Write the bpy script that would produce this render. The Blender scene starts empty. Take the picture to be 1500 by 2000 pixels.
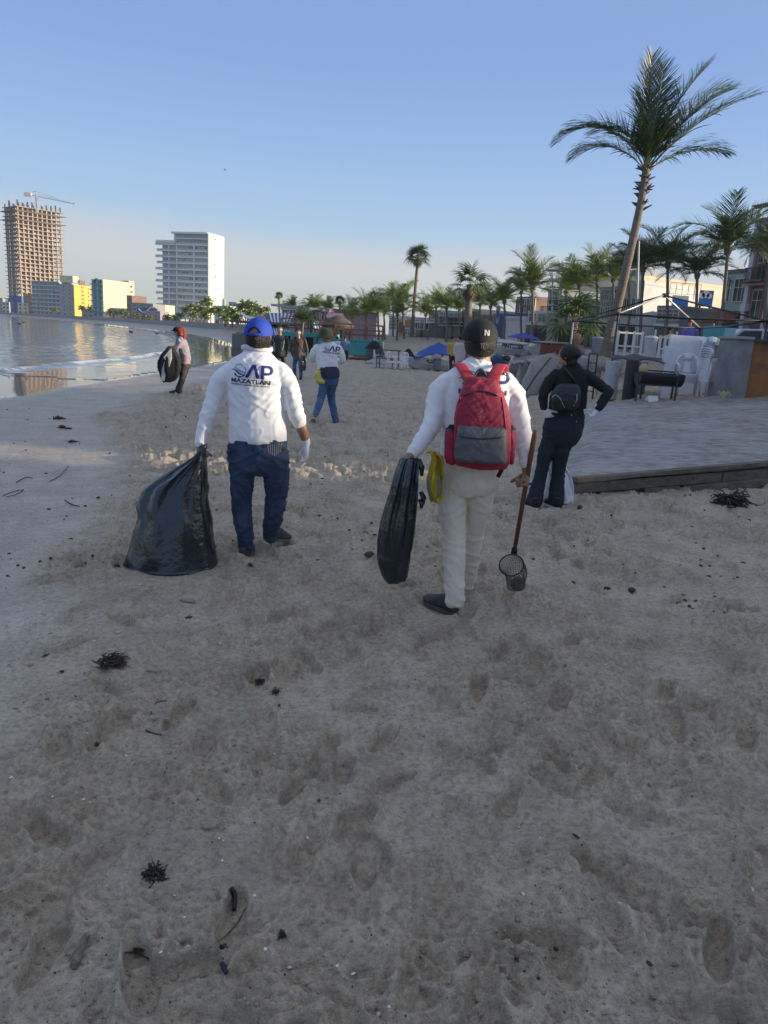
import bpy, bmesh, math, random
import numpy as np
from mathutils import Vector, Matrix
from mathutils.bvhtree import BVHTree

random.seed(7)
rng = np.random.default_rng(7)
R = math.radians
SC = bpy.context.scene
COL = SC.collection

# ------------------------------------------------------------------ camera, sky, sun, exposure
CAM_H, PITCH, ROLL, FPX = 1.62, R(13.2), R(3.2), 1480.0
SUN_AZ, SUN_EL = R(95), R(9.0)          # clockwise from +Y (the view direction) / above the horizon
_F = Vector((0, math.cos(PITCH), -math.sin(PITCH)))
_U0 = Vector((0, math.sin(PITCH), math.cos(PITCH)))
_R0 = Vector((1, 0, 0))
_R = _R0 * math.cos(ROLL) + _U0 * math.sin(ROLL)
_U = -_R0 * math.sin(ROLL) + _U0 * math.cos(ROLL)
cam_d = bpy.data.cameras.new('camera')
cam = bpy.data.objects.new('camera', cam_d)
COL.objects.link(cam)
SC.camera = cam
cam_d.sensor_fit = 'VERTICAL'
cam_d.sensor_height = 24
cam_d.sensor_width = 18
cam_d.lens = 24 * FPX / 2000
cam_d.clip_start = 0.05
cam_d.clip_end = 12000
M3 = Matrix((_R, _U, -_F)).transposed()
cam.matrix_world = Matrix.Translation((0, 0, CAM_H)) @ M3.to_4x4()

world = bpy.data.worlds.new('World')
SC.world = world
world.use_nodes = True
nt = world.node_tree
nt.nodes.clear()
_sky = nt.nodes.new('ShaderNodeTexSky')
_sky.sky_type = 'NISHITA'
_sky.sun_disc = False
_sky.sun_elevation = SUN_EL
_sky.sun_rotation = SUN_AZ
_sky.altitude = 0
_sky.air_density = 1.0
_sky.dust_density = 2.5
_sky.ozone_density = 1.6
_bg = nt.nodes.new('ShaderNodeBackground')
_bg.inputs['Strength'].default_value = 0.15
_ow = nt.nodes.new('ShaderNodeOutputWorld')
# a thin layer of brown city smoke lying low over the whole horizon
_tc = nt.nodes.new('ShaderNodeTexCoord')
_sp = nt.nodes.new('ShaderNodeSeparateXYZ')
_nz = nt.nodes.new('ShaderNodeTexNoise'); _nz.inputs['Scale'].default_value = 1.1; _nz.inputs['Detail'].default_value = 3
_mp = nt.nodes.new('ShaderNodeMapping'); _mp.inputs['Scale'].default_value = (1, 1, 6)
_ad = nt.nodes.new('ShaderNodeMath'); _ad.operation = 'MULTIPLY_ADD'
_ad.inputs[1].default_value = 0.07
_cr = nt.nodes.new('ShaderNodeValToRGB')
_e = _cr.color_ramp.elements
_e[0].position = 0.0; _e[0].color = (0.10, 0.10, 0.10, 1)
_e[1].position = 1.0; _e[1].color = (0, 0, 0, 1)
for p_, v_ in ((0.085, 0.08), (0.118, 0.5), (0.14, 0.4), (0.165, 0.0)):
    el = _e.new(p_); el.color = (v_, v_, v_, 1)
_mx = nt.nodes.new('ShaderNodeMix'); _mx.data_type = 'RGBA'
_mx.inputs[7].default_value = (3.1, 2.85, 2.7, 1)
# clear winter sky colour by height, the same all round, blended over the physical sky
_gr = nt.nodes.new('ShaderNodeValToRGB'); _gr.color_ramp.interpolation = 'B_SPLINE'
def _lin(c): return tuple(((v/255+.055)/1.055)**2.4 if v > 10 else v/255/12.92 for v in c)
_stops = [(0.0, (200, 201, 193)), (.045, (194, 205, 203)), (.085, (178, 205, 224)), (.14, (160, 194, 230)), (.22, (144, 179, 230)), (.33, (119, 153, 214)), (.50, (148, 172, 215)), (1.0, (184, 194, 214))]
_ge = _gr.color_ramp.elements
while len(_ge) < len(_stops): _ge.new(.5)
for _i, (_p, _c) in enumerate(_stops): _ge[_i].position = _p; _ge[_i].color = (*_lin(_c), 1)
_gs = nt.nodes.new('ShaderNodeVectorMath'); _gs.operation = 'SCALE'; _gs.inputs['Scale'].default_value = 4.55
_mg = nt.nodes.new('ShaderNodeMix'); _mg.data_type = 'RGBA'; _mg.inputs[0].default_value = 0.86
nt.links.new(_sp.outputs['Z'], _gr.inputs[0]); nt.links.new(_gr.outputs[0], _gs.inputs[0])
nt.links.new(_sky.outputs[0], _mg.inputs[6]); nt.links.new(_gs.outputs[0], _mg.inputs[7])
nt.links.new(_tc.outputs['Generated'], _sp.inputs[0])
nt.links.new(_tc.outputs['Generated'], _mp.inputs[0])
nt.links.new(_mp.outputs[0], _nz.inputs['Vector'])
nt.links.new(_nz.outputs['Fac'], _ad.inputs[0])
nt.links.new(_sp.outputs['Z'], _ad.inputs[2])
nt.links.new(_ad.outputs[0], _cr.inputs[0])
nt.links.new(_cr.outputs[0], _mx.inputs[0])
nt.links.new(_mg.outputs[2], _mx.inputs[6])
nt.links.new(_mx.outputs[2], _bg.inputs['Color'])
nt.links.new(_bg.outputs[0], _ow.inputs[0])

sun_d = bpy.data.lights.new('sun', 'SUN')
sun_d.energy = 4.6
sun_d.angle = R(0.53)
sun_d.color = (1.0, 0.85, 0.62)
sun = bpy.data.objects.new('sun', sun_d)
COL.objects.link(sun)
SUN_DIR = Vector((math.sin(SUN_AZ) * math.cos(SUN_EL), math.cos(SUN_AZ) * math.cos(SUN_EL), math.sin(SUN_EL)))
sun.rotation_euler = SUN_DIR.to_track_quat('Z', 'Y').to_euler()
sun.location = (60, -10, 40)

SC.view_settings.view_transform = 'Standard'
SC.view_settings.look = 'None'
SC.view_settings.gamma = 1
SC.view_settings.exposure = 0.68
SC.view_settings.use_curve_mapping = False
SC.render.engine = 'CYCLES'
SC.cycles.max_bounces = 6
SC.cycles.transparent_max_bounces = 12

# ------------------------------------------------------------------ survey helpers: a sight line of the photograph -> a place on the site
def ray(px, py):
    d = _F + _R * ((px - 750) / FPX) - _U * ((py - 1000) / FPX)
    return d / d.y
def P(px, py, Y):
    d = ray(px, py)
    return Vector((d.x * Y, Y, CAM_H + d.z * Y))
def G(px, py, z=0.0):
    d = ray(px, py)
    Y = (z - CAM_H) / d.z
    return Vector((d.x * Y, Y, z))
def V(*a):
    return Vector(a)

# ------------------------------------------------------------------ numpy gradient noise
_perm = np.arange(256); np.random.default_rng(3).shuffle(_perm)
_perm = np.concatenate([_perm, _perm, _perm])
_g3 = np.array([[1,1,0],[-1,1,0],[1,-1,0],[-1,-1,0],[1,0,1],[-1,0,1],[1,0,-1],[-1,0,-1],[0,1,1],[0,-1,1],[0,1,-1],[0,-1,-1],[1,1,0],[-1,1,0],[0,-1,1],[0,-1,-1]], float)
def noise3(x, y, z):
    xi = np.floor(x).astype(int); yi = np.floor(y).astype(int); zi = np.floor(z).astype(int)
    xf = x - xi; yf = y - yi; zf = z - zi
    xi &= 255; yi &= 255; zi &= 255
    u = xf**3*(xf*(xf*6-15)+10); v = yf**3*(yf*(yf*6-15)+10); w = zf**3*(zf*(zf*6-15)+10)
    def gr(i, j, k, dx, dy, dz):
        h = _perm[_perm[_perm[(xi+i) & 255] + ((yi+j) & 255)] + ((zi+k) & 255)] & 15
        g = _g3[h]
        return g[..., 0]*dx + g[..., 1]*dy + g[..., 2]*dz
    def lerp(a, b, t): return a + t*(b-a)
    x00 = lerp(gr(0,0,0,xf,yf,zf), gr(1,0,0,xf-1,yf,zf), u)
    x10 = lerp(gr(0,1,0,xf,yf-1,zf), gr(1,1,0,xf-1,yf-1,zf), u)
    x01 = lerp(gr(0,0,1,xf,yf,zf-1), gr(1,0,1,xf-1,yf,zf-1), u)
    x11 = lerp(gr(0,1,1,xf,yf-1,zf-1), gr(1,1,1,xf-1,yf-1,zf-1), u)
    return lerp(lerp(x00, x10, v), lerp(x01, x11, v), w)
_g2 = np.array([[math.cos(a), math.sin(a)] for a in np.linspace(0, 2*math.pi, 16, endpoint=False)])
def noise2(x, y, seed=0):
    x = x + seed*17.31; y = y + seed*9.77
    xi = np.floor(x).astype(int); yi = np.floor(y).astype(int)
    xf = x - xi; yf = y - yi
    xi &= 255; yi &= 255
    u = xf*xf*(3-2*xf); v = yf*yf*(3-2*yf)
    def gr(i, j, dx, dy):
        g = _g2[_perm[_perm[(xi+i) & 255] + ((yi+j) & 255)] & 15]
        return g[..., 0]*dx + g[..., 1]*dy
    a = gr(0,0,xf,yf); b = gr(1,0,xf-1,yf); c = gr(0,1,xf,yf-1); d = gr(1,1,xf-1,yf-1)
    return (a + u*(b-a)) + v*((c + u*(d-c)) - (a + u*(b-a)))
def sstep(a, b, x):
    t = np.clip((x-a)/(b-a), 0, 1)
    return t*t*(3-2*t)

# ------------------------------------------------------------------ materials
MATS = {}
def mat(name, col, rough=0.7, var=0.12, scale=8.0, bump=0.0, bscale=60.0, metal=0.0, spec=0.5, trans=0.0, dirt=None, dscale=1.5, damt=0.5, alpha=1.0, sheen=0.0, stretch=(1,1,1), coat=0.0):
    if name in MATS: return MATS[name]
    m = bpy.data.materials.new(name); m.use_nodes = True
    n = m.node_tree.nodes; l = m.node_tree.links
    b = n['Principled BSDF']
    b.inputs['Roughness'].default_value = rough
    b.inputs['Metallic'].default_value = metal
    b.inputs['Specular IOR Level'].default_value = spec
    b.inputs['Alpha'].default_value = alpha
    b.inputs['Coat Weight'].default_value = coat
    b.inputs['Sheen Weight'].default_value = sheen
    tc = n.new('ShaderNodeTexCoord'); mp = n.new('ShaderNodeMapping')
    mp.inputs['Scale'].default_value = stretch
    l.new(tc.outputs['Object'], mp.inputs[0])
    nz = n.new('ShaderNodeTexNoise'); nz.inputs['Scale'].default_value = scale; nz.inputs['Detail'].default_value = 6; nz.inputs['Roughness'].default_value = 0.62
    l.new(mp.outputs[0], nz.inputs['Vector'])
    mr = n.new('ShaderNodeMapRange'); mr.inputs[1].default_value = 0.3; mr.inputs[2].default_value = 0.7
    mr.inputs[3].default_value = 1-var; mr.inputs[4].default_value = 1+var
    l.new(nz.outputs['Fac'], mr.inputs[0])
    vm = n.new('ShaderNodeVectorMath'); vm.operation = 'SCALE'; vm.inputs[0].default_value = col
    l.new(mr.outputs[0], vm.inputs['Scale'])
    out = vm.outputs[0]
    if dirt is not None:
        nd = n.new('ShaderNodeTexNoise'); nd.inputs['Scale'].default_value = dscale; nd.inputs['Detail'].default_value = 7; nd.inputs['Roughness'].default_value = 0.7
        l.new(mp.outputs[0], nd.inputs['Vector'])
        rd = n.new('ShaderNodeMapRange'); rd.inputs[1].default_value = 0.46; rd.inputs[2].default_value = 0.66; rd.inputs[4].default_value = damt
        l.new(nd.outputs['Fac'], rd.inputs[0])
        mx = n.new('ShaderNodeMix'); mx.data_type = 'RGBA'; mx.inputs[7].default_value = (*dirt, 1)
        l.new(rd.outputs[0], mx.inputs[0]); l.new(out, mx.inputs[6]); out = mx.outputs[2]
    l.new(out, b.inputs['Base Color'])
    if bump > 0:
        nb = n.new('ShaderNodeTexNoise'); nb.inputs['Scale'].default_value = bscale; nb.inputs['Detail'].default_value = 4
        l.new(mp.outputs[0], nb.inputs['Vector'])
        bp = n.new('ShaderNodeBump'); bp.inputs['Strength'].default_value = bump; bp.inputs['Distance'].default_value = 0.02
        l.new(nb.outputs['Fac'], bp.inputs['Height']); l.new(bp.outputs[0], b.inputs['Normal'])
    if trans > 0:
        tr = n.new('ShaderNodeBsdfTranslucent'); l.new(out, tr.inputs['Color'])
        ms = n.new('ShaderNodeMixShader'); ms.inputs[0].default_value = trans
        l.new(b.outputs[0], ms.inputs[1]); l.new(tr.outputs[0], ms.inputs[2])
        l.new(ms.outputs[0], n['Material Output'].inputs['Surface'])
    MATS[name] = m
    return m
def glass(name, col=(0.03, 0.04, 0.05), rough=0.08):
    return mat(name, col, rough=rough, var=0.35, scale=0.9, spec=0.8)

# ------------------------------------------------------------------ mesh builder
ORIG = {}
def link(o):
    COL.objects.link(o); return o
class MB:
    def __init__(s): s.v = []; s.f = []; s.m = []
    def add(s, vs, fs, mi=0):
        k = len(s.v); s.v.extend(tuple(v) for v in vs); s.f.extend([i+k for i in f] for f in fs); s.m.extend([mi]*len(fs)); return s
    def box(s, c, d, M=None, mi=0):
        x, y, z = d[0]/2, d[1]/2, d[2]/2
        vs = [Vector((a*x, b*y, e*z)) for a in (-1, 1) for b in (-1, 1) for e in (-1, 1)]
        if M is not None: vs = [M @ v for v in vs]
        c = Vector(c); vs = [v + c for v in vs]
        return s.add(vs, [(0,1,3,2),(4,6,7,5),(0,4,5,1),(2,3,7,6),(0,2,6,4),(1,5,7,3)], mi)
    def bb(s, a, b, mi=0):
        a = Vector(a); b = Vector(b)
        return s.box((a+b)/2, [abs(q) for q in (b-a)], None, mi)
    def bar(s, p0, p1, w, h, mi=0, up=V(0,0,1)):
        p0 = Vector(p0); p1 = Vector(p1); t = (p1-p0); L = t.length
        if L < 1e-6: return s
        t /= L
        sd = t.cross(up)
        if sd.length < 1e-3: sd = t.cross(V(1,0,0))
        sd.normalize(); u = sd.cross(t)
        vs = [p + sd*a*w/2 + u*b*h/2 for p in (p0, p1) for a, b in ((-1,-1),(1,-1),(1,1),(-1,1))]
        return s.add(vs, [(0,1,2,3),(7,6,5,4),(0,4,5,1),(1,5,6,2),(2,6,7,3),(3,7,4,0)], mi)
    def tube(s, pts, rad, n=8, caps=True, mi=0, side=None, flat=1.0):
        pts = [Vector(p) for p in pts]; k = len(pts)
        if not hasattr(rad, '__len__'): rad = [rad]*k
        rings = []; prev = side
        for i, p in enumerate(pts):
            t = (pts[min(i+1, k-1)] - pts[max(i-1, 0)]).normalized()
            a = (prev if prev is not None else (V(1,0,0) if abs(t.x) < .8 else V(0,1,0)))
            a = (a - t*a.dot(t)).normalized(); b = t.cross(a)
            if side is None: prev = a
            r = rad[i]; ra, rb = r if hasattr(r, '__len__') else (r, r*flat)
            rings.append([p + a*math.cos(2*math.pi*j/n)*ra + b*math.sin(2*math.pi*j/n)*rb for j in range(n)])
        vs = [v for r_ in rings for v in r_]
        fs = [(i*n+j, i*n+(j+1) % n, (i+1)*n+(j+1) % n, (i+1)*n+j) for i in range(k-1) for j in range(n)]
        if caps: fs += [tuple(range(n-1, -1, -1)), tuple((k-1)*n+j for j in range(n))]
        return s.add(vs, fs, mi)
    def cyl(s, p0, p1, r0, r1=None, n=12, caps=True, mi=0):
        return s.tube([p0, p1], [r0, r0 if r1 is None else r1], n, caps, mi)
    def lathe(s, c, prof, n=16, mi=0, axis=None, caps=True):
        c = Vector(c); M = Matrix.Identity(3) if axis is None else Vector(axis).to_track_quat('Z', 'Y').to_matrix()
        vs = [c + M @ V(r*math.cos(2*math.pi*j/n), r*math.sin(2*math.pi*j/n), z) for r, z in prof for j in range(n)]
        k = len(prof)
        fs = [(i*n+j, i*n+(j+1) % n, (i+1)*n+(j+1) % n, (i+1)*n+j) for i in range(k-1) for j in range(n)]
        if caps: fs += [tuple(range(n-1, -1, -1)), tuple((k-1)*n+j for j in range(n))]
        return s.add(vs, fs, mi)
    def sph(s, c, r, n=14, k=8, M=None, mi=0):
        r = Vector(r) if hasattr(r, '__len__') else V(r, r, r); c = Vector(c)
        vs = []; fs = []
        for i in range(1, k):
            th = math.pi*i/k
            for j in range(n):
                ph = 2*math.pi*j/n
                vs.append(V(r.x*math.sin(th)*math.cos(ph), r.y*math.sin(th)*math.sin(ph), r.z*math.cos(th)))
        vs += [V(0,0,r.z), V(0,0,-r.z)]
        for i in range(k-2):
            for j in range(n): fs.append((i*n+j, (i+1)*n+j, (i+1)*n+(j+1) % n, i*n+(j+1) % n))
        T = (k-1)*n
        for j in range(n):
            fs.append((T, j, (j+1) % n)); fs.append((T+1, (k-2)*n+(j+1) % n, (k-2)*n+j))
        if M is not None: vs = [M @ v for v in vs]
        return s.add([v+c for v in vs], fs, mi)
    def prism(s, poly, a, b, mi=0):
        """poly: list of Vectors (front face); extruded by vector b-a"""
        n = len(poly); d = Vector(b)-Vector(a)
        vs = [Vector(p) for p in poly] + [Vector(p)+d for p in poly]
        return s.add(vs, [tuple(range(n)), tuple(range(2*n-1, n-1, -1))] + [(i, i+n, (i+1) % n+n, (i+1) % n) for i in range(n)], mi)
    def grid(s, fn, nu, nv, mi=0):
        vs = [fn(i/nu, j/nv) for j in range(nv+1) for i in range(nu+1)]
        return s.add(vs, [(j*(nu+1)+i, j*(nu+1)+i+1, (j+1)*(nu+1)+i+1, (j+1)*(nu+1)+i) for j in range(nv) for i in range(nu)], mi)
    def mesh(s, name, mats, origin=V(0,0,0), smooth=False):
        me = bpy.data.meshes.new(name)
        o = Vector(origin)
        me.from_pydata([(v[0]-o.x, v[1]-o.y, v[2]-o.z) for v in s.v], [], s.f)
        if not isinstance(mats, (list, tuple)): mats = [mats]
        for m in mats: me.materials.append(m)
        if len(mats) > 1: me.polygons.foreach_set('material_index', s.m)
        if smooth: me.polygons.foreach_set('use_smooth', [True]*len(me.polygons))
        me.update()
        return me
    def build(s, name, mats, parent=None, smooth=False, origin=None, bevel=0.0):
        og = ORIG.get(parent.name, V(0,0,0)) if parent is not None else (Vector(origin) if origin is not None else V(0,0,0))
        me = s.mesh(name, mats, og, smooth)
        if bevel > 0:
            bm = bmesh.new(); bm.from_mesh(me)
            bmesh.ops.recalc_face_normals(bm, faces=bm.faces)
            es = [e for e in bm.edges if len(e.link_faces) == 2 and e.calc_face_angle(0) > 0.6]
            bmesh.ops.bevel(bm, geom=es, offset=bevel, segments=2, affect='EDGES', profile=0.6)
            bm.to_mesh(me); bm.free()
        o = link(bpy.data.objects.new(name, me))
        if parent is not None: o.parent = parent; ORIG[o.name] = og
        else: o.location = og; ORIG[o.name] = og
        return o
def put(me, name, parent, M, label=None):
    """one more object on a shared mesh, M given in the thing's builder space"""
    o = link(bpy.data.objects.new(name, me)); o.parent = parent
    og = ORIG.get(parent.name, V(0,0,0))
    o.matrix_local = Matrix.Translation(-og) @ M
    ORIG[o.name] = og
    if label: o['label'] = label
    return o
def tag(o, label=None, cat=None, group=None, kind=None):
    if label: o['label'] = label
    if cat: o['category'] = cat
    if group: o['group'] = group
    if kind: o['kind'] = kind
    return o
def thing(name, label, cat, loc=(0,0,0), group=None):
    o = link(bpy.data.objects.new(name, None)); o.empty_display_size = 0.2
    o.location = loc; ORIG[o.name] = Vector(loc)
    return tag(o, label, cat, group)
def copy_tree(o, parent=None):
    c = o.copy(); link(c); c.parent = parent
    for ch in list(o.children): copy_tree(ch, c)
    return c
def place(o, loc, rz=0, s=1.0, label=None, group=None):
    o.location = loc; o.rotation_euler = (0, 0, rz)
    o.scale = (s, s, s) if not hasattr(s, '__len__') else s
    if label: o['label'] = label
    if group: o['group'] = group
    return o
def structure(name, mb, m, smooth=False):
    o = mb.build(name, m, smooth=smooth); o['kind'] = 'structure'; return o
def text_mesh(txt, size, bold=0.0, extr=0.0):
    cu = bpy.data.curves.new('t', 'FONT'); cu.body = txt; cu.size = size; cu.offset = bold; cu.align_x = 'CENTER'; cu.align_y = 'CENTER'; cu.extrude = extr
    to = bpy.data.objects.new('t', cu); link(to)
    dg = bpy.context.evaluated_depsgraph_get()
    me = bpy.data.meshes.new_from_object(to.evaluated_get(dg))
    bpy.data.objects.remove(to); bpy.data.curves.remove(cu)
    return me
# ------------------------------------------------------------------ the land: beach, bay shore, terrace, town ground
COAST_Y = [-4000, -60, 0, 36, 50, 60, 68, 99, 140, 166, 266, 444, 700, 1500, 6000]
COAST_X = [-900, -14, -8, -8, -9.3, -12.0, -14, -24, -40, -54, -106, -226, -430, -1300, -6000]
SEA_Z = -0.20
def coast(y): return np.interp(y, COAST_Y, COAST_X)
TER_Y = [-200, 10.0, 14.0, 19.6, 20.8, 22.4, 24.5, 30, 42, 60, 400]
TER_X = [14.0, 10.5, 9.6, 9.0, 6.0, 4.6, 4.3, 9, 13, 16, 60]
def land_z(x, y):
    d = x - coast(y)
    z = np.where(d > 0, np.minimum(0.0, SEA_Z + 0.042*d), SEA_Z + 0.05*d)
    z = np.maximum(z, -4.0)
    # gentle rise inland and the raised terrace behind the sea wall
    z = z + 0.35*sstep(2.0, 12.0, x)*sstep(25, 45, y)
    edge = np.interp(y, TER_Y, TER_X)
    z = np.where((d > 0) & (y > 20.4), np.maximum(z, 1.25*sstep(-0.05, 0.45, x-edge)), z)
    z = np.where((d > 0) & (y <= 20.4), np.maximum(z, 1.3*sstep(0.0, 0.5, x-edge)*sstep(-400, 5, y)), z)
    # cooking place beyond the ramp
    z = np.where((y < 21), np.maximum(z, 0.58*sstep(3.4, 5.0, x)*sstep(14.4, 15.2, y)), z)
    # under the ramp
    z = z - 0.10*sstep(2.6, 3.4, x)*sstep(9.6, 10.2, y)*(1-sstep(13.2, 14.2, y))
    # far town ground on a low bank
    z = z + np.where((y > 75) & (d > 4), 1.4*sstep(4, 12, d)*sstep(75, 110, y)*(1-sstep(6, 10, x)), 0)
    return z
# footprints
def build_foot():
    r2 = np.random.default_rng(11); L = []
    for k in range(26):                                     # walking tracks
        x0 = r2.uniform(-5.5, 6); y0 = r2.uniform(1.0, 6); a = r2.normal(0, 0.35) + (math.pi if r2.random() < .4 else 0)
        n = r2.integers(8, 26); st = r2.uniform(.55, .75); w = r2.uniform(.08, .14); ln = r2.uniform(.25, .31); dp = r2.uniform(.012, .028)
        x, y = x0, y0
        for i in range(n):
            a += r2.normal(0, 0.07); x += math.sin(a)*st; y += math.cos(a)*st
            sd = 1 if i % 2 else -1
            L.append((x+math.cos(a)*w*sd, y-math.sin(a)*w*sd, a+sd*0.12+r2.normal(0, .08), ln, ln*.37, dp*r2.uniform(.6, 1.2), r2.random()))
    for k in range(1500):                                    # scattered
        y = 1.1 + 21*r2.random()**1.05; x = r2.uniform(-.75*y-1.5, .6*y+1.5)
        L.append((x, y, r2.normal(0, .7) + (math.pi if r2.random() < .5 else 0), r2.uniform(.2, .32), r2.uniform(.08, .13), r2.uniform(.008, .028), r2.random()))
    return L
def sand_detail(x, y, smooth):
    n = noise2
    z = 0.022*n(x*.55, y*.55, 1) + 0.016*n(x*1.5, y*1.5, 2) + 0.010*n(x*3.3, y*3.3, 3)*(.4+.6*smooth)
    wx = x + .12*n(x*3, y*3, 5); wy = y + .12*n(x*3, y*3, 6)
    churn = sstep(-.34, .22, n(x*1.3, y*1.1, 4) + .5*n(x*3.5, y*3.5, 7))*smooth
    rid = (1-np.abs(n(wx*6, wy*7.5, 8))*2.2); rid2 = (1-np.abs(n(wx*15, wy*18, 9))*2.2)
    z += churn*(0.022*np.clip(rid, 0, 1)**2 + 0.024*np.clip(rid2, 0, 1)**1.3 + .016*n(x*42, y*42, 10))
    z += smooth*(0.026*n(wx*5.5, wy*6.5, 12)+.020*np.clip(1-2.6*np.abs(n(wx*3.7, wy*4.6, 25)), 0, 1))*(.40+1.0*sstep(3, 9, y))
    z += smooth*(.008*n(x*26, y*26, 13)+.008*np.clip(1-3*np.abs(n(wx*19, wy*26, 18)), 0, 1))
    z += smooth*.010*np.clip(.5-np.abs(n(wx*11, wy*13, 16)), -.2, .5)*2*sstep(-.3, .2, n(x*2.1, y*2.3, 17))
    far = sstep(6, 13, y)*smooth
    z += far*(.030*np.clip(1-np.abs(n(wx*2.4, wy*3.1, 14))*2.4, 0, 1) + .040*np.clip(1-np.abs(n(wx*5.2, wy*6.5, 24))*2.6, 0, 1)**1.3 + .024*n(wx*9, wy*10, 15))
    return z
def _f(px, py, r=.14, dx=0, dy=.06):
    g = G(px, py); return (g.x+dx, g.y+dy, r)
FEET = [_f(480, 1089), _f(540, 1071, .12), _f(889, 1197, .16, -.06), _f(915, 1140, .1), _f(1044, 993, .24), _f(1086, 993, .24), _f(655, 833, .16), _f(612, 826, .16), _f(350, 772, .22), _f(330, 1106, .34, 0, .05), _f(400, 1106, .14), _f(270, 1106, .14), _f(1095, 975, .2)]
def build_ground():
    A = np.concatenate([np.linspace(-180, -38, 46)[:-1], np.linspace(-38, 38, 880), np.linspace(38, 180, 46)[1:-1]])
    A = np.radians(A)
    r1 = np.array([0.02, .35, .7, .95, 1.15])
    r2_ = 1/np.linspace(1/1.3, 1/42., 640)
    r3 = np.geomspace(42.6, 9000, 110)
    Rr = np.concatenate([r1, r2_, r3])
    nA, nR = len(A), len(Rr)
    rr, aa = np.meshgrid(Rr, A, indexing='ij')
    x = rr*np.sin(aa); y = rr*np.cos(aa)
    z = land_z(x, y)
    d = x - coast(y)
    # trampled zone against the smooth wave-washed zone
    bx = np.interp(y, [0, 2.5, 4.5, 7, 10, 13, 17, 60], [-1.3, -1.35, -1.9, -2.5, -3.6, -4.9, -5.1, -5.3]) + .5*noise2(x*.9, y*.9, 21) + .25*noise2(x*3, y*3, 22)
    smooth = sstep(-.35, .35, x-bx)
    det = rr < 60
    zd = np.zeros_like(z)
    zd[det] = sand_detail(x[det], y[det], smooth[det])
    wash = .0035*noise2(x*1.2, y*4, 31)+.006*noise2(x*.4, y*1.6, 32)
    fade = (1-sstep(30, 60, rr))*sstep(-.5, 1.2, d)
    zd = zd*fade + wash*sstep(-6.5, -3, -np.abs(d))*0 + wash*(1-smooth)*fade
    # stamped footprints
    dth = A[60]-A[59]
    for (fx, fy, fa, ln, wd, dp, q) in build_foot():
        rF = math.hypot(fx, fy); aF = math.atan2(fx, fy)
        if rF < 1.2 or abs(aF) > R(37): continue
        i0, i1 = np.searchsorted(Rr, [rF-.3, rF+.3])
        j0, j1 = np.searchsorted(A, [aF-.3/rF, aF+.3/rF])
        if i1 <= i0 or j1 <= j0: continue
        X = x[i0:i1, j0:j1]-fx; Y = y[i0:i1, j0:j1]-fy
        u = X*math.cos(fa)-Y*math.sin(fa); v = X*math.sin(fa)+Y*math.cos(fa)
        # sole outline: narrower waist
        w = wd*.5*(1-.22*np.exp(-((v+.02)/.045)**2)+.12*np.clip(v/ln*2, -1, 1))
        e = np.sqrt((u/w)**2+(v/(ln*.5))**2)
        sm = smooth[i0:i1, j0:j1]; am = (.18+.82*sm)*dp
        e = e + .22*noise2((X+fx)*16, (Y+fy)*16, 70)
        sh_ = .80 if q > .5 else .55
        bowl = -am*(1-sstep(sh_, 1.08, e))*(1+.5*np.clip(v/ln*2, -1, 1)*(q*2-1))
        rim = am*.42*np.exp(-((e-1.2)/.16)**2)*(1+.8*noise2((X+fx)*30, (Y+fy)*30, 71))
        tread = 0
        if q < .4 and rF < 6: tread = .0022*np.sin(v*2*math.pi/.018)*(1-sstep(.7, .95, e))
        flat_ = (1-sstep(.85, 1.15, e))*(.25+.55*(q*7 % 1))
        zd[i0:i1, j0:j1] = zd[i0:i1, j0:j1]*(1-flat_)+(bowl+rim)*1.25+tread
    # the sand settles under soles and bags: flat, slightly pressed in, with a small pushed-up edge
    for (qx, qy, qr) in FEET:
        i0, i1 = np.searchsorted(Rr, [math.hypot(qx, qy)-.6, math.hypot(qx, qy)+.6]); dd_ = np.hypot(x[i0:i1]-qx, y[i0:i1]-qy)
        k_ = 1-sstep(qr*.75, qr*1.35, dd_); zd[i0:i1] = zd[i0:i1]*(1-k_)-.006*k_+.012*np.exp(-((dd_-qr*1.35)/(.35*qr))**2)
    z = z+zd
    # where people stand the sand is theirs: no mounds above their soles
    vs = np.stack([x, y, z], -1).reshape(-1, 3)
    i = np.arange(nR-1)[:, None]*nA; j = np.arange(nA)[None, :]; j2 = (j+1) % nA
    q = np.stack([i+j, i+nA+j, i+nA+j2, i+j2], -1)
    q = q.reshape(-1, 4)
    me = bpy.data.meshes.new('sand_beach')
    me.vertices.add(len(vs)); me.vertices.foreach_set('co', vs.astype(np.float32).ravel())
    me.loops.add(len(q)*4); me.loops.foreach_set('vertex_index', q[:, ::-1].astype(np.int32).ravel())
    me.polygons.add(len(q)); me.polygons.foreach_set('loop_start', np.arange(0, len(q)*4, 4, dtype=np.int32))
    me.polygons.foreach_set('use_smooth', np.ones(len(q), bool))
    me.update(calc_edges=True)
    at = me.attributes.new('wet', 'FLOAT', 'POINT')
    wet = (1-sstep(-.02, .9, d + .35*noise2(x*.35, y*.5, 41)+.12*noise2(x*2, y*2, 42)))*1.0
    damp = 1-smooth
    at.data.foreach_set('value', np.clip(wet, 0, 1).astype(np.float32).ravel())
    at = me.attributes.new('damp', 'FLOAT', 'POINT'); at.data.foreach_set('value', damp.astype(np.float32).ravel())
    ch = sstep(-.34, .22, noise2(x*1.3, y*1.1, 4)+.5*noise2(x*3.5, y*3.5, 7))*smooth
    at = me.attributes.new('churn', 'FLOAT', 'POINT'); at.data.foreach_set('value', ch.astype(np.float32).ravel())
    at = me.attributes.new('town', 'FLOAT', 'POINT')
    edge = np.interp(y, TER_Y, TER_X)
    town = np.where(y > 20, sstep(0, 1.5, x-edge), 0)
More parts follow.
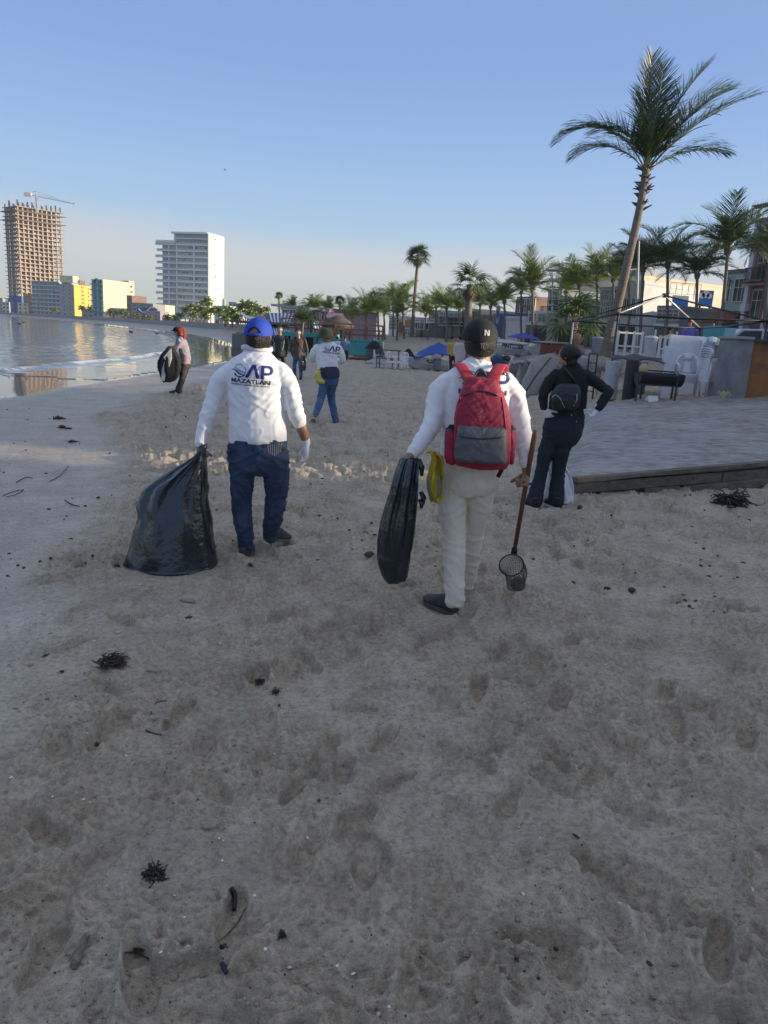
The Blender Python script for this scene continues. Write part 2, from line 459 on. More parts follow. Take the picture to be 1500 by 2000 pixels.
    town = np.maximum(town, sstep(6, 14, d)*sstep(95, 110, y))
    at.data.foreach_set('value', town.astype(np.float32).ravel())
    o = link(bpy.data.objects.new('sand_beach', me)); o['kind'] = 'structure'
    # material
    m = bpy.data.materials.new('sand'); m.use_nodes = True; n = m.node_tree.nodes; l = m.node_tree.links; b = n['Principled BSDF']
    tc = n.new('ShaderNodeTexCoord')
    def nz(sc, det=5, ro=.6):
        k = n.new('ShaderNodeTexNoise'); k.inputs['Scale'].default_value = sc; k.inputs['Detail'].default_value = det; k.inputs['Roughness'].default_value = ro; l.new(tc.outputs['Object'], k.inputs['Vector']); return k.outputs['Fac']
    def ramp(f, pts):
        k = n.new('ShaderNodeValToRGB'); e = k.color_ramp.elements
        while len(e) < len(pts): e.new(.5)
        for i_, (p, c) in enumerate(pts): e[i_].position = p; e[i_].color = (*c, 1)
        l.new(f, k.inputs[0]); return k.outputs[0]
    def mix(f, a, c, mode='MIX'):
        k = n.new('ShaderNodeMix'); k.data_type = 'RGBA'; k.blend_type = mode
        if isinstance(f, float): k.inputs[0].default_value = f
        else: l.new(f, k.inputs[0])
        for s_, q_ in ((6, a), (7, c)):
            if isinstance(q_, tuple): k.inputs[s_].default_value = (*q_, 1)
            else: l.new(q_, k.inputs[s_])
        return k.outputs[2]
    def att(nm):
        k = n.new('ShaderNodeAttribute'); k.attribute_name = nm; return k.outputs['Fac']
    base = ramp(nz(2.2, 6, .65), [(.3, (.33, .272, .200)), (.52, (.425, .352, .262)), (.72, (.50, .420, .315))])
    grain = ramp(nz(520, 3, .8), [(.28, (.55, .55, .55)), (.5, (1, 1, 1)), (.72, (1.35, 1.33, 1.3))])
    base = mix(1.0, base, grain, 'MULTIPLY')
    patch = ramp(nz(9, 7, .75), [(.36, (.86, .85, .84)), (.56, (1.10, 1.10, 1.10))])
    base = mix(.8, base, patch, 'MULTIPLY')
    speck = ramp(nz(210, 2, .5), [(.70, (0, 0, 0)), (.74, (1, 1, 1))])
    base = mix(speck, base, (.07, .055, .045))
    fine = ramp(nz(38, 6, .8), [(.38, (.46, .45, .43)), (.56, (1.26, 1.26, 1.26))])
    base = mix(att('churn'), mix(.55, base, fine, 'MULTIPLY'), mix(1.0, base, mix(.6, (1.0, .99, .97), fine, 'MULTIPLY'), 'MULTIPLY'))
    base = mix(att('damp'), base, mix(1.0, base, (.93, .95, .98), 'MULTIPLY'))
    base = mix(att('wet'), base, (.11, .098, .085))
    base = mix(att('town'), base, ramp(nz(.8, 5), [(.35, (.16, .15, .14)), (.65, (.27, .255, .235))]))
    l.new(base, b.inputs['Base Color'])
    mr = n.new('ShaderNodeMapRange'); l.new(att('wet'), mr.inputs[0]); mr.inputs[3].default_value = .86; mr.inputs[4].default_value = .10
    mr2 = n.new('ShaderNodeMath'); mr2.operation = 'MULTIPLY_ADD'; l.new(att('damp'), mr2.inputs[0]); mr2.inputs[1].default_value = -.36; l.new(mr.outputs[0], mr2.inputs[2]); mr2.use_clamp = True
    mx2 = n.new('ShaderNodeMath'); mx2.operation = 'MAXIMUM'; l.new(mr2.outputs[0], mx2.inputs[0]); mx2.inputs[1].default_value = .08
    l.new(mx2.outputs[0], b.inputs['Roughness'])
    b.inputs['Specular IOR Level'].default_value = .45
    bp = n.new('ShaderNodeBump'); bp.inputs['Distance'].default_value = .0115
    sb = n.new('ShaderNodeMapRange'); l.new(att('damp'), sb.inputs[0]); sb.inputs[3].default_value = .75; sb.inputs[4].default_value = .25
    sb2 = n.new('ShaderNodeMath'); sb2.operation = 'SUBTRACT'; sb2.use_clamp = True; l.new(sb.outputs[0], sb2.inputs[0]); l.new(att('wet'), sb2.inputs[1])
    l.new(sb2.outputs[0], bp.inputs['Strength'])
    hs = n.new('ShaderNodeMath'); hs.operation = 'ADD'; l.new(nz(42, 8, .78), hs.inputs[0]); l.new(nz(130, 3, .6), hs.inputs[1])
    l.new(hs.outputs[0], bp.inputs['Height']); l.new(bp.outputs[0], b.inputs['Normal'])
    me.materials.append(m)
    return o, x, y, z
sand_ob, _gx, _gy, _gz = build_ground()
def gz(x, y):
    """height of the finished sand under a point"""
    r = math.hypot(x, y)
    if r < 42 and abs(math.atan2(x, y)) < R(37.9):
        i = int(np.searchsorted(np.hypot(_gx[:, 400], _gy[:, 400]), r)); i = min(i, _gx.shape[0]-1)
        j = int(np.argmin((_gx[i]-x)**2+(_gy[i]-y)**2))
        return float(_gz[i, j])
    return float(land_z(np.array([x]), np.array([y]))[0])

# ------------------------------------------------------------------ the sea
def build_sea():
    A = np.radians(np.concatenate([np.linspace(-180, -45, 40)[:-1], np.linspace(-45, 8, 420), np.linspace(8, 60, 12)[1:]]))
    Rr = np.concatenate([np.linspace(4, 12, 20)[:-1], 1/np.linspace(1/12., 1/180., 420), np.geomspace(184, 9500, 70)])
    rr, aa = np.meshgrid(Rr, A, indexing='ij'); x = rr*np.sin(aa); y = rr*np.cos(aa)
    d = x-coast(y)
    wob = .45*noise2(y*.16, x*0+3, 51)+.18*noise2(y*.8, x*0+1, 52)
    e = d+4.4+wob+.012*(y-30)                       # distance shoreward of the breaking crest
    h = .13*np.exp(-np.where(e > 0, (e/.28)**2, (e/1.1)**2))*(.75+.5*noise2(y*.3, x*0, 53))
    e2 = d+11.5+wob*2; h += .07*np.exp(-(e2/1.4)**2)
    off = sstep(-3.4, -6.5, d) if False else 1-sstep(-6.5, -3.6, d)
    h += off*(.028*noise2(x*.55, y*.22, 54)+.016*noise2(x*1.7, y*.8, 55)+.007*noise2(x*4.5, y*2.6, 56))*(1-sstep(150, 400, rr)*.6)
    h += (1-off)*.002*noise2(x*1.5, y*.7, 57)
    near = (y > -5) & (y < 60)
    z = SEA_Z + np.where(near | True, h*sstep(-.2, -2.2, d) if False else h*(1-sstep(-2.0, -.3, d)), 0)
    ed = np.exp(-np.where(e > 0, (e/.30)**2, (e/.16)**2))
    foam = ed*sstep(-.3, .3, noise2(y*.9, x*.9, 58)+.8*noise2(x*5, y*4, 59)+.12)
    foam += .55*sstep(.1, .5, noise2(x*2.2, y*1.2, 60)+.5*noise2(x*7, y*5, 61))*np.exp(-((e-1.0)/.9)**2)
    foam += .5*np.exp(-((d+.12+.12*noise2(y*1.3, x*0, 62))/.06)**2)*sstep(-.1, .3, noise2(y*3, x*0, 63))
    foam *= (1-sstep(70, 130, y))
    nR, nA = x.shape
    vs = np.stack([x, y, z], -1).reshape(-1, 3)
    i = np.arange(nR-1)[:, None]*nA; j = np.arange(nA-1)[None, :]
    q = np.stack([i+j, i+j+1, i+nA+j+1, i+nA+j], -1)
    dd = d; keep = (dd[:-1, :-1] < 1.5) | (dd[1:, 1:] < 1.5)
    q = q[keep].reshape(-1, 4)
    used = np.unique(q); mp_ = np.full(len(vs), -1); mp_[used] = np.arange(len(used))
    me = bpy.data.meshes.new('sea_water')
    me.vertices.add(len(used)); me.vertices.foreach_set('co', vs[used].astype(np.float32).ravel())
    qq = mp_[q]
    me.loops.add(len(qq)*4); me.loops.foreach_set('vertex_index', qq[:, ::-1].astype(np.int32).ravel())
    me.polygons.add(len(qq)); me.polygons.foreach_set('loop_start', np.arange(0, len(qq)*4, 4, dtype=np.int32))
    me.polygons.foreach_set('use_smooth', np.ones(len(qq), bool)); me.update(calc_edges=True)
    at = me.attributes.new('foam', 'FLOAT', 'POINT'); at.data.foreach_set('value', np.clip(foam, 0, 1).ravel()[used].astype(np.float32))
    at = me.attributes.new('chop', 'FLOAT', 'POINT'); at.data.foreach_set('value', off.ravel()[used].astype(np.float32))
    o = link(bpy.data.objects.new('sea_water', me)); o['kind'] = 'structure'
    m = bpy.data.materials.new('sea_water'); m.use_nodes = True; n = m.node_tree.nodes; l = m.node_tree.links; b = n['Principled BSDF']
    tc = n.new('ShaderNodeTexCoord'); mpn = n.new('ShaderNodeMapping'); mpn.inputs['Scale'].default_value = (1, .42, 1); l.new(tc.outputs['Object'], mpn.inputs[0])
    fo = n.new('ShaderNodeAttribute'); fo.attribute_name = 'foam'; ch = n.new('ShaderNodeAttribute'); ch.attribute_name = 'chop'
    mc = n.new('ShaderNodeMix'); mc.data_type = 'RGBA'; mc.inputs[6].default_value = (.10, .095, .085, 1); mc.inputs[7].default_value = (.035, .07, .085, 1); l.new(ch.outputs['Fac'], mc.inputs[0])
    mx = n.new('ShaderNodeMix'); mx.data_type = 'RGBA'; l.new(mc.outputs[2], mx.inputs[6]); mx.inputs[7].default_value = (.78, .8, .82, 1)
    l.new(fo.outputs['Fac'], mx.inputs[0]); l.new(mx.outputs[2], b.inputs['Base Color'])
    rr_ = n.new('ShaderNodeMapRange'); l.new(fo.outputs['Fac'], rr_.inputs[0]); rr_.inputs[3].default_value = .05; rr_.inputs[4].default_value = .7; l.new(rr_.outputs[0], b.inputs['Roughness'])
    b.inputs['IOR'].default_value = 1.33
    n1 = n.new('ShaderNodeTexNoise'); n1.inputs['Scale'].default_value = 2.2; n1.inputs['Detail'].default_value = 6; l.new(mpn.outputs[0], n1.inputs['Vector'])
    bp = n.new('ShaderNodeBump'); bp.inputs['Distance'].default_value = .28; l.new(n1.outputs['Fac'], bp.inputs['Height'])
    sb = n.new('ShaderNodeMapRange'); l.new(ch.outputs['Fac'], sb.inputs[0]); sb.inputs[3].default_value = .03; sb.inputs[4].default_value = .42; l.new(sb.outputs[0], bp.inputs['Strength'])
    l.new(bp.outputs[0], b.inputs['Normal'])
    me.materials.append(m)
build_sea()
# ------------------------------------------------------------------ materials for the town
def wallm(name, col, dirt=None, damt=.35): return mat('wall_'+name, col, rough=.85, var=.10, scale=.6, bump=.15, bscale=14, dirt=dirt or tuple(c*.55 for c in col), dscale=.45, damt=damt)
W_ = dict(white=wallm('white', (.62, .62, .60)), grey=wallm('grey', (.36, .37, .37)), cream=wallm('cream', (.60, .52, .38)), mauve=wallm('mauve', (.36, .28, .33)),
          orange=wallm('orange', (.50, .26, .14)), pink=wallm('pink', (.55, .25, .24)), yellow=wallm('yellow', (.72, .47, .10)), green=wallm('green', (.34, .43, .38)),
          teal=wallm('teal', (.08, .34, .33)), blue=wallm('blue', (.06, .14, .36)), conc=wallm('concrete', (.33, .31, .29)), brown=wallm('brown', (.22, .14, .11)),
          stone=wallm('stone', (.27, .27, .28)), dark=wallm('dark', (.07, .07, .075)), sand=wallm('sandstone', (.66, .58, .42)), aqua=wallm('aqua', (.30, .48, .50)), red=wallm('red', (.5, .07, .05)))
GL = glass('window_glass', (.035, .045, .055), .12)
GLB = glass('window_glass_blue', (.08, .13, .16), .12)
FRM = mat('frame_white', (.6, .6, .58), rough=.5)
FRD = mat('frame_dark', (.09, .07, .06), rough=.5)
IRON = mat('painted_iron', (.025, .025, .028), rough=.45, var=.2)
STEEL = mat('steel_grey', (.30, .31, .32), rough=.4, metal=.5)
WHITEP = mat('white_painted_rail', (.66, .68, .68), rough=.5)
TILE = mat('roof_tile', (.22, .09, .06), rough=.8, var=.3, scale=4)

_wc = {}
def win_meshes(w, h, mull, fm, gm):
    k = (round(w, 2), round(h, 2), mull, fm.name, gm.name)
    if k not in _wc:
        f = MB(); t = .07
        for a, b in (((-w/2-t, -.07, -t), (w/2+t, .02, 0)), ((-w/2-t, -.07, h), (w/2+t, .02, h+t)), ((-w/2-t, -.07, 0), (-w/2, .02, h)), ((w/2, -.07, 0), (w/2+t, .02, h))): f.bb(a, b)
        for i in range(1, mull): f.bb((-w/2+w*i/mull-.025, -.05, 0), (-w/2+w*i/mull+.025, .02, h))
        if mull > 1: f.bb((-w/2, -.045, h*.62), (w/2, .015, h*.62+.05))
        g = MB().bb((-w/2, -.02, 0), (w/2, .01, h))
        _wc[k] = (f.mesh('window', fm), g.mesh('pane', gm))
    return _wc[k]
def add_window(root, M, w, h, mull=2, fm=None, gm=None, name='window'):
    fm_, gm_ = win_meshes(w, h, mull, fm or FRM, gm or GL)
    o = put(fm_, name, root, M); p = link(bpy.data.objects.new('pane', gm_)); p.parent = o
    return o
def railing(mb, a, b, h=1.0, step=.14, r=.012):
    a = Vector(a); b = Vector(b); L = (b-a).length; n = max(2, int(L/step))
    mb.bar(a+V(0,0,h), b+V(0,0,h), .04, .04); mb.bar(a+V(0,0,.08), b+V(0,0,.08), .03, .03)
    for i in range(n+1):
        p = a.lerp(b, i/n); mb.bar(p+V(0,0,.08), p+V(0,0,h), r*2, r*2)
def kind_ok(items): return all(k[2] != 'c' for k in items)
def house(name, label, A, B, d, z0, top, wm, rows, group=None, fm=None, cat='house', trim=None, parapet=.35, sidew=True):
    """front wall from A to B (plan points). rows: list of (z0 above base, window height, [(x fraction, width, kind)])"""
    A = V(A[0], A[1], z0); B = V(B[0], B[1], z0); w = (B-A).length; a = math.atan2(B.y-A.y, B.x-A.x)
    root = thing(name, label, cat, (0, 0, 0), group); ORIG[root.name] = V(0,0,0)
    h = top-z0
    MB().bb((0, 0, -1.5), (w, d, h-parapet)).build('wall', wm, root)
    p = MB(); t = .18
    p.bb((-.06, -.06, h-parapet), (w+.06, t, h)); p.bb((-.06, d-t, h-parapet), (w+.06, d+.06, h))
    p.bb((-.06, t, h-parapet), (t, d-t, h)); p.bb((w-t, t, h-parapet), (w+.06, d-t, h))
    p.build('parapet', trim or wm, root)
    for (zz, wh, items) in rows:
        if zz+wh > h-.15: zz = min(zz, h-.3-wh)
        if zz < .15 and kind_ok(items): continue
        for (fx, ww, kind) in items:
            x = fx*w; M = Matrix.Translation((x, 0, zz))
            if kind == 'w': add_window(root, M, ww, wh, 2, fm)
            elif kind == 'W': add_window(root, M, ww, wh, 3, fm)
            elif kind == 'd':
                dd = MB().bb((x-ww/2, -.05, zz), (x+ww/2, .02, zz+wh)).build('door', FRD, root)
            elif kind == 'o':   # dark shop opening with a lintel
                MB().bb((x-ww/2, -.02, zz), (x+ww/2, .02, zz+wh)).build('shopfront', GL, root)
                MB().bb((x-ww/2-.1, -.12, zz+wh), (x+ww/2+.1, -.021, zz+wh+.22)).build('lintel', trim or FRM, root)
            elif kind == 'b':   # balcony with iron rail and door
                add_window(root, M, ww*.55, wh, 2, fm)
                MB().bb((x-ww/2, -.85, zz-.16), (x+ww/2, -.001, zz-.02)).build('balcony_slab', trim or wm, root)
                r = MB(); railing(r, (x-ww/2+.03, -.8, zz-.02), (x+ww/2-.03, -.8, zz-.02)); railing(r, (x-ww/2+.03, -.8, zz-.02), (x-ww/2+.03, -.05, zz-.02)); railing(r, (x+ww/2-.03, -.8, zz-.02), (x+ww/2-.03, -.05, zz-.02))
                r.build('balcony_railing', IRON, root)
            elif kind == 'a':   # awning
                q = MB(); q.prism([V(x-ww/2, 0, zz+wh), V(x-ww/2, -1.1, zz+wh-.55), V(x-ww/2, -1.1, zz+wh-.62), V(x-ww/2, 0, zz+wh-.1)], (0,0,0), (ww, 0, 0)); q.build('awning', trim or W_['brown'], root)
            elif kind == 'p':   # flat panel / blank hoarding
                MB().bb((x-ww/2, -.06, zz), (x+ww/2, -.001, zz+wh)).build('wall_panel', FRM, root)
            elif kind == 'c':   # pilaster
                MB().bb((x-ww/2, -.14, zz), (x+ww/2, -.001, zz+wh)).build('pilaster', trim or wm, root)
    root.location = A; root.rotation_euler = (0, 0, a)
    return root
def wr(z, h, n, w, kind='w', a=.0, b=1.0):
    return (z, h, [(a+(b-a)*(i+.5)/n, w, kind) for i in range(n)])
def gp(px, Y): return P(px, 700, Y)

# ------------------------------------------------------------------ hotels on the far side of the bay (local frame: corner at 0, shade face along -X, lit face at x=0)
def hotel_root(name, label, pxc, Y, t, cat='building'):
    r = thing(name, label, cat, (0,0,0)); ORIG[r.name] = V(0,0,0)
    c = gp(pxc, Y); return r, V(c.x, c.y, 0), -t
def fin(r, c, a): r.location = c; r.rotation_euler = (0, 0, a)

def tower_under_construction():
    r, c, a = hotel_root('concrete_tower', 'bare concrete high-rise skeleton with a crane on top, still under construction', 49, 600, R(40), 'tower')
    w, d = 22, 34; sh = 3.2; n = 25; top = P(50, 404, 600).z; sh = (top-2)/n
    m = mat('raw_concrete', (.42, .355, .29), rough=.9, var=.18, scale=.15, dirt=(.36, .24, .20), dscale=.05, damt=.5)
    sl = MB().bb((-w-1.2, -1.2, 0), (1.2, d+1.2, .42)).mesh('floor_slab', m)
    sl2 = MB().bb((-w-3.4, -2.6, 0), (2.4, d+3.2, .3)).mesh('floor_slab', mat('timber_form', (.20, .16, .13)))
    for i in range(1, n+1): put(sl, 'floor_slab', r, Matrix.Translation((0, 0, 2+i*sh)))
    for i in (n-1, n-3): put(sl2, 'floor_slab', r, Matrix.Translation((0, 0, 2+i*sh+.45)))
    cm = MB().bb((-.45, -.45, 0), (.45, .45, top)).mesh('column', m)
    for j in range(10): put(cm, 'column', r, Matrix.Translation((-.5, .5+j*(d-1)/9, 0)))
    for i in range(1, 7): put(cm, 'column', r, Matrix.Translation((-.5-i*(w-1)/6, .5, 0)))
    inner = MB()
    for i in range(2, 6, 1):
        for j in range(1, 9, 2): inner.bb((-i*5.6-.45+2, j*d/9-.4, 0), (-i*5.6+.45+2, j*d/9+.4, top))
    inner.bb((-18, 13, 0), (-11, 23, top+2)); inner.bb((-8, 3, 0), (-7.6, d-4, top)); 
    inner.build('core', m, r)
    pr = np.random.default_rng(5)
    pan = MB()                                                  # block infill walls between the columns of the sunny face
    for k in range(n-4):
        for j in range(9):
            if pr.random() < .62:
                y0 = .95+j*(d-1)/9; h = sh*pr.uniform(.3, .75)
                pan.bb((-1.6, y0, 2+k*sh+.42), (-1.3, y0+(d-1)/9-.9, 2+k*sh+h))
    pan.build('infill_walls', mat('block_infill', (.36, .25, .2), var=.3, scale=.2), r)['kind'] = 'stuff'
    rb = MB()
    for j in range(10):
        for i in (0, 2, 4, 6):
            y = .5+j*(d-1)/9; x = -.5-i*(w-1)/6; hh = pr.uniform(2.5, 5.5)
            for q in ((-.25, -.25), (.25, -.25), (-.25, .25), (.25, .25)): rb.bar((x+q[0], y+q[1], top), (x+q[0]*1.2, y+q[1]*1.2, top+hh), .22, .22)
    rb.build('starter_bars', mat('rebar', (.12, .1, .12)), r)['kind'] = 'stuff'
    fin(r, c, a)
    # crane
    k = thing('tower_crane', 'pale tower crane standing on top of the concrete skeleton', 'crane', (0,0,0)); Y = 606
    b = P(72, 404, Y); t0 = P(70.5, 373, Y); j0 = P(71, 383, Y)
    ms = MB()
    for q in ((-.7, -.7), (.7, -.7), (-.7, .7), (.7, .7)): ms.bar(b+V(q[0], q[1], -4), j0+V(q[0], q[1], 0), .3, .3)
    for i in range(6):
        z0 = b.lerp(j0, i/6); z1 = b.lerp(j0, (i+1)/6); ms.bar(z0+V(-.7, -.7, 0), z1+V(.7, -.7, 0), .18, .18); ms.bar(z0+V(.7, -.7, 0), z1+V(-.7, -.7, 0), .18, .18)
    cw = mat('crane_paint', (.62, .62, .6)); ms.build('mast', cw, k)
    tip = P(148, 399, Y); back = P(50, 379, Y)
    jb = MB(); jb.bar(j0, tip, .7, .7); jb.bar(j0+V(0, 0, 1.6), tip+V(0, 0, .2), .25, .25)
    for i in range(14):
        q = j0.lerp(tip, i/14); q2 = j0.lerp(tip, (i+.5)/14); jb.bar(q, q2+V(0, 0, 1.6*(1-i/14)), .16, .16)
    jb.build('jib', cw, k)
    MB().bar(j0, back, .9, .9).build('counter_jib', cw, k)
    MB().box(back+V(1.8, 0, -.2), (5.5, 2.4, 2.6)).build('counterweight', mat('crane_weight', (.7, .68, .6)), k)
    ap = MB(); ap.bar(j0, t0, .7, .7); ap.build('apex', cw, k)
    st = MB(); st.bar(t0, P(118, 391, Y), .3, .3); st.bar(t0, back, .3, .3); st.build('tie_rods', cw, k)
tower_under_construction()

def banded_hotel():
    r, c, a = hotel_root('banded_hotel', 'blue and white banded hotel with a bright yellow end wall', 150, 520, R(14), 'hotel')
    W1, W2, d = 22, 11, 22; H = P(100, 549, 520).z; n = 8; sh = (H-2)/n
    MB().bb((-W1-W2, 0, -2), (-W2, d, H)).build('wall', W_['aqua'], r)
    MB().bb((-W2, -.8, -2), (0, d-5, H-1.4)).build('stair_block', W_['grey'], r)
    MB().bb((-.01, -.8, -2), (.35, d-5, H-1.5)).build('end_wall', W_['yellow'], r)
    MB().bb((-W2-2, 3, H), (-W2+8, 9, H+4.2)).build('roof_block', W_['sand'], r)
    MB().bb((-W2+9, 8, H-1.4), (-1.5, 14, H+2)).build('roof_block', W_['brown'], r)
    sm = MB().bb((-W1-W2-.3, -1.1, 0), (-W2-.002, -.001, .55)).mesh('balcony_slab', W_['white'])
    for i in range(n+1): put(sm, 'balcony_slab', r, Matrix.Translation((0, 0, 2+i*sh-.5)))
    for i in range(n):
        for j in range(7): add_window(r, Matrix.Translation((-W2-1.6-j*W1/7, 0, 2.2+i*sh)), 1.9, 1.7, 2, FRM, GLB)
        for j in range(2): add_window(r, Matrix.Translation((-2.9-j*4.6, -.8, 2.6+i*(sh-.15))), 1.0, 1.0, 1, FRM)
        Mx = Matrix.Rotation(R(90), 4, 'Z')
        if i > 1:
            for y in (7.3, 8.9): add_window(r, Matrix.Translation((.35, y, 2.8+i*(sh-.2))) @ Mx, .75, 1.1, 1, FRD)
            add_window(r, Matrix.Translation((.35, 14.5, 2.8+i*(sh-.2)-.6)) @ Mx, .6, 1.2, 1, FRD)
    fin(r, c, a)
def cream_hotel():
    r, c, a = hotel_root('cream_hotel', 'hotel with teal arched balcony front and a blank cream side wall', 206, 430, R(20), 'hotel')
    w, d = 8, 21; H = P(206, 546, 430).z; n = 7; sh = (H-2)/n
    MB().bb((-w, 0, -2), (-.4, d, H-.3)).build('wall', W_['aqua'], r)
    MB().bb((-.4, -.3, -2), (0, d, H)).build('end_wall', W_['sand'], r)
    MB().bb((-5, d-.01, -2), (.2, d+4.5, H+1)).build('stair_block', W_['sand'], r)
    MB().bb((-w, 0, H-.3), (-.4, d, H)).build('roof', W_['sand'], r)
    sm = MB().bb((-w-.6, -.9, 0), (-.41, -.001, .5)).mesh('balcony_slab', W_['teal'])
    for i in range(1, n): put(sm, 'balcony_slab', r, Matrix.Translation((0, 0, 2+i*sh)))
    for i in range(n):
        for j in range(2): add_window(r, Matrix.Translation((-2.4-j*3.4, 0, 2.7+i*sh)), 2.0, 1.7, 2, W_['teal'], GLB)
        if i > 1: add_window(r, Matrix.Translation((.2, d+2, 2.4+i*sh)) @ Matrix.Rotation(R(90), 4, 'Z'), 1.6, .8, 1, FRD)
    ar = MB()
    for i in range(12):
        a0, a1 = math.pi*i/12, math.pi*(i+1)/12
        ar.bar((-4.2+2.2*math.cos(a0), -.5, H-2+2.2*math.sin(a0)), (-4.2+2.2*math.cos(a1), -.5, H-2+2.2*math.sin(a1)), .5, .5)
    ar.build('roof_arch', W_['teal'], r)
    fin(r, c, a)
def white_tower():
    r, c, a = hotel_root('white_apartment_tower', 'tall white apartment tower with long balconies and a sunlit side wall', 409, 470, R(15), 'tower')
    w, d = 34, 18; H = P(409, 456, 470).z; H2 = P(330, 462, 470).z; n = 14; sh = (H-4)/n
    wm = mat('tower_white', (.70, .71, .70), rough=.6, var=.05, scale=.2)
    MB().bb((-w+2.5, 0, -2), (-.8, d, H2-2.6)).build('wall', mat('tower_glass_wall', (.38, .47, .50), rough=.3, var=.2, scale=.25), r)
    MB().bb((-24, 1, H2-2.6), (-.8, d-1, H-.8)).build('penthouse', mat('tower_glass_wall', (0,0,0)), r)
    MB().bb((-.8, -1.2, -2), (0, d+.3, H+.2)).build('end_wall', mat('tower_side', (.72, .68, .54), rough=.7, var=.04, scale=.1), r)
    MB().bb((-24.5, -1.5, H-.6), (-.81, d, H+.5)).build('roof_slab', wm, r)
    MB().bb((-w-1.0, -1.5, H2-2.8), (-22, d, H2-1.4)).build('roof_slab', wm, r)
    for i in range(1, n+1):
        z = 4+(i-1)*sh
        if z > H2-4: 
            MB().bb((-23, -1.3, z), (-.81, 0, z+.5)).build('balcony_slab', wm, r); continue
        x0 = -w-(1.2 if i % 2 else .2)
        MB().bb((x0, -2.0, z-.1), (-21, -.001, z+.42)).build('balcony_slab', wm, r)
        MB().bb((-20.5, -1.4, z-.1), (-.81, -.001, z+.62)).build('balcony_slab', wm, r)
        MB().bb((x0+.2, -1.95, z+.43), (-22, -1.85, z+1.3)).build('glass_rail', mat('rail_glass_pale', (.40, .48, .51), rough=.2, var=.1), r)
        MB().bb((-20.3, -1.32, z+.63), (-.9, -1.24, z+1.5)).build('glass_rail', mat('rail_glass_pale', (.40, .48, .51), rough=.2, var=.1), r)
    for x in (-9.6, -21.2, -26.5): MB().bb((x-.45, -1.2, -2), (x+.45, .0, H2-3)).build('column', wm, r)
    pr = np.random.default_rng(9)
    Mx = Matrix.Rotation(R(90), 4, 'Z')
    for i in range(n):
        z = 4+i*sh+.7
        for j in range(9):
            if pr.random() < .22 and z < H2-4: add_window(r, Matrix.Translation((-2.4-j*2.1, 0, z)), 1.7, 2.0, 2, FRM, GLB)
        if i in (1, 2, 3, 5, 7, 9, 10, 12, 13): add_window(r, Matrix.Translation((0, 6.5+(i % 3)*.8, z)) @ Mx, 1.5 if i % 2 else .9, .7, 1, FRM)
    for i in range(1, 6): pass
    fin(r, c, a)
banded_hotel(); cream_hotel(); white_tower()

# ------------------------------------------------------------------ low town round the bay
LOW = [ # px left, px right, Y, top py, material, depth, storeys, label
 (-40, 2, 640, 586, 'white', 20, 4, 'pale distant block at the far left end of the bay'),
 (0, 12, 600, 582, 'grey', 18, 5, 'pale grey block left of the concrete skeleton'),
 (10, 24, 560, 590, 'white', 14, 3, 'low white house at the foot of the concrete skeleton'),
 (24, 48, 560, 578, 'blue', 12, 4, 'blue netted base building under the concrete skeleton'),
 (40, 60, 530, 592, 'sand', 12, 3, 'low sunlit sandy house between skeleton tower and banded hotel'),
 (52, 70, 545, 575, 'orange', 12, 4, 'ochre block left of the banded hotel'),
 (164, 188, 440, 604, 'grey', 12, 2, 'low grey house between yellow wall and cream hotel'),
 (216, 250, 395, 602, 'cream', 10, 2, 'cream two-storey beach house below the cream hotel'),
 (250, 260, 385, 577, 'brown', 10, 5, 'narrow brown block right of the cream hotel'),
 (258, 300, 375, 592, 'stone', 14, 4, 'dark grey block with a blue mural on its side'),
 (262, 283, 350, 612, 'brown', 8, 2, 'brown beachfront house with reddish door under the mural'),
 (284, 314, 345, 607, 'mauve', 8, 3, 'dull red shop building beside the mural block'),
 (300, 320, 420, 595, 'sand', 12, 3, 'pale house in front of the white tower'),
 (318, 352, 330, 622, 'grey', 8, 1, 'low grey kiosk row before the white tower'),
 (418, 446, 240, 597, 'white', 8, 3, 'white house behind the beach palms right of the tower'),
 (446, 462, 250, 590, 'grey', 8, 3, 'grey flat-roofed house behind the palms'),
 (456, 500, 260, 598, 'orange', 10, 2, 'long ochre house lit by the sun behind the lookout'),
 (486, 530, 205, 612, 'stone', 10, 2, 'grey house behind the striped roof')]
for (a_, b_, Y, ty, m_, d_, st, lab) in LOW:
    A = gp(a_, Y); B = gp(b_, Y-1.5); top = P((a_+b_)/2, ty, Y).z; z0 = 1.5
    w = (B-A).length; sh = (top-z0)/st; n = max(2, int(w/3.4))
    rows = [wr(.6+i*sh, sh*.5, n, min(1.5, w/n*.55), 'w') for i in range(st)]
    house('low_house', lab, A, B, d_, z0, top, W_[m_], rows, group='low buildings round the bay', cat='building')
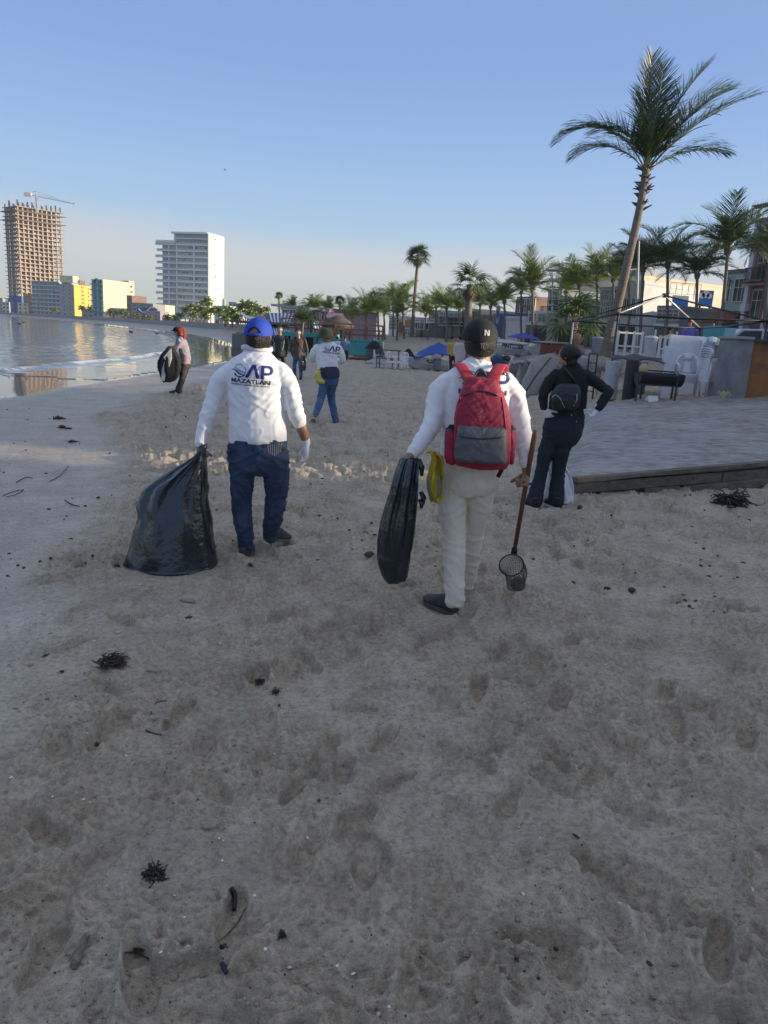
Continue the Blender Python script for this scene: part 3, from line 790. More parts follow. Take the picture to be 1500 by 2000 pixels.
# painted mural panel, red shop fronts, lookout post
mr_ = MB(); A = gp(266, 349); B = gp(312, 372)
p_ = thing('mural_billboard', 'blue painted mural panel with a pale curve on the dark block', 'mural', (0,0,0))
Mq = P(268, 600, 369); Mr = P(308, 612, 369)
MB().bb((Mq.x, 368.5, Mr.z), (Mr.x, 369, Mq.z)).build('panel', mat('mural_blue', (.07, .13, .28), var=.5, scale=.4), p_)
q = MB(); pts = [P(270+i*2.8, 603+6*math.sin(i*.45)+i*.25, 368.3) for i in range(14)]; q.tube(pts, .25, 5); q.build('painted_curve', W_['aqua'], p_)
for i, (x0, x1, y0, y1, lab) in enumerate([(331, 343, 627, 632, 'dull red shop awning at the foot of the white tower'), (354, 379, 627, 633, 'bright red long shop awning on the far promenade')]):
    Y = 215; a0 = P(x0, y0, Y); a1 = P(x1, y1, Y)
    t_ = thing('red_shop', lab, 'shop', (0,0,0), 'red shops on the far promenade')
    MB().bb((a0.x, Y, a1.z), (a1.x, Y+4, a0.z)).build('fascia', mat('shop_red', (.75, .05, .02), rough=.5), t_)
    MB().bb((a0.x, Y+.5, 1), (a1.x, Y+3.8, a1.z-.002)).build('shopfront', GL, t_)
    for k in range(6): MB().bar((a0.x+(a1.x-a0.x)*k/5, Y+.1, 1), (a0.x+(a1.x-a0.x)*k/5, Y+.1, a1.z-.003), .12, .12).build('post', FRM, t_)
def post(px, py, Y, base, m, label, name='lamp_post', r=.12, cat='lamp post', head=True):
    t = thing(name, label, cat, (0,0,0)); top = P(px, py, Y); b = V(top.x, Y, base)
    MB().cyl(b, top, r, r*.7, 8).build('pole', m, t)
    if head: MB().sph(top, (r*3, r*3, r*2)).build('lamp_head', FRM, t)
    return t
post(437.5, 583, 150, 1.0, mat('green_tile', (.30, .45, .36)), 'slim pale green monument column on the far promenade', 'monument_column', .45, 'column', head=False)
# promenade sea wall round the bay and parked cars would be specks: one long low wall
sw = MB()
pts = [(x, y) for x, y in zip(COAST_X, COAST_Y) if 99 <= y <= 700]
for (x0, y0), (x1, y1) in zip(pts[:-1], pts[1:]):
    sw.bar((x0+9, y0, 1.1), (x1+9, y1, 1.1), .5, 1.6)
tag(sw.build('promenade_wall', W_['conc']), 'long grey promenade wall following the far curve of the bay', 'wall')

# ------------------------------------------------------------------ beachfront restaurants in the middle distance
def restaurant():
    r = thing('beach_restaurant', 'teal-walled beach restaurant terrace with brown railing', 'restaurant', (0,0,0))
    Y = 50; L = P(622, 690, Y); Rr_ = P(745, 690, Y); zt = P(680, 665, Y).z
    MB().bb((L.x, Y, -1), (Rr_.x, Y+.3, zt)).build('wall', W_['teal'], r)
    MB().bb((L.x-.1, Y+.3, -1), (Rr_.x, Y+12, zt-.1)).build('terrace_floor', W_['conc'], r)
    MB().bb((L.x-.05, Y-.06, zt), (Rr_.x, Y+.36, zt+.09)).build('coping', W_['teal'], r)
    # dark undercroft on the left with a teal beam
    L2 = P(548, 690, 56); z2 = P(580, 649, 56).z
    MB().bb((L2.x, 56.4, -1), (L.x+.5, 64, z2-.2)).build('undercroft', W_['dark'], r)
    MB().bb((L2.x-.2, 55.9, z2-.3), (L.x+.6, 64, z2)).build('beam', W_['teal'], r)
    for x in np.linspace(L2.x, L.x, 5): MB().cyl((x, 56.0, -1), (x, 56.0, z2-.3), .16, n=8).build('pillar', W_['teal'], r)
    wd = mat('rail_wood', (.20, .10, .055), var=.25, scale=3)
    for (a, b, z) in ((V(L2.x, 56, z2), V(L.x, 56, z2), 0), (V(L.x, Y+.15, zt+.09), V(Rr_.x, Y+.15, zt+.09), 0)):
        rl = MB()
        n = int((b-a).length/.9)
        for i in range(n+1): rl.bar(a.lerp(b, i/n), a.lerp(b, i/n)+V(0,0,.95), .1, .1)
        for hh in (.3, .6, .93): rl.bar(a+V(0,0,hh), b+V(0,0,hh), .07, .1)
        rl.build('terrace_railing', wd, r)
restaurant()
def striped_roof(pxs, Y, label, n=15):
    """pxs: four corner sight lines (upper left, upper right, lower right, lower left)"""
    r = thing('striped_canopy', label, 'canopy', (0,0,0), 'striped canopies of the beach restaurants')
    c = [P(x, y, Y+dy) for x, y, dy in pxs]
    u = (c[1]-c[0]); v = (c[3]-c[0])
    w_ = mat('canvas_white', (.62, .64, .66), rough=.7); b_ = mat('canvas_blue', (.035, .075, .16), rough=.7)
    nn = (u.cross(v)).normalized()*.05
    for i in range(n):
        a0 = c[0].lerp(c[1], i/n); a1 = c[0].lerp(c[1], (i+1)/n); b1 = c[3].lerp(c[2], (i+1)/n); b0 = c[3].lerp(c[2], i/n)
        MB().prism([a0, a1, b1, b0], (0,0,0), nn).build('canvas_stripe', w_ if i % 2 else b_, r)
    for q in c: MB().bar(V(q.x, q.y, -.2), q, .1, .1).build('post', STEEL, r)
striped_roof([(521, 611, 6), (578, 612, 8), (560, 648, 1), (536, 655, 0)], 58, 'large blue and white striped canopy behind the two walkers')
striped_roof([(608, 618, 6), (622, 626, 6), (636, 652, 0), (612, 640, 0)], 57, 'small blue and white striped canopy beside the thatched shelter', 7)
def palapa():
    r = thing('thatched_shelter', 'round dark thatched shelter on the restaurant terrace', 'shelter', (0,0,0))
    Y = 55; c = P(660, 640, Y); top = P(656, 616, Y).z; ev = P(660, 636, Y).z; rad = (P(690, 640, Y)-P(629, 640, Y)).length/2
    th = mat('dry_thatch', (.10, .085, .075), rough=.95, var=.5, scale=5, stretch=(1, 1, .2))
    m = MB(); m.lathe((c.x, Y, 0), [(rad*.98, ev-.15), (rad*1.02, ev), (rad*.82, ev+(top-ev)*.45), (rad*.45, ev+(top-ev)*.8), (.15, top)], 28)
    pr = np.random.default_rng(2)
    for i in range(140):
        a = 2*math.pi*i/140; a2 = a+.03; z = ev-pr.uniform(.15, .5)
        p0 = V(c.x+rad*math.cos(a), Y+rad*math.sin(a), ev+.02); p1 = V(c.x+rad*math.cos(a2), Y+rad*math.sin(a2), ev+.02)
        m.add([p0, p1, V(p1.x, p1.y, z), V(p0.x, p0.y, z)], [(0, 1, 2, 3)])
    m.build('thatch_roof', th, r, smooth=False)
    for i in range(6):
        a = i*math.pi/3+.3; MB().cyl((c.x+rad*.8*math.cos(a), Y+rad*.8*math.sin(a), 0), (c.x+rad*.8*math.cos(a), Y+rad*.8*math.sin(a), ev), .08, n=8).build('post', mat('rail_wood', (0,0,0)), r)
palapa()
k_ = thing('pink_kiosk', 'pink kiosk with a small pyramid roof behind the thatched shelter', 'kiosk', (0,0,0))
a0 = P(641, 652, 63); a1 = P(664, 622, 63)
MB().bb((a0.x, 63, .5), (a1.x, 66, a1.z)).build('wall', W_['pink'], k_)
ap = P(651, 610, 63).z
MB().add([V(a0.x-.3, 62.7, a1.z), V(a1.x+.3, 62.7, a1.z), V(a1.x+.3, 66.3, a1.z), V(a0.x-.3, 66.3, a1.z), V((a0.x+a1.x)/2-.6, 64.5, ap), V((a0.x+a1.x)/2+.6, 64.5, ap)], [(0,1,5,4), (1,2,5), (2,3,4,5), (3,0,4), (0,3,2,1)]).build('roof', W_['pink'], k_)
MB().bb((a0.x+.8, 62.98, .9), (a1.x-.8, 63.0, a1.z-.4)).build('serving_hatch', W_['red'], k_)
# long grey building with a flat projecting roof and hoop frames
A = gp(548, 84); B = gp(640, 80)
h_ = house('grey_hall', 'long grey building with thin projecting flat roof behind the striped canopy', A, B, 8, 1.0, P(590, 600, 82).z, W_['mauve'], [wr(2.5, 1.0, 6, .8)], cat='building')
rf = P(546, 597, 80); rg = P(618, 604, 78)
MB().bar(rf, rg, 3.0, .22).build('flat_canopy_roof', STEEL).__class__
o_ = bpy.data.objects['flat_canopy_roof']; tag(o_, 'thin flat steel canopy roof sloping over the grey hall', 'roof')
for i, (cx, rr0, lab) in enumerate([(618, 15, 'larger of the two dark arched pipe frames beside the thatch'), (600, 11, 'smaller arched pipe frame in front of the grey hall')]):
    Y = 60; c = P(cx, 622, Y); rad = rr0/1480*Y; m = MB()
    for dy in (0, 1.6):
        m.tube([(c.x-rad, Y+dy, .8), (c.x-rad, Y+dy, c.z)]+[(c.x+rad*math.cos(math.pi-a*math.pi/12), Y+dy, c.z+rad*math.sin(a*math.pi/12)) for a in range(13)]+[(c.x+rad, Y+dy, c.z), (c.x+rad, Y+dy, .8)], .045, 6)
    for a in range(0, 13, 2): m.bar((c.x+rad*math.cos(a*math.pi/12), Y, c.z+rad*math.sin(a*math.pi/12)), (c.x+rad*math.cos(a*math.pi/12), Y+1.6, c.z+rad*math.sin(a*math.pi/12)), .05, .05)
    tag(m.build('pipe_arch', IRON), lab, 'frame', 'arched pipe frames')
# quay
q = MB(); a = P(441, 676, 57); b = P(480, 680, 52)
q.bb((-12.5, 60, -2), (-8.0, 70, P(460, 652, 60).z))
tag(q.build('stone_quay', wallm('quay', (.20, .19, .17), (.07, .065, .06), .7)), 'weathered concrete quay wall standing at the edge of the water', 'quay')
q = thing('quay_restaurant', 'open-sided dark restaurant with white curtains on the quay', 'restaurant', (0,0,0))
z0 = P(460, 652, 60).z; zr = P(460, 630, 62).z
MB().bb((-12.3, 60.3, z0), (-8.2, 69, z0+.15)).build('deck', W_['conc'], q)
MB().bb((-12.6, 59.8, zr), (-8.1, 69, zr+.18)).build('roof', W_['dark'], q)
for i in range(6): MB().bb((-12.2+i*.78, 60.4, z0+.15), (-12.05+i*.78, 60.55, zr)).build('post', FRM, q)
for i in (0, 2, 3): MB().bb((-11.9+i*.78, 60.6, z0+.4), (-11.5+i*.78, 60.64, zr-.3)).build('curtain', mat('curtain_white', (.6, .62, .64)), q)
t_ = thing('white_sail_tent', 'pale swooping tent roof behind the quay restaurant', 'tent', (0,0,0))
def _sail(u, v):
    p = P(470+38*u, 612+12*v, 75); return V(p.x, 75+4*v, p.z-.5*math.sin(u*math.pi)*(1-v)+.25*math.sin(v*3))
MB().grid(_sail, 10, 6).build('canvas', mat('canvas_white', (0,0,0)), t_, smooth=True)
for u in (0, .5, 1):
    for v in (0, 1): MB().bar(V(_sail(u, v).x, _sail(u, v).y, 0), _sail(u, v), .09, .09).build('pole', STEEL, t_)

# ------------------------------------------------------------------ the row of houses behind the promenade palms
def T(px, py, Y): return P(px, py, Y).z
ROW = [
 (756, 776, 121, 119, 616, 'white', [wr(1.2, 1.4, 2, 1.0), wr(4.2, 1.3, 2, 1.0)], 'narrow off-white house at the left end of the row'),
 (775, 787, 119, 118, 624, 'orange', [wr(1.0, 1.6, 1, 1.1, 'd')], 'narrow orange house behind the palms'),
 (787, 808, 118, 116, 638, 'mauve', [wr(.2, 1.9, 3, .9, 'd'), wr(2.6, .9, 3, .9)], 'low mauve house next to the orange one'),
 (808, 833, 116, 114, 620, 'grey', [wr(.2, 2.1, 2, 2.0, 'o'), wr(3.4, 1.3, 3, 1.0)], 'grey house with two dark shop openings'),
 (833, 864, 114, 111, 605, 'white', [wr(.2, 2.1, 3, 1.2, 'd'), wr(3.2, 1.4, 3, 1.2), wr(5.6, 1.0, 2, 1.0)], 'tall white house with three doors'),
 (865, 896, 111, 108, 607, 'aqua', [wr(.2, 2.2, 2, 2.3, 'o'), (3.4, 1.6, [(.3, 3.2, 'b'), (.75, 2.6, 'b')])], 'pale blue house with two balconies'),
 (897, 930, 108, 105, 603, 'cream', [wr(.2, 2.3, 2, 1.6, 'd'), wr(3.6, 1.4, 3, 1.2)], 'cream house left of the capped man\'s head'),
 (930, 960, 105, 102, 610, 'sand', [wr(.2, 2.3, 2, 1.6, 'd'), wr(3.6, 1.3, 3, 1.2)], 'sandy house behind the capped man'),
 (979, 1020, 96, 93, 617, 'white', [(.3, 3.4, [(.25, 2.6, 'p'), (.72, 2.6, 'p')])], 'low building with two blank white panels right of the mural'),
 (1000, 1034, 104, 101, 579, 'brown', [wr(4.6, 1.7, 4, 1.1, 'W'), (4.4, 2.2, [(.02, .25, 'c'), (.34, .25, 'c'), (.66, .25, 'c'), (.98, .25, 'c')])], 'brown upper terrace house above the white panels'),
 (1024, 1060, 90, 88, 606, 'white', [wr(.2, 2.1, 2, 1.6, 'o'), wr(3.0, .9, 2, 1.0)], 'white house with dark ground floor and plain upper wall'),
 (1058, 1084, 94, 92, 564, 'stone', [wr(.2, 2.2, 1, 2.2, 'o'), (3.6, 1.8, [(.5, 3.0, 'b')]), wr(6.6, 1.4, 1, 1.6)], 'narrow grey house with a balcony over a dark shop'),
 (1083, 1122, 90, 87, 580, 'cream', [wr(.2, 2.3, 3, 1.3, 'd'), wr(3.4, 1.2, 2, 1.2)], 'cream house behind the big fan palm'),
 (1120, 1160, 87, 84, 590, 'stone', [wr(.2, 2.3, 3, 1.5, 'o'), wr(3.4, 1.5, 3, 1.2)], 'grey stone house right of the fan palm'),
 (1158, 1200, 84, 81, 560, 'green', [wr(.2, 2.3, 3, 1.4, 'd'), wr(3.4, 1.6, 3, 1.2, 'W'), wr(6.3, 1.2, 2, 1.2)], 'pale green house left of the leaning palm trunk'),
 (1199, 1240, 81, 79, 548, 'white', [wr(.2, 2.3, 4, .9, 'd'), wr(3.4, 1.8, 4, .8), (.1, 7.4, [(.0, .3, 'c'), (.5, .3, 'c'), (1, .3, 'c')])], 'white three-storey house behind the leaning palm trunk'),
 (1272, 1314, 74, 72, 596, 'stone', [wr(.3, 2.2, 2, 1.4, 'o'), wr(3.1, .9, 2, 1.1)], 'low grey building in front of the big cream block'),
 (1310, 1396, 80, 75, 602, 'conc', [(.2, 2.3, [(.28, 3.6, 'o'), (.76, 3.6, 'o')])], 'low building with two wide dark garage openings'),
]
for (a_, b_, Ya, Yb, ty, m_, rows, lab) in ROW:
    house('town_house', lab, gp(a_, Ya), gp(b_, Yb), 9, 1.25, T(a_, ty, Ya), W_[m_], rows, group='houses behind the promenade', fm=FRD if m_ in ('cream', 'sand') else FRM)
# mural wall with an emblem
r = house('mural_house', 'narrow blue-painted house front with an orange shield emblem', gp(960, 99), gp(980, 97), 8, 1.25, T(960, 612, 99), W_['blue'], [wr(.2, 2.0, 1, .8, 'd')])
w_ = 20/1480*98
for s_, c_, y_ in ((1.0, W_['white'], -.03), (.78, W_['orange'], -.06), (.5, W_['blue'], -.09)):
    poly = [V(w_*.45+s_*.6*x, y_, 3.5+s_*1.05*z) for x, z in ((-.8, .9), (-.3, 1), (0, 1.15), (.3, 1), (.8, .9), (.75, 0), (.45, -.7), (0, -1.1), (-.45, -.7), (-.75, 0))]
    MB().prism(poly, (0,0,0), (0, .028, 0)).build('emblem_layer', c_, r)
# big cream block, sunlit
r = house('cream_block', 'large sunlit cream block with a water tank on its flat roof', gp(1238, 108), gp(1400, 118), 16, 1.25, T(1238, 537, 108), W_['sand'],
      [(7.6, 1.2, [(.58, .7, 'w'), (.62, .7, 'w'), (.70, .7, 'w')]), (2.2, 1.4, [(.1, .9, 'w'), (.14, .9, 'w')])], cat='building')
MB().lathe((5.8, 4, T(1238, 537, 108)-1.25-.4), [(.75, 0), (.75, 1.5), (.55, 1.75), (.2, 1.9)], 16).build('water_tank', mat('tank_tan', (.5, .4, .25)), r)
MB().bb((.3, .2, T(1238, 537, 108)-1.65), (3.4, 3, T(1238, 537, 108)-.4)).build('roof_shed', W_['grey'], r)
for f in (.2, .42, .66, .85): MB().bb((f*12.3-.03, -.04, 0), (f*12.3+.03, -.001, 9.8)).build('wall_pipe', FRM, r)
# blue signs over the garages
s_ = thing('blue_sign', 'blue advertising panel with a white cloud on the garage roof', 'sign', (0,0,0)); a0 = P(1364, 598, 76); a1 = P(1395, 568, 76)
MB().bb((a0.x, 76, a0.z), (a1.x, 76.15, a1.z)).build('panel', mat('sign_blue', (.02, .13, .5), rough=.5, var=.08), s_)
cl = MB(); 
for dx, dz, rr in ((-.35, 0, .28), (0, .12, .36), (.35, 0, .26)): cl.lathe(((a0.x+a1.x)/2-.1+dx, 75.98, (a0.z+a1.z)/2+.25+dz), [(rr, -.01), (rr, .01)], 16, axis=(0, -1, 0))
cl.build('cloud_mark', FRM, s_)
MB().bb((a0.x+.1, 76.05, a0.z-1.4), (a0.x+.25, 76.2, a0.z)).build('post', IRON, s_); MB().bb((a1.x-.25, 76.05, a0.z-1.4), (a1.x-.1, 76.2, a0.z)).build('post', IRON, s_)
s_ = thing('blue_sign', 'white and blue fascia board left of the cloud sign', 'sign', (0,0,0)); a0 = P(1311, 605, 77); a1 = P(1346, 578, 77)
MB().bb((a0.x, 77, (a0.z+a1.z)/2), (a1.x, 77.15, a1.z)).build('panel', FRM, s_)
MB().add([V(a0.x, 76.97, a0.z), V(a1.x, 76.97, a0.z), V(a1.x, 76.97, a0.z+.75), V(a0.x, 76.97, a0.z+1.25), V(a0.x, 77.14, a0.z), V(a1.x, 77.14, a0.z), V(a1.x, 77.14, a0.z+.75), V(a0.x, 77.14, a0.z+1.25)], [(0,1,2,3), (7,6,5,4), (0,4,5,1), (1,5,6,2), (2,6,7,3), (3,7,4,0)]).build('lower_panel', mat('sign_blue', (0,0,0)), s_)
f = MB(); railing(f, (a0.x-.6, 76.4, a1.z), (a1.x+.8, 76.4, a1.z), 1.1, .5, .02); f.build('roof_rail', STEEL, s_)
# green house with overhanging box and tiled eave
r = house('green_house', 'green upper-storey house with stone piers and a tiled eave', gp(1396, 72), gp(1444, 69), 8, 1.25, T(1398, 526, 72), W_['green'],
      [(4.9, 1.9, [(.62, 1.5, 'W')]), (4.9, 1.9, [(.12, .6, 'w')]), (.2, 2.6, [(.55, 1.6, 'd')])], trim=W_['brown'])
w_ = (gp(1444, 69)-gp(1396, 72)).length
for x in (.25, w_-.5):
    st_ = MB()
    for k in range(16): st_.bb((x-.3-.03*(k % 2), -.32, k*.22), (x+.3+.03*((k+1) % 2), -.001, k*.22+.19))
    st_.build('stone_pier', W_['stone'], r)
ea = MB(); ea.prism([V(-.6, .0, 4.0), V(-.6, -1.6, 3.0), V(-.6, -1.6, 2.9), V(-.6, 0, 3.8)], (0,0,0), (w_+.4, 0, 0)); ea.build('tiled_eave', TILE, r)
tl = MB().tube([V(0, 0, 4.03), V(0, -1.62, 3.02)], .07, 6).mesh('roof_tile', TILE)
for k in range(int((w_+.3)/.2)): put(tl, 'roof_tile', r, Matrix.Translation((-.5+k*.2, 0, 0)))
MB().bb((.9, -.34, .2), (1.9, -.001, 2.0)).build('green_kiosk', W_['teal'], r)
# ornate house at the right edge
A = gp(1436, 67.5); B = gp(1640, 57)
r = house('ornate_house', 'tall ornate house with red window surrounds and iron balconies', A, B, 10, 1.25, T(1470, 425, 67), W_['mauve'],
      [(3.4, 2.2, [(.14, 1.1, 'w'), (.36, 1.1, 'w'), (.6, 1.1, 'w'), (.85, 1.1, 'w')]), (6.4, 2.2, [(.14, 2.1, 'b'), (.36, 2.1, 'b'), (.62, 2.2, 'b'), (.88, 2.2, 'b')]), (9.6, 2.1, [(.2, 1.2, 'W'), (.42, 1.2, 'W'), (.65, 1.2, 'W'), (.9, 1.2, 'W')]), (.2, 2.4, [(.2, 2.0, 'o'), (.7, 2.6, 'o')])], trim=W_['brown'])
w_ = (B-A).length; rs = MB()
for f in (.14, .36, .6, .85):
    for z in (3.4, 6.4): rs.bb((f*w_-.85, -.1, z), (f*w_-.6, -.001, z+2.4)); rs.bb((f*w_+.6, -.1, z), (f*w_+.85, -.001, z+2.4)); rs.bb((f*w_-.9, -.14, z+2.4), (f*w_+.9, -.001, z+2.8))
rs.build('window_surrounds', mat('red_brown_trim', (.26, .07, .05), rough=.8, var=.2, scale=3), r)
for z in (3.0, 6.0, 9.1, 12.2):
    MB().bb((-.3, -.28, z), (w_, -.002, z+.16)).build('cornice', W_['white'] if z < 9 else W_['brown'], r)
    MB().bb((-.4, -.4, z+.16), (w_, -.002, z+.26)).build('cornice', W_['brown'], r)
for f in (.02, .25, .48, .73, .97): MB().bb((f*w_-.22, -.16, 0), (f*w_+.22, -.001, 12)).build('pilaster', W_['white'], r)
MB().bb((.3, -.6, 3.9), (.95, -.15, 4.5)).build('air_conditioner', FRM, r)

# ------------------------------------------------------------------ unseen houses along the road to the right, roof heights shaped for the beach shade
OFF = [ # plan x, y from, y to, top height, wall, label
 (40, 54, 40.5, 8.6, 'white'), (43, 40, 24.8, 8.3, 'cream'), (46, 24.4, 12.0, 8.2, 'green'),
 (50, 11.9, 4.7, 9.7, 'orange'), (51, 4.62, 2.95, 8.08, 'grey'), (51, 2.9, 1.9, 10.2, 'mauve'), (51, 1.82, -1.6, 9.15, 'white'), (51, -1.7, -20, 11.8, 'pink'), (50, -20.2, -34, 10.6, 'aqua'), (49, -34.3, -52, 12.4, 'sand'), (48, -52.5, -75, 11.5, 'stone')]  # the slim low grey house is added so a sun strip reaches the sand
names = ['white house on the promenade road just past the ornate one', 'cream house on the promenade road', 'pale green house on the promenade road', 'orange house on the promenade road', 'unseen slim low grey house added to let a strip of sun through', 'narrow mauve house next to the slim grey one', 'small white house on the promenade road', 'pink house on the promenade road', 'pale blue house on the promenade road', 'sandstone house on the promenade road', 'grey stone house on the promenade road']
for (x, y0, y1, hh, m_), nm in zip(OFF, names):
    w = y0-y1; n = max(1, int(w/3.2))
    house('road_house', nm, (x, y0), (x, y1), 9, 1.25, hh, W_[m_], [wr(.2, 2.2, n, 1.3, 'd'), wr(3.5, 1.5, n, 1.2), wr(6.3, 1.5, n, 1.2)], group='houses along the road to the right')
# ------------------------------------------------------------------ palms
LEAF = mat('palm_leaf', (.15, .205, .042), rough=.42, var=.5, scale=1.3, trans=.38)  # leaf colour lifted towards yellow in place of sun the houses block
LEAFD = mat('palm_leaf_dark', (.06, .105, .032), rough=.42, var=.4, scale=1.3, trans=.22)
LEAFY = mat('palm_leaf_yellow', (.34, .30, .05), rough=.5, var=.3, trans=.35)  # yellow leaf tone of two upper fronds on the big palm
LEAFB = mat('fan_leaf', (.085, .135, .05), rough=.45, var=.35, scale=2, trans=.2)
DRY = mat('dry_frond', (.20, .14, .08), rough=.9, var=.3)
RACH = mat('frond_stem', (.20, .21, .07), rough=.5, var=.2)
TRUNK = mat('palm_trunk', (.19, .155, .125), rough=.95, var=.35, scale=9, bump=.8, bscale=25, stretch=(1, 1, 3))

def frond_mesh(L, e0, droop, nl, wid, seed, mats, name='frond', hang=.5, seg=3, tw=0.0, lw=.045):
    """feather frond rising from the origin in the XZ plane; e0 start elevation, droop total bending"""
    r = np.random.default_rng(seed); N = 14
    pts = []; p = V(0, 0, 0); e = e0
    for i in range(N+1):
        t = i/N; pts.append((p.copy(), e)); e = e0-droop*(t**1.35); p = p+V(math.cos(e), 0.06*math.sin(t*3+seed), math.sin(e))*L/N
    mb = MB()
    mb.tube([q[0] for q in pts], [max(.004, .032*L/4*(1-.93*i/N)) for i in range(N+1)], 4, True, 1)
    for k in range(nl):
        t = .13+.87*(k+.5)/nl
        f = t*N; i = min(N-1, int(f)); a = pts[i][0].lerp(pts[i+1][0], f-i); e = pts[i][1]
        tan = V(math.cos(e), 0, math.sin(e)); up = V(-math.sin(e), 0, math.cos(e))
        ll = wid*(.45+.75*math.sin(math.pi*min(1, t*.95+.06))**.8)*(1-.25*t)
        for sd in (-1, 1):
            if r.random() < .03: continue
            l_ = ll*r.uniform(.82, 1.12); ang = R(52)-R(26)*t+r.normal(0, .07)
            d = (tan*math.cos(ang)+V(0, sd, 0)*math.sin(ang)+up*(.28+r.normal(0, .10))).normalized()
            q = a.copy(); prev = []
            w0 = lw*L/4
            for s in range(seg+1):
                u = s/seg; w = w0*(1-u)**.7*(.55+.45*min(1, u*5))+.002
                wv = (tan*.8+up*.2)*w/2
                prev.append((q-wv, q+wv)); d = (d+V(0, 0, -hang*(.35+u)*1.0/seg*(.7+.6*r.random()))).normalized(); q = q+d*l_/seg
            vs = [v for pr in prev for v in pr]
            mb.add(vs, [(2*s, 2*s+1, 2*s+3, 2*s+2) for s in range(seg)], 0)
    return mb.mesh(name, mats)
def trunk_mesh(pts, r0, r1, n=10, rings=40, seed=0, name='trunk', m=None, bulge=1.6, origin=V(0,0,0)):
    """pts: control points (smoothly joined)"""
    r = np.random.default_rng(seed); K = rings; out = []; rad = []
    P_ = [Vector(p) for p in pts]
    def cr(t):
        f = t*(len(P_)-1); i = min(len(P_)-2, int(f)); u = f-i
        p0 = P_[max(0, i-1)]; p1 = P_[i]; p2 = P_[i+1]; p3 = P_[min(len(P_)-1, i+2)]
        return .5*((2*p1)+(p2-p0)*u+(2*p0-5*p1+4*p2-p3)*u*u+(3*p1-p0-3*p2+p3)*u*u*u)
    for i in range(K*2+1):
        t = i/(K*2); out.append(cr(t)); b = r0+(r1-r0)*t; b *= 1+(bulge-1)*math.exp(-t*14)
        rad.append(b*(1+(.06 if i % 2 else -.02)+r.normal(0, .012)))
    mb = MB().tube(out, rad, n)
    return mb.mesh(name, m or TRUNK, origin, True)
def Mdir(loc, az, roll=0.0, s=1.0):
    return Matrix.Translation(loc) @ Matrix.Rotation(az, 4, 'Z') @ Matrix.Rotation(roll, 4, 'X') @ Matrix.Scale(s, 4)

_fr = [frond_mesh(1.0*3.0, R(e), R(d), 38, 1.0, 100+i, [LEAF, RACH], hang=h, lw=.125) for i, (e, d, h) in enumerate([(78, 55, .5), (62, 80, .6), (48, 85, .7), (30, 80, .8), (80, 30, .35), (8, 70, .9)])]
_frd = [frond_mesh(1.0*3.0, R(e), R(d), 38, 1.0, 120+i, [LEAFD, RACH], hang=h, lw=.125) for i, (e, d, h) in enumerate([(74, 60, .5), (55, 85, .6), (40, 90, .7), (20, 80, .9)])]
_clump = MB()
for i in range(16):
    a = i*2.4; _clump.tube([V(math.cos(a)*.10, math.sin(a)*.10, -.35+.02*i), V(math.cos(a)*.20, math.sin(a)*.20, -.1+.02*i), V(math.cos(a)*.26, math.sin(a)*.26, .12)], [.05, .035, .01], 5)
CLUMP = _clump.mesh('leaf_bases', DRY)
NUTS = MB()
for i in range(7): NUTS.sph((math.cos(i*.9)*.24, math.sin(i*.9)*.24, -.12-.06*(i % 3)), .11, 8, 6)
NUTS = NUTS.mesh('coconuts', mat('coconut_green', (.17, .18, .06), rough=.5), V(0,0,0), True)

def coconut(label, px, py, Y, rpx, base_px=None, seed=0, dark=False, z0=1.25, lean=0.0, nf=17, group='promenade palms', trunk_r=.13):
    """crown centre seen at (px,py), crown radius rpx photo pixels, at depth Y"""
    c = P(px, py+rpx*.25, Y); s = rpx/1480*Y/2.35
    r = np.random.default_rng(seed+500)
    bx = P(base_px if base_px is not None else px-(c.z-z0)*1480/Y*.0, 690, Y).x if base_px is not None else c.x+lean
    root = thing('coconut_palm', label, 'palm', (bx, Y, z0), group)
    b = V(bx, Y, z0-.3); mid = b.lerp(c, .5)+V(r.normal(0, .12), 0, 0)
    me = trunk_mesh([b, b.lerp(c, .25)+V(r.normal(0, .05), 0, 0), mid, c], trunk_r*1.15*s**.4, trunk_r*.8*s**.4, 8, 22, seed, origin=root.location)
    o = link(bpy.data.objects.new('trunk', me)); o.parent = root
    put(CLUMP, 'leaf_bases', root, Matrix.Translation(c) @ Matrix.Scale(s*.9, 4))
    if r.random() < .5: put(NUTS, 'coconuts', root, Matrix.Translation(c) @ Matrix.Scale(s*.8, 4))
    fr = _frd if dark else _fr
    for k in range(nf):
        az = k*2.399+r.normal(0, .2); t = k/nf
        i = min(len(fr)-1, int(t*len(fr)*.999)) if not dark else min(3, int(t*4))
        if not dark: i = [4, 0, 0, 1, 1, 2, 2, 3, 3, 5][min(9, int(t*10))]
        put(fr[i], 'frond', root, Mdir(c, az, r.normal(0, .25), s*r.uniform(.85, 1.12)))
    return root

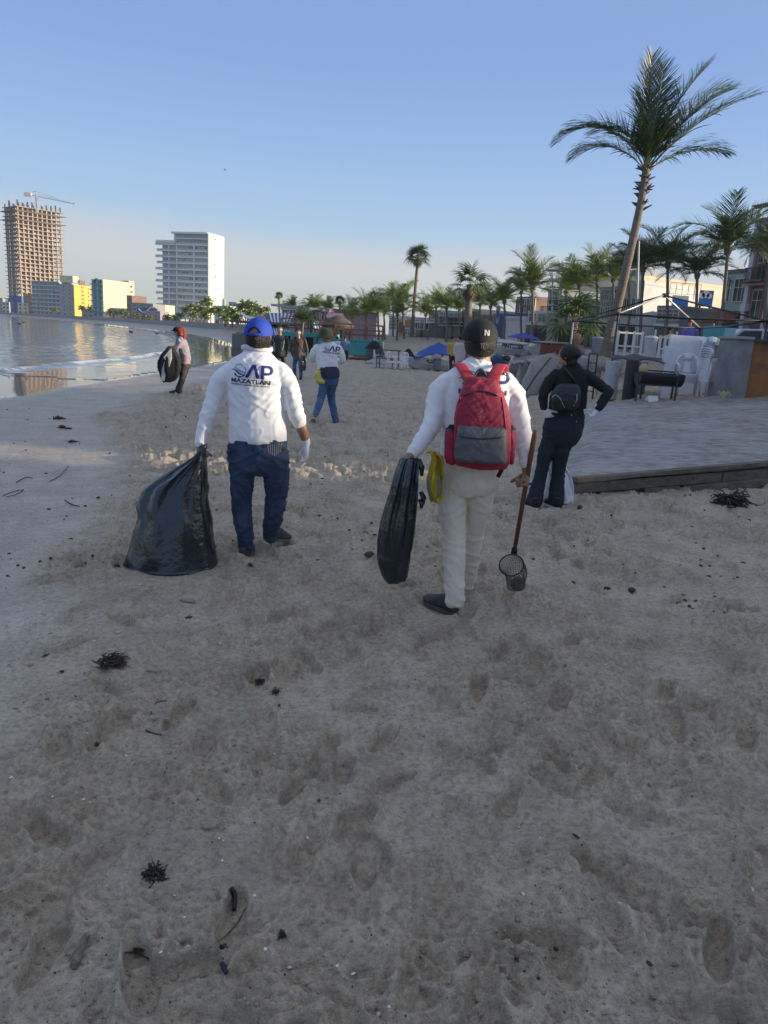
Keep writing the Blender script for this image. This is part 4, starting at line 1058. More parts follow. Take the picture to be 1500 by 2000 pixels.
# fan palms (Mexican fan palm): round pleated leaves
def fan_mesh(L, nb, seed, mats, petiole=.9, name='fan_leaf', droop=.4):
    r = np.random.default_rng(seed); mb = MB()
    mb.tube([V(0,0,0), V(petiole*.5, 0, .03), V(petiole, 0, 0)], [.022, .016, .012], 4, True, 1)
    for k in range(nb):
        a = R(-125)+R(250)*(k+.5)/nb+r.normal(0, .015)
        l_ = L*(.72+.28*math.cos(a*.7))*r.uniform(.92, 1.08); w = L*R(250)/nb*.62
        d = V(math.cos(a), math.sin(a), .12 if k % 2 else -.02); sd = V(-math.sin(a), math.cos(a), 0)
        p = V(petiole, 0, 0); pr = []
        for s, (u, ww) in enumerate([(0, .05), (.45, .85), (.75, .5), (1, .04)]):
            q = p+d*l_*u+V(0, 0, -droop*l_*max(0, u-.45)**1.6*r.uniform(.8, 1.4)*1.6)
            pr.append((q-sd*w*ww/2, q+sd*w*ww/2))
        mb.add([v for x in pr for v in x], [(2*s, 2*s+1, 2*s+3, 2*s+2) for s in range(3)], 0)
    return mb.mesh(name, mats)
_fan = [fan_mesh(1.05, 22, i, [LEAFB, RACH], droop=.35+.35*i) for i in range(3)]
_fand = fan_mesh(.95, 22, 9, [DRY, DRY], droop=.9, petiole=.5)
def fanpalm(label, px, py, Y, rpx, base_px, z0=1.25, seed=0, n=26, trunk_r=.15, skirt=6, group=None, wide=1.0):
    c = P(px, py, Y); s = rpx/1480*Y/1.75; r = np.random.default_rng(seed+900)
    bx = P(base_px, 690, Y).x
    root = thing('fan_palm', label, 'palm', (bx, Y, z0), group); b = V(bx, Y, z0-.3)
    me = trunk_mesh([b, b.lerp(c, .33)+V(.04, 0, 0), b.lerp(c, .66)+V(-.03, 0, 0), c], trunk_r, trunk_r*.7, 10, 30, seed, origin=root.location, bulge=1.3)
    o = link(bpy.data.objects.new('trunk', me)); o.parent = root
    for k in range(n):
        az = k*2.399+r.normal(0, .15); el = R(82)-R(115)*(k/n)**.9
        M = Matrix.Translation(c) @ Matrix.Rotation(az, 4, 'Z') @ Matrix.Rotation(-el, 4, 'Y') @ Matrix.Rotation(r.normal(0, .3), 4, 'X') @ Matrix.Scale(s*r.uniform(.85, 1.1)*wide, 4)
        put(_fan[k % 3], 'fan_leaf', root, M)
    for k in range(skirt):
        az = k*2.1; M = Matrix.Translation(c-V(0, 0, .15*s)) @ Matrix.Rotation(az, 4, 'Z') @ Matrix.Rotation(R(60), 4, 'Y') @ Matrix.Scale(s*.8, 4)
        put(_fand, 'dry_leaf', root, M, 'hanging dry brown leaf')
    return root

# --- the big leaning coconut palm
def big_palm():
    Y = 22.0; base = P(1187, 700, Y); base.z = 1.1
    root = thing('coconut_palm', 'tall leaning coconut palm whose crown stands alone against the sky', 'palm', (base.x, Y, base.z))
    ctl = [P(1178, 712, Y), P(1190, 655, Y), P(1208, 588, Y), P(1224, 520, Y), P(1240, 450, Y+.2), P(1252, 392, Y+.3), P(1261, 335, Y+.4)]
    ctl[0].z = 1.0
    me = trunk_mesh(ctl, .145, .088, 16, 75, 3, origin=base, bulge=1.5)
    o = link(bpy.data.objects.new('trunk', me)); o.parent = root
    c = ctl[-1]; M0 = Matrix.Translation(c)
    fib = MB(); r = np.random.default_rng(4)
    for i in range(46):                                   # fibre and old leaf bases below the crown
        a = r.uniform(0, 6.28); z = r.uniform(-1.0, .1); rr0 = .10
        p = c+V(math.cos(a)*rr0-.012*z*0, math.sin(a)*rr0, z)+V(.06*z, 0, 0)*-.0
        p = p+(ctl[-2]-ctl[-1]).normalized()*0
        q = p+V(math.cos(a)*r.uniform(.05, .2), math.sin(a)*r.uniform(.05, .2), r.uniform(-.05, .16))
        fib.tube([p-V(math.cos(a)*.05, math.sin(a)*.05, 0), q], [.045, .012], 5)
    fib.build('leaf_bases', mat('palm_fibre', (.12, .085, .06), rough=1, var=.4, scale=12, bump=.6), root)
    shaft = MB().tube([c-V(0, 0, .2), c+V(.02, 0, .5), c+V(.03, 0, 1.0)], [.11, .08, .03], 8); shaft.build('crown_shaft', RACH, root, True)
    # fronds: azimuth (deg, 0 = right of picture, 90 = away), start elevation, droop, length, leaf hang, colour
    spec = [(182, 58, 115, 3.0, .6, 0), (170, 46, 95, 2.2, .7, 0),
            (100, 89, 8, 2.9, .25, 1), (265, 86, 14, 2.5, .3, 0), (120, 83, 22, 2.1, .3, 0),
            (8, 76, 32, 3.1, .35, 1), (-10, 72, 55, 2.8, .5, 0), (20, 58, 38, 3.6, .4, 1), (4, 50, 34, 3.6, .45, 0),
            (-5, 36, 55, 2.2, .8, 0), (60, 70, 90, 2.2, .6, 1), (190, 72, 110, 2.0, .6, 0)]
    yl = [LEAFD, LEAFD, LEAF]
    for k, (az, e, dr, L, hg, ci) in enumerate(spec):
        me = frond_mesh(L*1.0, R(e), R(dr), 66, .98, 300+k, [yl[ci] if ci < 2 else LEAF, RACH], hang=hg*1.45, seg=4, lw=.088)
        put(me, 'frond', root, Mdir(c, R(az), 0.0))
    for k, (az, e, dr, L) in enumerate([(10, 79, 88, 2.7), (110, 88, 14, 3.0)]):
        me = frond_mesh(L, R(e), R(dr), 40, .6, 400+k, [LEAFY, RACH], hang=.9, seg=4)
        put(me, 'frond', root, Mdir(c, R(az), 0), 'yellow frond')
big_palm()

# --- promenade coconut palms, right to left
CP = [ # px, py, Y, r px, base px, dark, label
 (1422, 466, 56, 64, 1400, 1, 'tall coconut palm in front of the ornate house'),
 (1500, 476, 58, 52, 1498, 1, 'coconut palm cut by the right edge of the picture'),
 (1362, 522, 60, 46, 1358, 1, 'coconut palm before the blue cloud sign'),
 (1304, 500, 62, 48, 1302, 1, 'coconut palm before the cream block, with nuts'),
 (1256, 508, 64, 50, 1250, 1, 'dark coconut palm right of the leaning trunk'),
 (1226, 515, 72, 34, 1226, 1, 'small dark palm half hidden by the leaning trunk'),
 (1198, 535, 70, 34, 1196, 0, 'yellow-tipped palm just left of the leaning trunk'),
 (1166, 530, 72, 36, 1168, 0, 'yellow-green palm in front of the green house'),
 (1132, 546, 70, 38, 1130, 0, 'bushy palm behind the big fan palm'),
 (1105, 560, 74, 32, 1104, 0, 'palm between the ring street lamp and the fan palm'),
 (1040, 548, 68, 42, 1038, 0, 'large dense palm left of the ring street lamp'),
 (1018, 562, 75, 26, 1018, 0, 'palm tucked behind the large dense one'),
 (985, 578, 72, 32, 984, 0, 'palm above the blue shield emblem'),
 (958, 590, 76, 28, 958, 0, 'palm right of the thick-trunked fan palm'),
 (938, 585, 84, 26, 936, 0, 'small palm behind the thick-trunked fan palm'),
 (897, 598, 84, 24, 897, 0, 'palm left of the thick-trunked fan palm'),
 (872, 592, 88, 27, 870, 0, 'yellowish palm in front of the pale blue house'),
 (852, 590, 96, 26, 851, 0, 'palm in front of the tall white house'),
 (832, 606, 92, 26, 834, 0, 'low palm right of the tall fan palm'),
 (786, 586, 92, 30, 788, 0, 'tall palm left of the tall fan palm'),
 (768, 584, 98, 26, 766, 0, 'palm second to the left of the tall fan palm'),
 (776, 606, 86, 26, 774, 0, 'low bushy palm in front of the orange house'),
 (750, 606, 84, 24, 750, 0, 'palm at the left end of the houses'),
 (715, 602, 66, 34, 712, 0, 'bushy sunlit-trunk palm at the right end of the terrace'),
 (738, 600, 76, 24, 738, 0, 'narrow palm behind the terrace end'),
 (690, 612, 72, 24, 690, 0, 'low palm right of the thatched shelter'),
 (640, 602, 92, 18, 640, 0, 'palm behind the pink kiosk'),
 (618, 598, 90, 22, 618, 0, 'rounded palm behind the grey hall'),
 (603, 604, 94, 16, 603, 0, 'small palm behind the flat canopy roof'),
 (572, 596, 100, 15, 572, 0, 'palm over the left end of the flat canopy roof'),
 (557, 602, 102, 12, 557, 0, 'tiny palm behind the striped canopy')]
for i, (px, py, Y, rp, bp_, dk, lab) in enumerate(CP):
    Y = Y+9 if (px < 1210 and Y < 100) else Y
    coconut(lab, px, py, Y, rp*1.32, bp_, seed=i, dark=bool(dk), z0=1.25 if Y < 100 else 1.0, nf=22 if rp > 40 else 19)
fanpalm('very tall slim fan palm rising above the houses', 817, 502, 110, 27, 801, seed=1, trunk_r=.27, n=22, skirt=6)
fanpalm('thick-trunked fan palm behind the capped man\'s head', 918, 556, 46, 44, 913, seed=2, trunk_r=.26, n=13, skirt=7, z0=.4)
fanpalm('small round fan palm over the pink kiosk', 664, 588, 100, 12, 664, seed=3, n=26)
fanpalm('slender fan palm left of the flat canopy roof', 545, 578, 105, 9, 547, seed=4, n=24, z0=1.0)
fanpalm('big low fan palm with broad dark leaves beside the brick planter', 1121, 628, 25.5, 62, 1118, seed=5, trunk_r=.2, n=15, skirt=7, wide=1.1, z0=1.2)
# pruned agave-like stubs under the fan palm are its hanging dry leaves
# --- beach palms round the bay (too small to show parts)
def crown_mesh(seed):
    r = np.random.default_rng(seed); mb = MB()
    for k in range(22):
        az = k*2.399; e = R(75)-R(95)*k/22; d = V(math.cos(az)*math.cos(e), math.sin(az)*math.cos(e), math.sin(e)); p = V(0,0,0); sd = V(-math.sin(az), math.cos(az), 0)
        for s in range(3):
            q = p+d*.75; w = [.12, .5, .42, .05]
            for t_ in (-1, 1):
                mb.add([p, q, q+(sd*t_*w[s+1]+V(0, 0, -.25*(s+1)*.6)), p+(sd*t_*w[s]+V(0, 0, -.2*s))], [(0, 1, 2, 3)])
            d = (d+V(0, 0, -.42)).normalized(); p = q
    return mb.mesh('crown', LEAF)
_cm = [crown_mesh(1), crown_mesh(2)]
_tm = MB().cyl((0,0,-1), (0,0,1), .13, .1, 6).mesh('trunk', TRUNK)
FP = [(403, 590, 225, 9), (385, 604, 215, 8), (372, 600, 220, 7), (393, 606, 205, 9), (362, 606, 215, 6), (412, 608, 190, 8), (428, 608, 160, 9), (446, 606, 150, 8), (454, 612, 120, 10), (470, 602, 230, 9), (480, 597, 232, 10), (492, 598, 230, 9), (500, 603, 228, 8), (508, 609, 150, 7), (520, 605, 150, 6), (484, 612, 140, 9), (160, 602, 400, 5), (176, 603, 400, 5), (216, 610, 375, 6), (224, 612, 370, 5), (238, 609, 372, 6), (246, 613, 365, 5), (106, 605, 470, 5), (268, 618, 330, 5), (292, 620, 320, 5), (326, 620, 270, 6), (341, 621, 262, 6), (352, 617, 255, 6), (377, 616, 200, 7), (400, 618, 190, 7), (440, 622, 130, 8), (462, 622, 110, 9)]
FPL = []
for i, q in enumerate(FP):
    near = min([(150, 'the yellow end wall'), (206, 'the cream hotel'), (232, 'the cream beach house'), (262, 'the brown block'), (290, 'the blue mural block'), (330, 'the foot of the white tower'), (365, 'the bright red shop'), (400, 'the sunlit side of the white tower'), (437, 'the green column'), (480, 'the ochre house'), (508, 'the striped canopy'), (100, 'the banded hotel')], key=lambda t: abs(t[0]-q[0]))
    same = [k for k in range(len(FP)) if min([150, 206, 232, 262, 290, 330, 365, 400, 437, 480, 508, 100], key=lambda t: abs(t-FP[k][0])) == near[0]]
    same.sort(key=lambda k: FP[k][0]); n_ = same.index(i); w_ = ['leftmost', 'second from left', 'third from left', 'fourth from left', 'fifth from left', 'sixth from left'][min(5, n_)]
    FPL.append('small far palm in front of '+near[1] if len(same) == 1 else 'small far palm by '+near[1]+', '+w_+' there')
for i, (px, py, Y, rp) in enumerate(FP):
    c = P(px, py, Y); s = rp/1480*Y/1.7*1.25; r_ = thing('beach_palm', FPL[i], 'palm', (c.x, Y, 1.3), 'far palms round the bay')
    put(_cm[i % 2], 'crown', r_, Matrix.Translation(c) @ Matrix.Rotation(i*1.3, 4, 'Z') @ Matrix.Scale(s, 4))
    hgt = c.z-1.3
    put(_tm, 'trunk', r_, Matrix.Translation(V(c.x, Y, 1.3+hgt/2)) @ Matrix.Diagonal((1.4, 1.4, hgt/2, 1)))
# shrubby hanging palm over the striped canopies
coconut('low spreading palm drooping over the striped canopy', 592, 622, 54, 30, 590, seed=77, dark=True, z0=.8, nf=20)
# street lamps
def ring_lamp(px, py, Y, base_px, label):
    t = thing('street_lamp', label, 'street lamp', (0,0,0)); top = P(px, py, Y); b = V(P(base_px, 700, Y).x, Y, 1.25); g = top-V(0, 0, 1.0)
    MB().cyl(b, g, .09, .06, 10).build('pole', STEEL, t)
    rr = 12.5/1480*Y; m = MB()
    m.tube([top+V(math.cos(a*math.pi/12)*rr, math.sin(a*math.pi/12)*rr, 0) for a in range(25)], .07, 6); m.build('ring', STEEL, t)
    f = MB()
    for a in (0, 2.1, 4.2): f.bar(g, top+V(math.cos(a)*rr, math.sin(a)*rr, 0), .06, .06)
    f.build('fork', STEEL, t)
ring_lamp(1082, 528, 60, 1074, 'grey street lamp with a ring-shaped head between the palms')
t = thing('street_lamp', 'flat-headed grey street lamp standing among the right-hand palms', 'street lamp', (0,0,0)); a0 = P(1247, 470, 50); 
MB().bar(P(1246, 468, 50), P(1270, 467, 50), .3, .1).build('lamp_head', STEEL, t); MB().cyl((P(1240, 700, 50).x, 50, 1.2), P(1248, 469, 50), .09, .06, 8).build('pole', STEEL, t)
# ------------------------------------------------------------------ people
SKIN = mat('skin', (.30, .155, .095), rough=.5, var=.08, scale=20)
SKIN2 = mat('skin_light', (.42, .235, .155), rough=.5, var=.08, scale=20)
HAIR = mat('hair_black', (.010, .008, .008), rough=.5, var=.3, scale=30, bump=.8, bscale=160, stretch=(1, 1, .25))
SHIRT = mat('shirt_white', (.80, .80, .82), rough=.8, var=.03, sheen=.1)
JEAN = mat('denim_dark', (.022, .042, .085), rough=.85, var=.3, scale=6, bump=.3, bscale=240, dirt=(.09, .13, .19), dscale=3.2, damt=.55)
JEANL = mat('denim_mid', (.045, .10, .20), rough=.85, var=.3, scale=8, dirt=(.13, .20, .30), dscale=4, damt=.4)
KHAKI = mat('chino_cream', (.74, .67, .56), rough=.85, var=.07, scale=9, bump=.15, bscale=160, dirt=(.60, .52, .41), dscale=3.5, damt=.35)
BLK = mat('cloth_black', (.008, .009, .012), rough=.9, var=.2, sheen=.05)
BLKN = mat('denim_black', (.010, .017, .026), rough=.85, var=.25, scale=8, dirt=(.025, .04, .055), dscale=4, damt=.5)
GLOVE = mat('glove_white', (.74, .74, .76), rough=.6, var=.05)
SHOE = mat('shoe_dark', (.035, .04, .045), rough=.75, var=.3, scale=20, dirt=(.16, .14, .11), dscale=9, damt=.5)
SOLE = mat('shoe_sole', (.09, .09, .085), rough=.9, dirt=(.2, .17, .13), dscale=8)
SOLEW = mat('shoe_sole_white', (.6, .6, .58), rough=.7)

def solid(mb, voxel, it=3, fn=None, name='m', m=None, origin=V(0,0,0), fac=.5):
    me = mb.mesh('tmp', m or SKIN)
    bm = bmesh.new(); bm.from_mesh(me); bmesh.ops.recalc_face_normals(bm, faces=bm.faces); bm.to_mesh(me); bm.free()
    ob = link(bpy.data.objects.new('tmp', me))
    r = ob.modifiers.new('r', 'REMESH'); r.mode = 'VOXEL'; r.voxel_size = voxel
    s = ob.modifiers.new('s', 'SMOOTH'); s.factor = fac; s.iterations = it
    dg = bpy.context.evaluated_depsgraph_get()
    out = bpy.data.meshes.new_from_object(ob.evaluated_get(dg)); out.name = name
    bpy.data.objects.remove(ob); bpy.data.meshes.remove(me)
    n = len(out.vertices); co = np.empty(n*3, np.float32); out.vertices.foreach_get('co', co); co = co.reshape(-1, 3).astype(float)
    no = np.empty(n*3, np.float32); out.vertices.foreach_get('normal', no); no = no.reshape(-1, 3).astype(float)
    if fn is not None: co = co+no*fn(co, no)[:, None]
    co -= np.array(origin)
    out.vertices.foreach_set('co', co.astype(np.float32).ravel())
    out.polygons.foreach_set('use_smooth', np.ones(len(out.polygons), bool)); out.materials.clear(); out.materials.append(m or SKIN); out.update()
    return out
def part(me, name, root, label=None):
    o = link(bpy.data.objects.new(name, me)); o.parent = root; ORIG[o.name] = ORIG[root.name]
    if label: o['label'] = label
    return o
def chain(mb, pts, n=14, side=None):
    """pts: (point, r) or (point, (rx, ry)); rounded ends"""
    ps = [Vector(p) for p, r in pts]; rs = [r for p, r in pts]
    mb.tube(ps, rs, n, True, 0, side)
    for i in (0, -1):
        r = rs[i]; r = r if not hasattr(r, '__len__') else min(r)
        mb.sph(ps[i], r*.98, 12, 8)
def refine(pts):
    """insert midpoints (Catmull-Rom) so joints bend softly; pts = (Vector, r)"""
    out = []
    for i in range(len(pts)-1):
        p0 = pts[max(0, i-1)][0]; p1, r1 = pts[i]; p2, r2 = pts[i+1]; p3 = pts[min(len(pts)-1, i+2)][0]
        out.append((p1, r1))
        out.append(((p1+p2)*.5625-(p0+p3)*.0625, (r1+r2)/2))
    out.append(pts[-1]); return out
def wrinkle(amp=.006, f=(14, 14, 30), seed=0, drape=.0, cx=None):
    """sharp cloth creases (narrow ridges) running mostly across, over soft hanging folds"""
    def fn(co, no):
        x, y, z = co[:, 0], co[:, 1], co[:, 2]
        w = .07*noise3(x*4+seed, y*4, z*4); w2 = .07*noise3(x*4, y*4+seed+9, z*4)
        sg = np.sign(x-(cx if cx is not None else x.mean()))
        zz = z+w+sg*x*.55
        a = noise3((x+w)*f[0]*.55+seed, (y+w2)*f[1]*.55, zz*f[2])
        b = noise3((x+w2)*f[0]+seed*2, (y+w)*f[1], (z-sg*x*.8+w2)*f[2]*1.5)
        m = np.clip(noise3(x*3.1+seed, y*3.1, z*3.1+seed)*1.6+.55, 0, 1)
        d = amp*1.5*m*(np.clip(1-3.2*np.abs(a), 0, 1)**1.5)+amp*.9*(1-m*.5)*(np.clip(1-3.4*np.abs(b), 0, 1)**1.5)
        if drape: d += drape*.8*noise3((x+w)*9+seed, y*7, (z+w)*2.2)
        return d-amp*.5
    return fn
def hand(mb, w, d, n, t, curl=(.5,)*4, s=1.0, thumb=.5, spread=1.0):
    """w wrist, d direction of the hand, n palm normal (fingers curl towards it), t towards the thumb"""
    d = Vector(d).normalized(); t = Vector(t); t = (t-d*t.dot(d)).normalized(); n = Vector(n); n = (n-d*n.dot(d)-t*n.dot(t)).normalized()
    mb.tube([w-d*.01*s, w+d*.03*s, w+d*.065*s, w+d*.092*s], [(.026*s, .020*s), (.033*s, .019*s), (.041*s, .017*s), (.040*s, .013*s)], 12, True, 0, t)
    L = (.068, .076, .071, .056)
    for i in range(4):
        off = (.030-.020*i)*spread; p = w+d*(.088-.004*abs(i-1.2))*s+t*off*s; c = curl[i]; dd = d.copy(); ps = [(p-d*.02*s, .0095*s), (p, .0098*s)]
        ax = dd.cross(n)
        for k, (fr_, cc) in enumerate(((.46, c*1.1), (.30, c*1.25), (.24, c*.8))):
            dd = (Matrix.Rotation(cc, 3, ax) @ dd).normalized(); p = p+dd*L[i]*fr_*1.15*s; ps.append((p, (.0092-.0008*k)*s))
        chain(mb, ps, 8)
    p = w+d*.028*s+t*.028*s; dd = (d*.7+t*.75+n*.25).normalized(); ps = [(p, .014*s)]
    for k, l_ in enumerate((.034, .030, .024)):
        dd = (dd+n*thumb*.5-t*thumb*.28*(k > 0)+d*.1).normalized(); p = p+dd*l_*s; ps.append((p, (.0125-.001*k)*s))
    chain(mb, ps, 8)
def head(mb, c, r=.10, yaw=0.0, pitch=0.0, neck=None, nr=.052):
    """c centre of skull; yaw 0 = looking away from the camera (+Y), positive turns to the right (+X)"""
    M = (Matrix.Rotation(-yaw, 3, 'Z') @ Matrix.Rotation(-pitch, 3, 'X'))
    f = lambda x, y, z: Vector(c)+M @ V(x*r, y*r, z*r)
    mb.sph(f(0, -.10, .12), (r*.80, r*.98, r*.92), 20, 12, M)
    mb.sph(f(0, .22, -.22), (r*.70, r*.72, r*.86), 20, 12, M)
    mb.sph(f(0, .42, -.66), (r*.46, r*.46, r*.40), 14, 8, M)                         # jaw, chin
    mb.tube([f(0, .86, .12), f(0, 1.02, -.12), f(0, 1.10, -.28), f(0, .9, -.36)], [r*.08, r*.12, r*.17, r*.12], 8)      # nose
    mb.sph(f(0, .84, -.56), (r*.26, r*.13, r*.10), 10, 6, M)                          # lips
    mb.sph(f(0, .82, .28), (r*.5, r*.13, r*.09), 10, 6, M)                            # brow
    for s in (-1, 1): mb.sph(f(s*.82, .02, -.12), (r*.09, r*.20, r*.31), 10, 6, M @ Matrix.Rotation(s*.3, 3, 'Z'))
    if neck is not None: chain(mb, [(Vector(neck), nr*1.15), (Vector(c)+M @ V(0, -.12*r, -.75*r), nr)], 14)
    return M, f
def shoe(root, heel, d, L=.27, w=.052, m=SHOE, ms=SOLE, pitch=0.0, voxel=.008):
    d = Vector((d[0], d[1], 0)).normalized(); sd = V(d.y, -d.x, 0); u = V(0, 0, 1)
    if pitch: Mx = Matrix.Rotation(pitch, 3, sd); d = Mx @ d; u = Mx @ u
    h = Vector(heel); mb = MB()
    mb.tube([h+u*.05, h+d*.05+u*.062, h+d*L*.42+u*.055, h+d*L*.68+u*.042, h+d*L*.90+u*.034, h+d*L+u*.028], [(.030, .04), (.037, .056), (.041, .050), (w, .036), (.042, .026), (.018, .014)], 14, True, 0, sd)
    mb.sph(h+d*.02+u*.06, (.034, .034, .045), 12, 8); mb.sph(h+d*.04+u*.042, (.043, .043, .034), 12, 8); mb.sph(h+d*.12+u*.04, (.045, .045, .03), 12, 8)
    mb.tube([h+d*.045+u*.05, h+d*.04+u*.115], [.040, .038], 12)
    o = part(solid(mb, voxel, 3, None, 'shoe', m, ORIG[root.name]), 'shoe', root)
    s = MB(); out = []
    for i in range(20):
        a = 2*math.pi*i/20; cx = math.cos(a); k = w*(.86 if cx < 0 else 1.04)*(1-.15*(abs(cx) > .8))
        out.append(h+d*(L*.5+.515*L*cx)+sd*(k*math.sin(a))+u*.0)
    s.prism(out, (0,0,0), u*.022); me = s.mesh('sole', ms, ORIG[root.name]); q = link(bpy.data.objects.new('sole', me)); q.parent = o
    return o
def cap(root, c, M, r, m, strap=True, logo=None, bill=True, turn=0.0):
    c = Vector(c); T = M @ Matrix.Rotation(turn, 3, 'Z')
    mb = MB(); nu, nv = 40, 14; vs = []; R0 = Matrix.Translation(c)
    def pt(i, j, s=1.0):
        a = 2*math.pi*i/nu; b = (math.pi/2)*j/nv
        rr0 = V(r*.90*math.cos(b)**.85*math.cos(a), (r*1.10)*math.cos(b)**.85*math.sin(a), r*1.03*math.sin(b)-.006)*s
        rr0.z += .1*r*(math.sin(a) > 0)*math.sin(a)*math.cos(b)*0
        return c+T @ rr0
    for s in (1.0, .96):
        k = len(mb.v); mb.v += [tuple(pt(i, j, s)) for j in range(nv+1) for i in range(nu)]
        for j in range(nv):
            for i in range(nu):
                am = ((i+.5)/nu*360-270)                         # back of the head is -Y: 270 deg
                if strap and abs(am) < 31*math.sqrt(max(0, 1-((j+.5)/4.6)**2)) and j < 5: continue
                f = (k+j*nu+i, k+j*nu+(i+1) % nu, k+(j+1)*nu+(i+1) % nu, k+(j+1)*nu+i)
                mb.f.append(f if s == 1 else f[::-1]); mb.m.append(0)
    o = mb.build('cap', m, root, True)
    MB().sph(c+T @ V(0, 0, r*1.03-.006), (r*.09, r*.09, r*.05), 8, 5).build('button', m, o)
    if strap:
        s_ = MB(); arc = [c+T @ V(r*.92*math.cos(R(a)), r*1.12*math.sin(R(a)), .004) for a in range(238, 304, 6)]
        s_.tube(arc, [(.003, .011)]*len(arc), 6, True, 0); s_.build('strap', m, o, True)
        e = MB(); a_ = []
        for k in range(15):
            t = math.pi*k/14; am = math.radians(270)-math.radians(31)*math.cos(t); b = (math.pi/2)*(5/nv)*math.sin(t)
            a_.append(c+T @ V(r*.91*math.cos(b)**.85*math.cos(am), r*1.11*math.cos(b)**.85*math.sin(am), r*1.03*math.sin(b)-.004))
        e.tube(a_, .004, 6); e.build('seam', m, o, True)
    if bill:
        b = MB(); top = []
        def bl(u, v): 
            a = R(35+110*u); q = V(r*.92*math.cos(a), r*1.12*math.sin(a), 0); q.y += v*.072*math.sin(math.pi*u)**.6; q.z = -.01-.10*v*.3-.35*r*(abs(u-.5)*2)**2*.5*v
            return c+T @ q
        b.grid(bl, 16, 5); b.grid(lambda u, v: bl(u, v)+V(0, 0, -.004), 16, 5); b.build('bill', m, o, True)
    return o
def on_surface(bvh, me, M, root, name, m, off=.004, cut=.012, d=V(0, 1, 0)):
    """lay flat print on cloth: cut finely, then press each point onto the surface it faces"""
    bm = bmesh.new(); bm.from_mesh(me); bm.transform(M)
    xs = [v.co.x for v in bm.verts]; zs = [v.co.z for v in bm.verts]
    for ax, lo, hi in ((0, min(xs), max(xs)), (2, min(zs), max(zs))):
        k = lo+cut
        while k < hi:
            p = [0, 0, 0]; p[ax] = k; nn = [0, 0, 0]; nn[ax] = 1
            bmesh.ops.bisect_plane(bm, geom=bm.verts[:]+bm.edges[:]+bm.faces[:], plane_co=p, plane_no=nn, dist=1e-6); k += cut
    og = ORIG[root.name]
    for v in bm.verts:
        h = bvh.ray_cast(v.co-d*1.0, d)
        if h[0] is not None: v.co = h[0]-d*off
    bmesh.ops.triangulate(bm, faces=bm.faces)
    bmesh.ops.translate(bm, verts=bm.verts, vec=-og)
    out = bpy.data.meshes.new(name); bm.to_mesh(out); bm.free(); out.materials.append(m)
    return out
INK = mat('print_navy', (.012, .025, .17), rough=.7, var=.05)
INKD = mat('print_dark', (.012, .015, .05), rough=.7, var=.05)
INKL = mat('print_light_blue', (.16, .32, .56), rough=.7, var=.05)
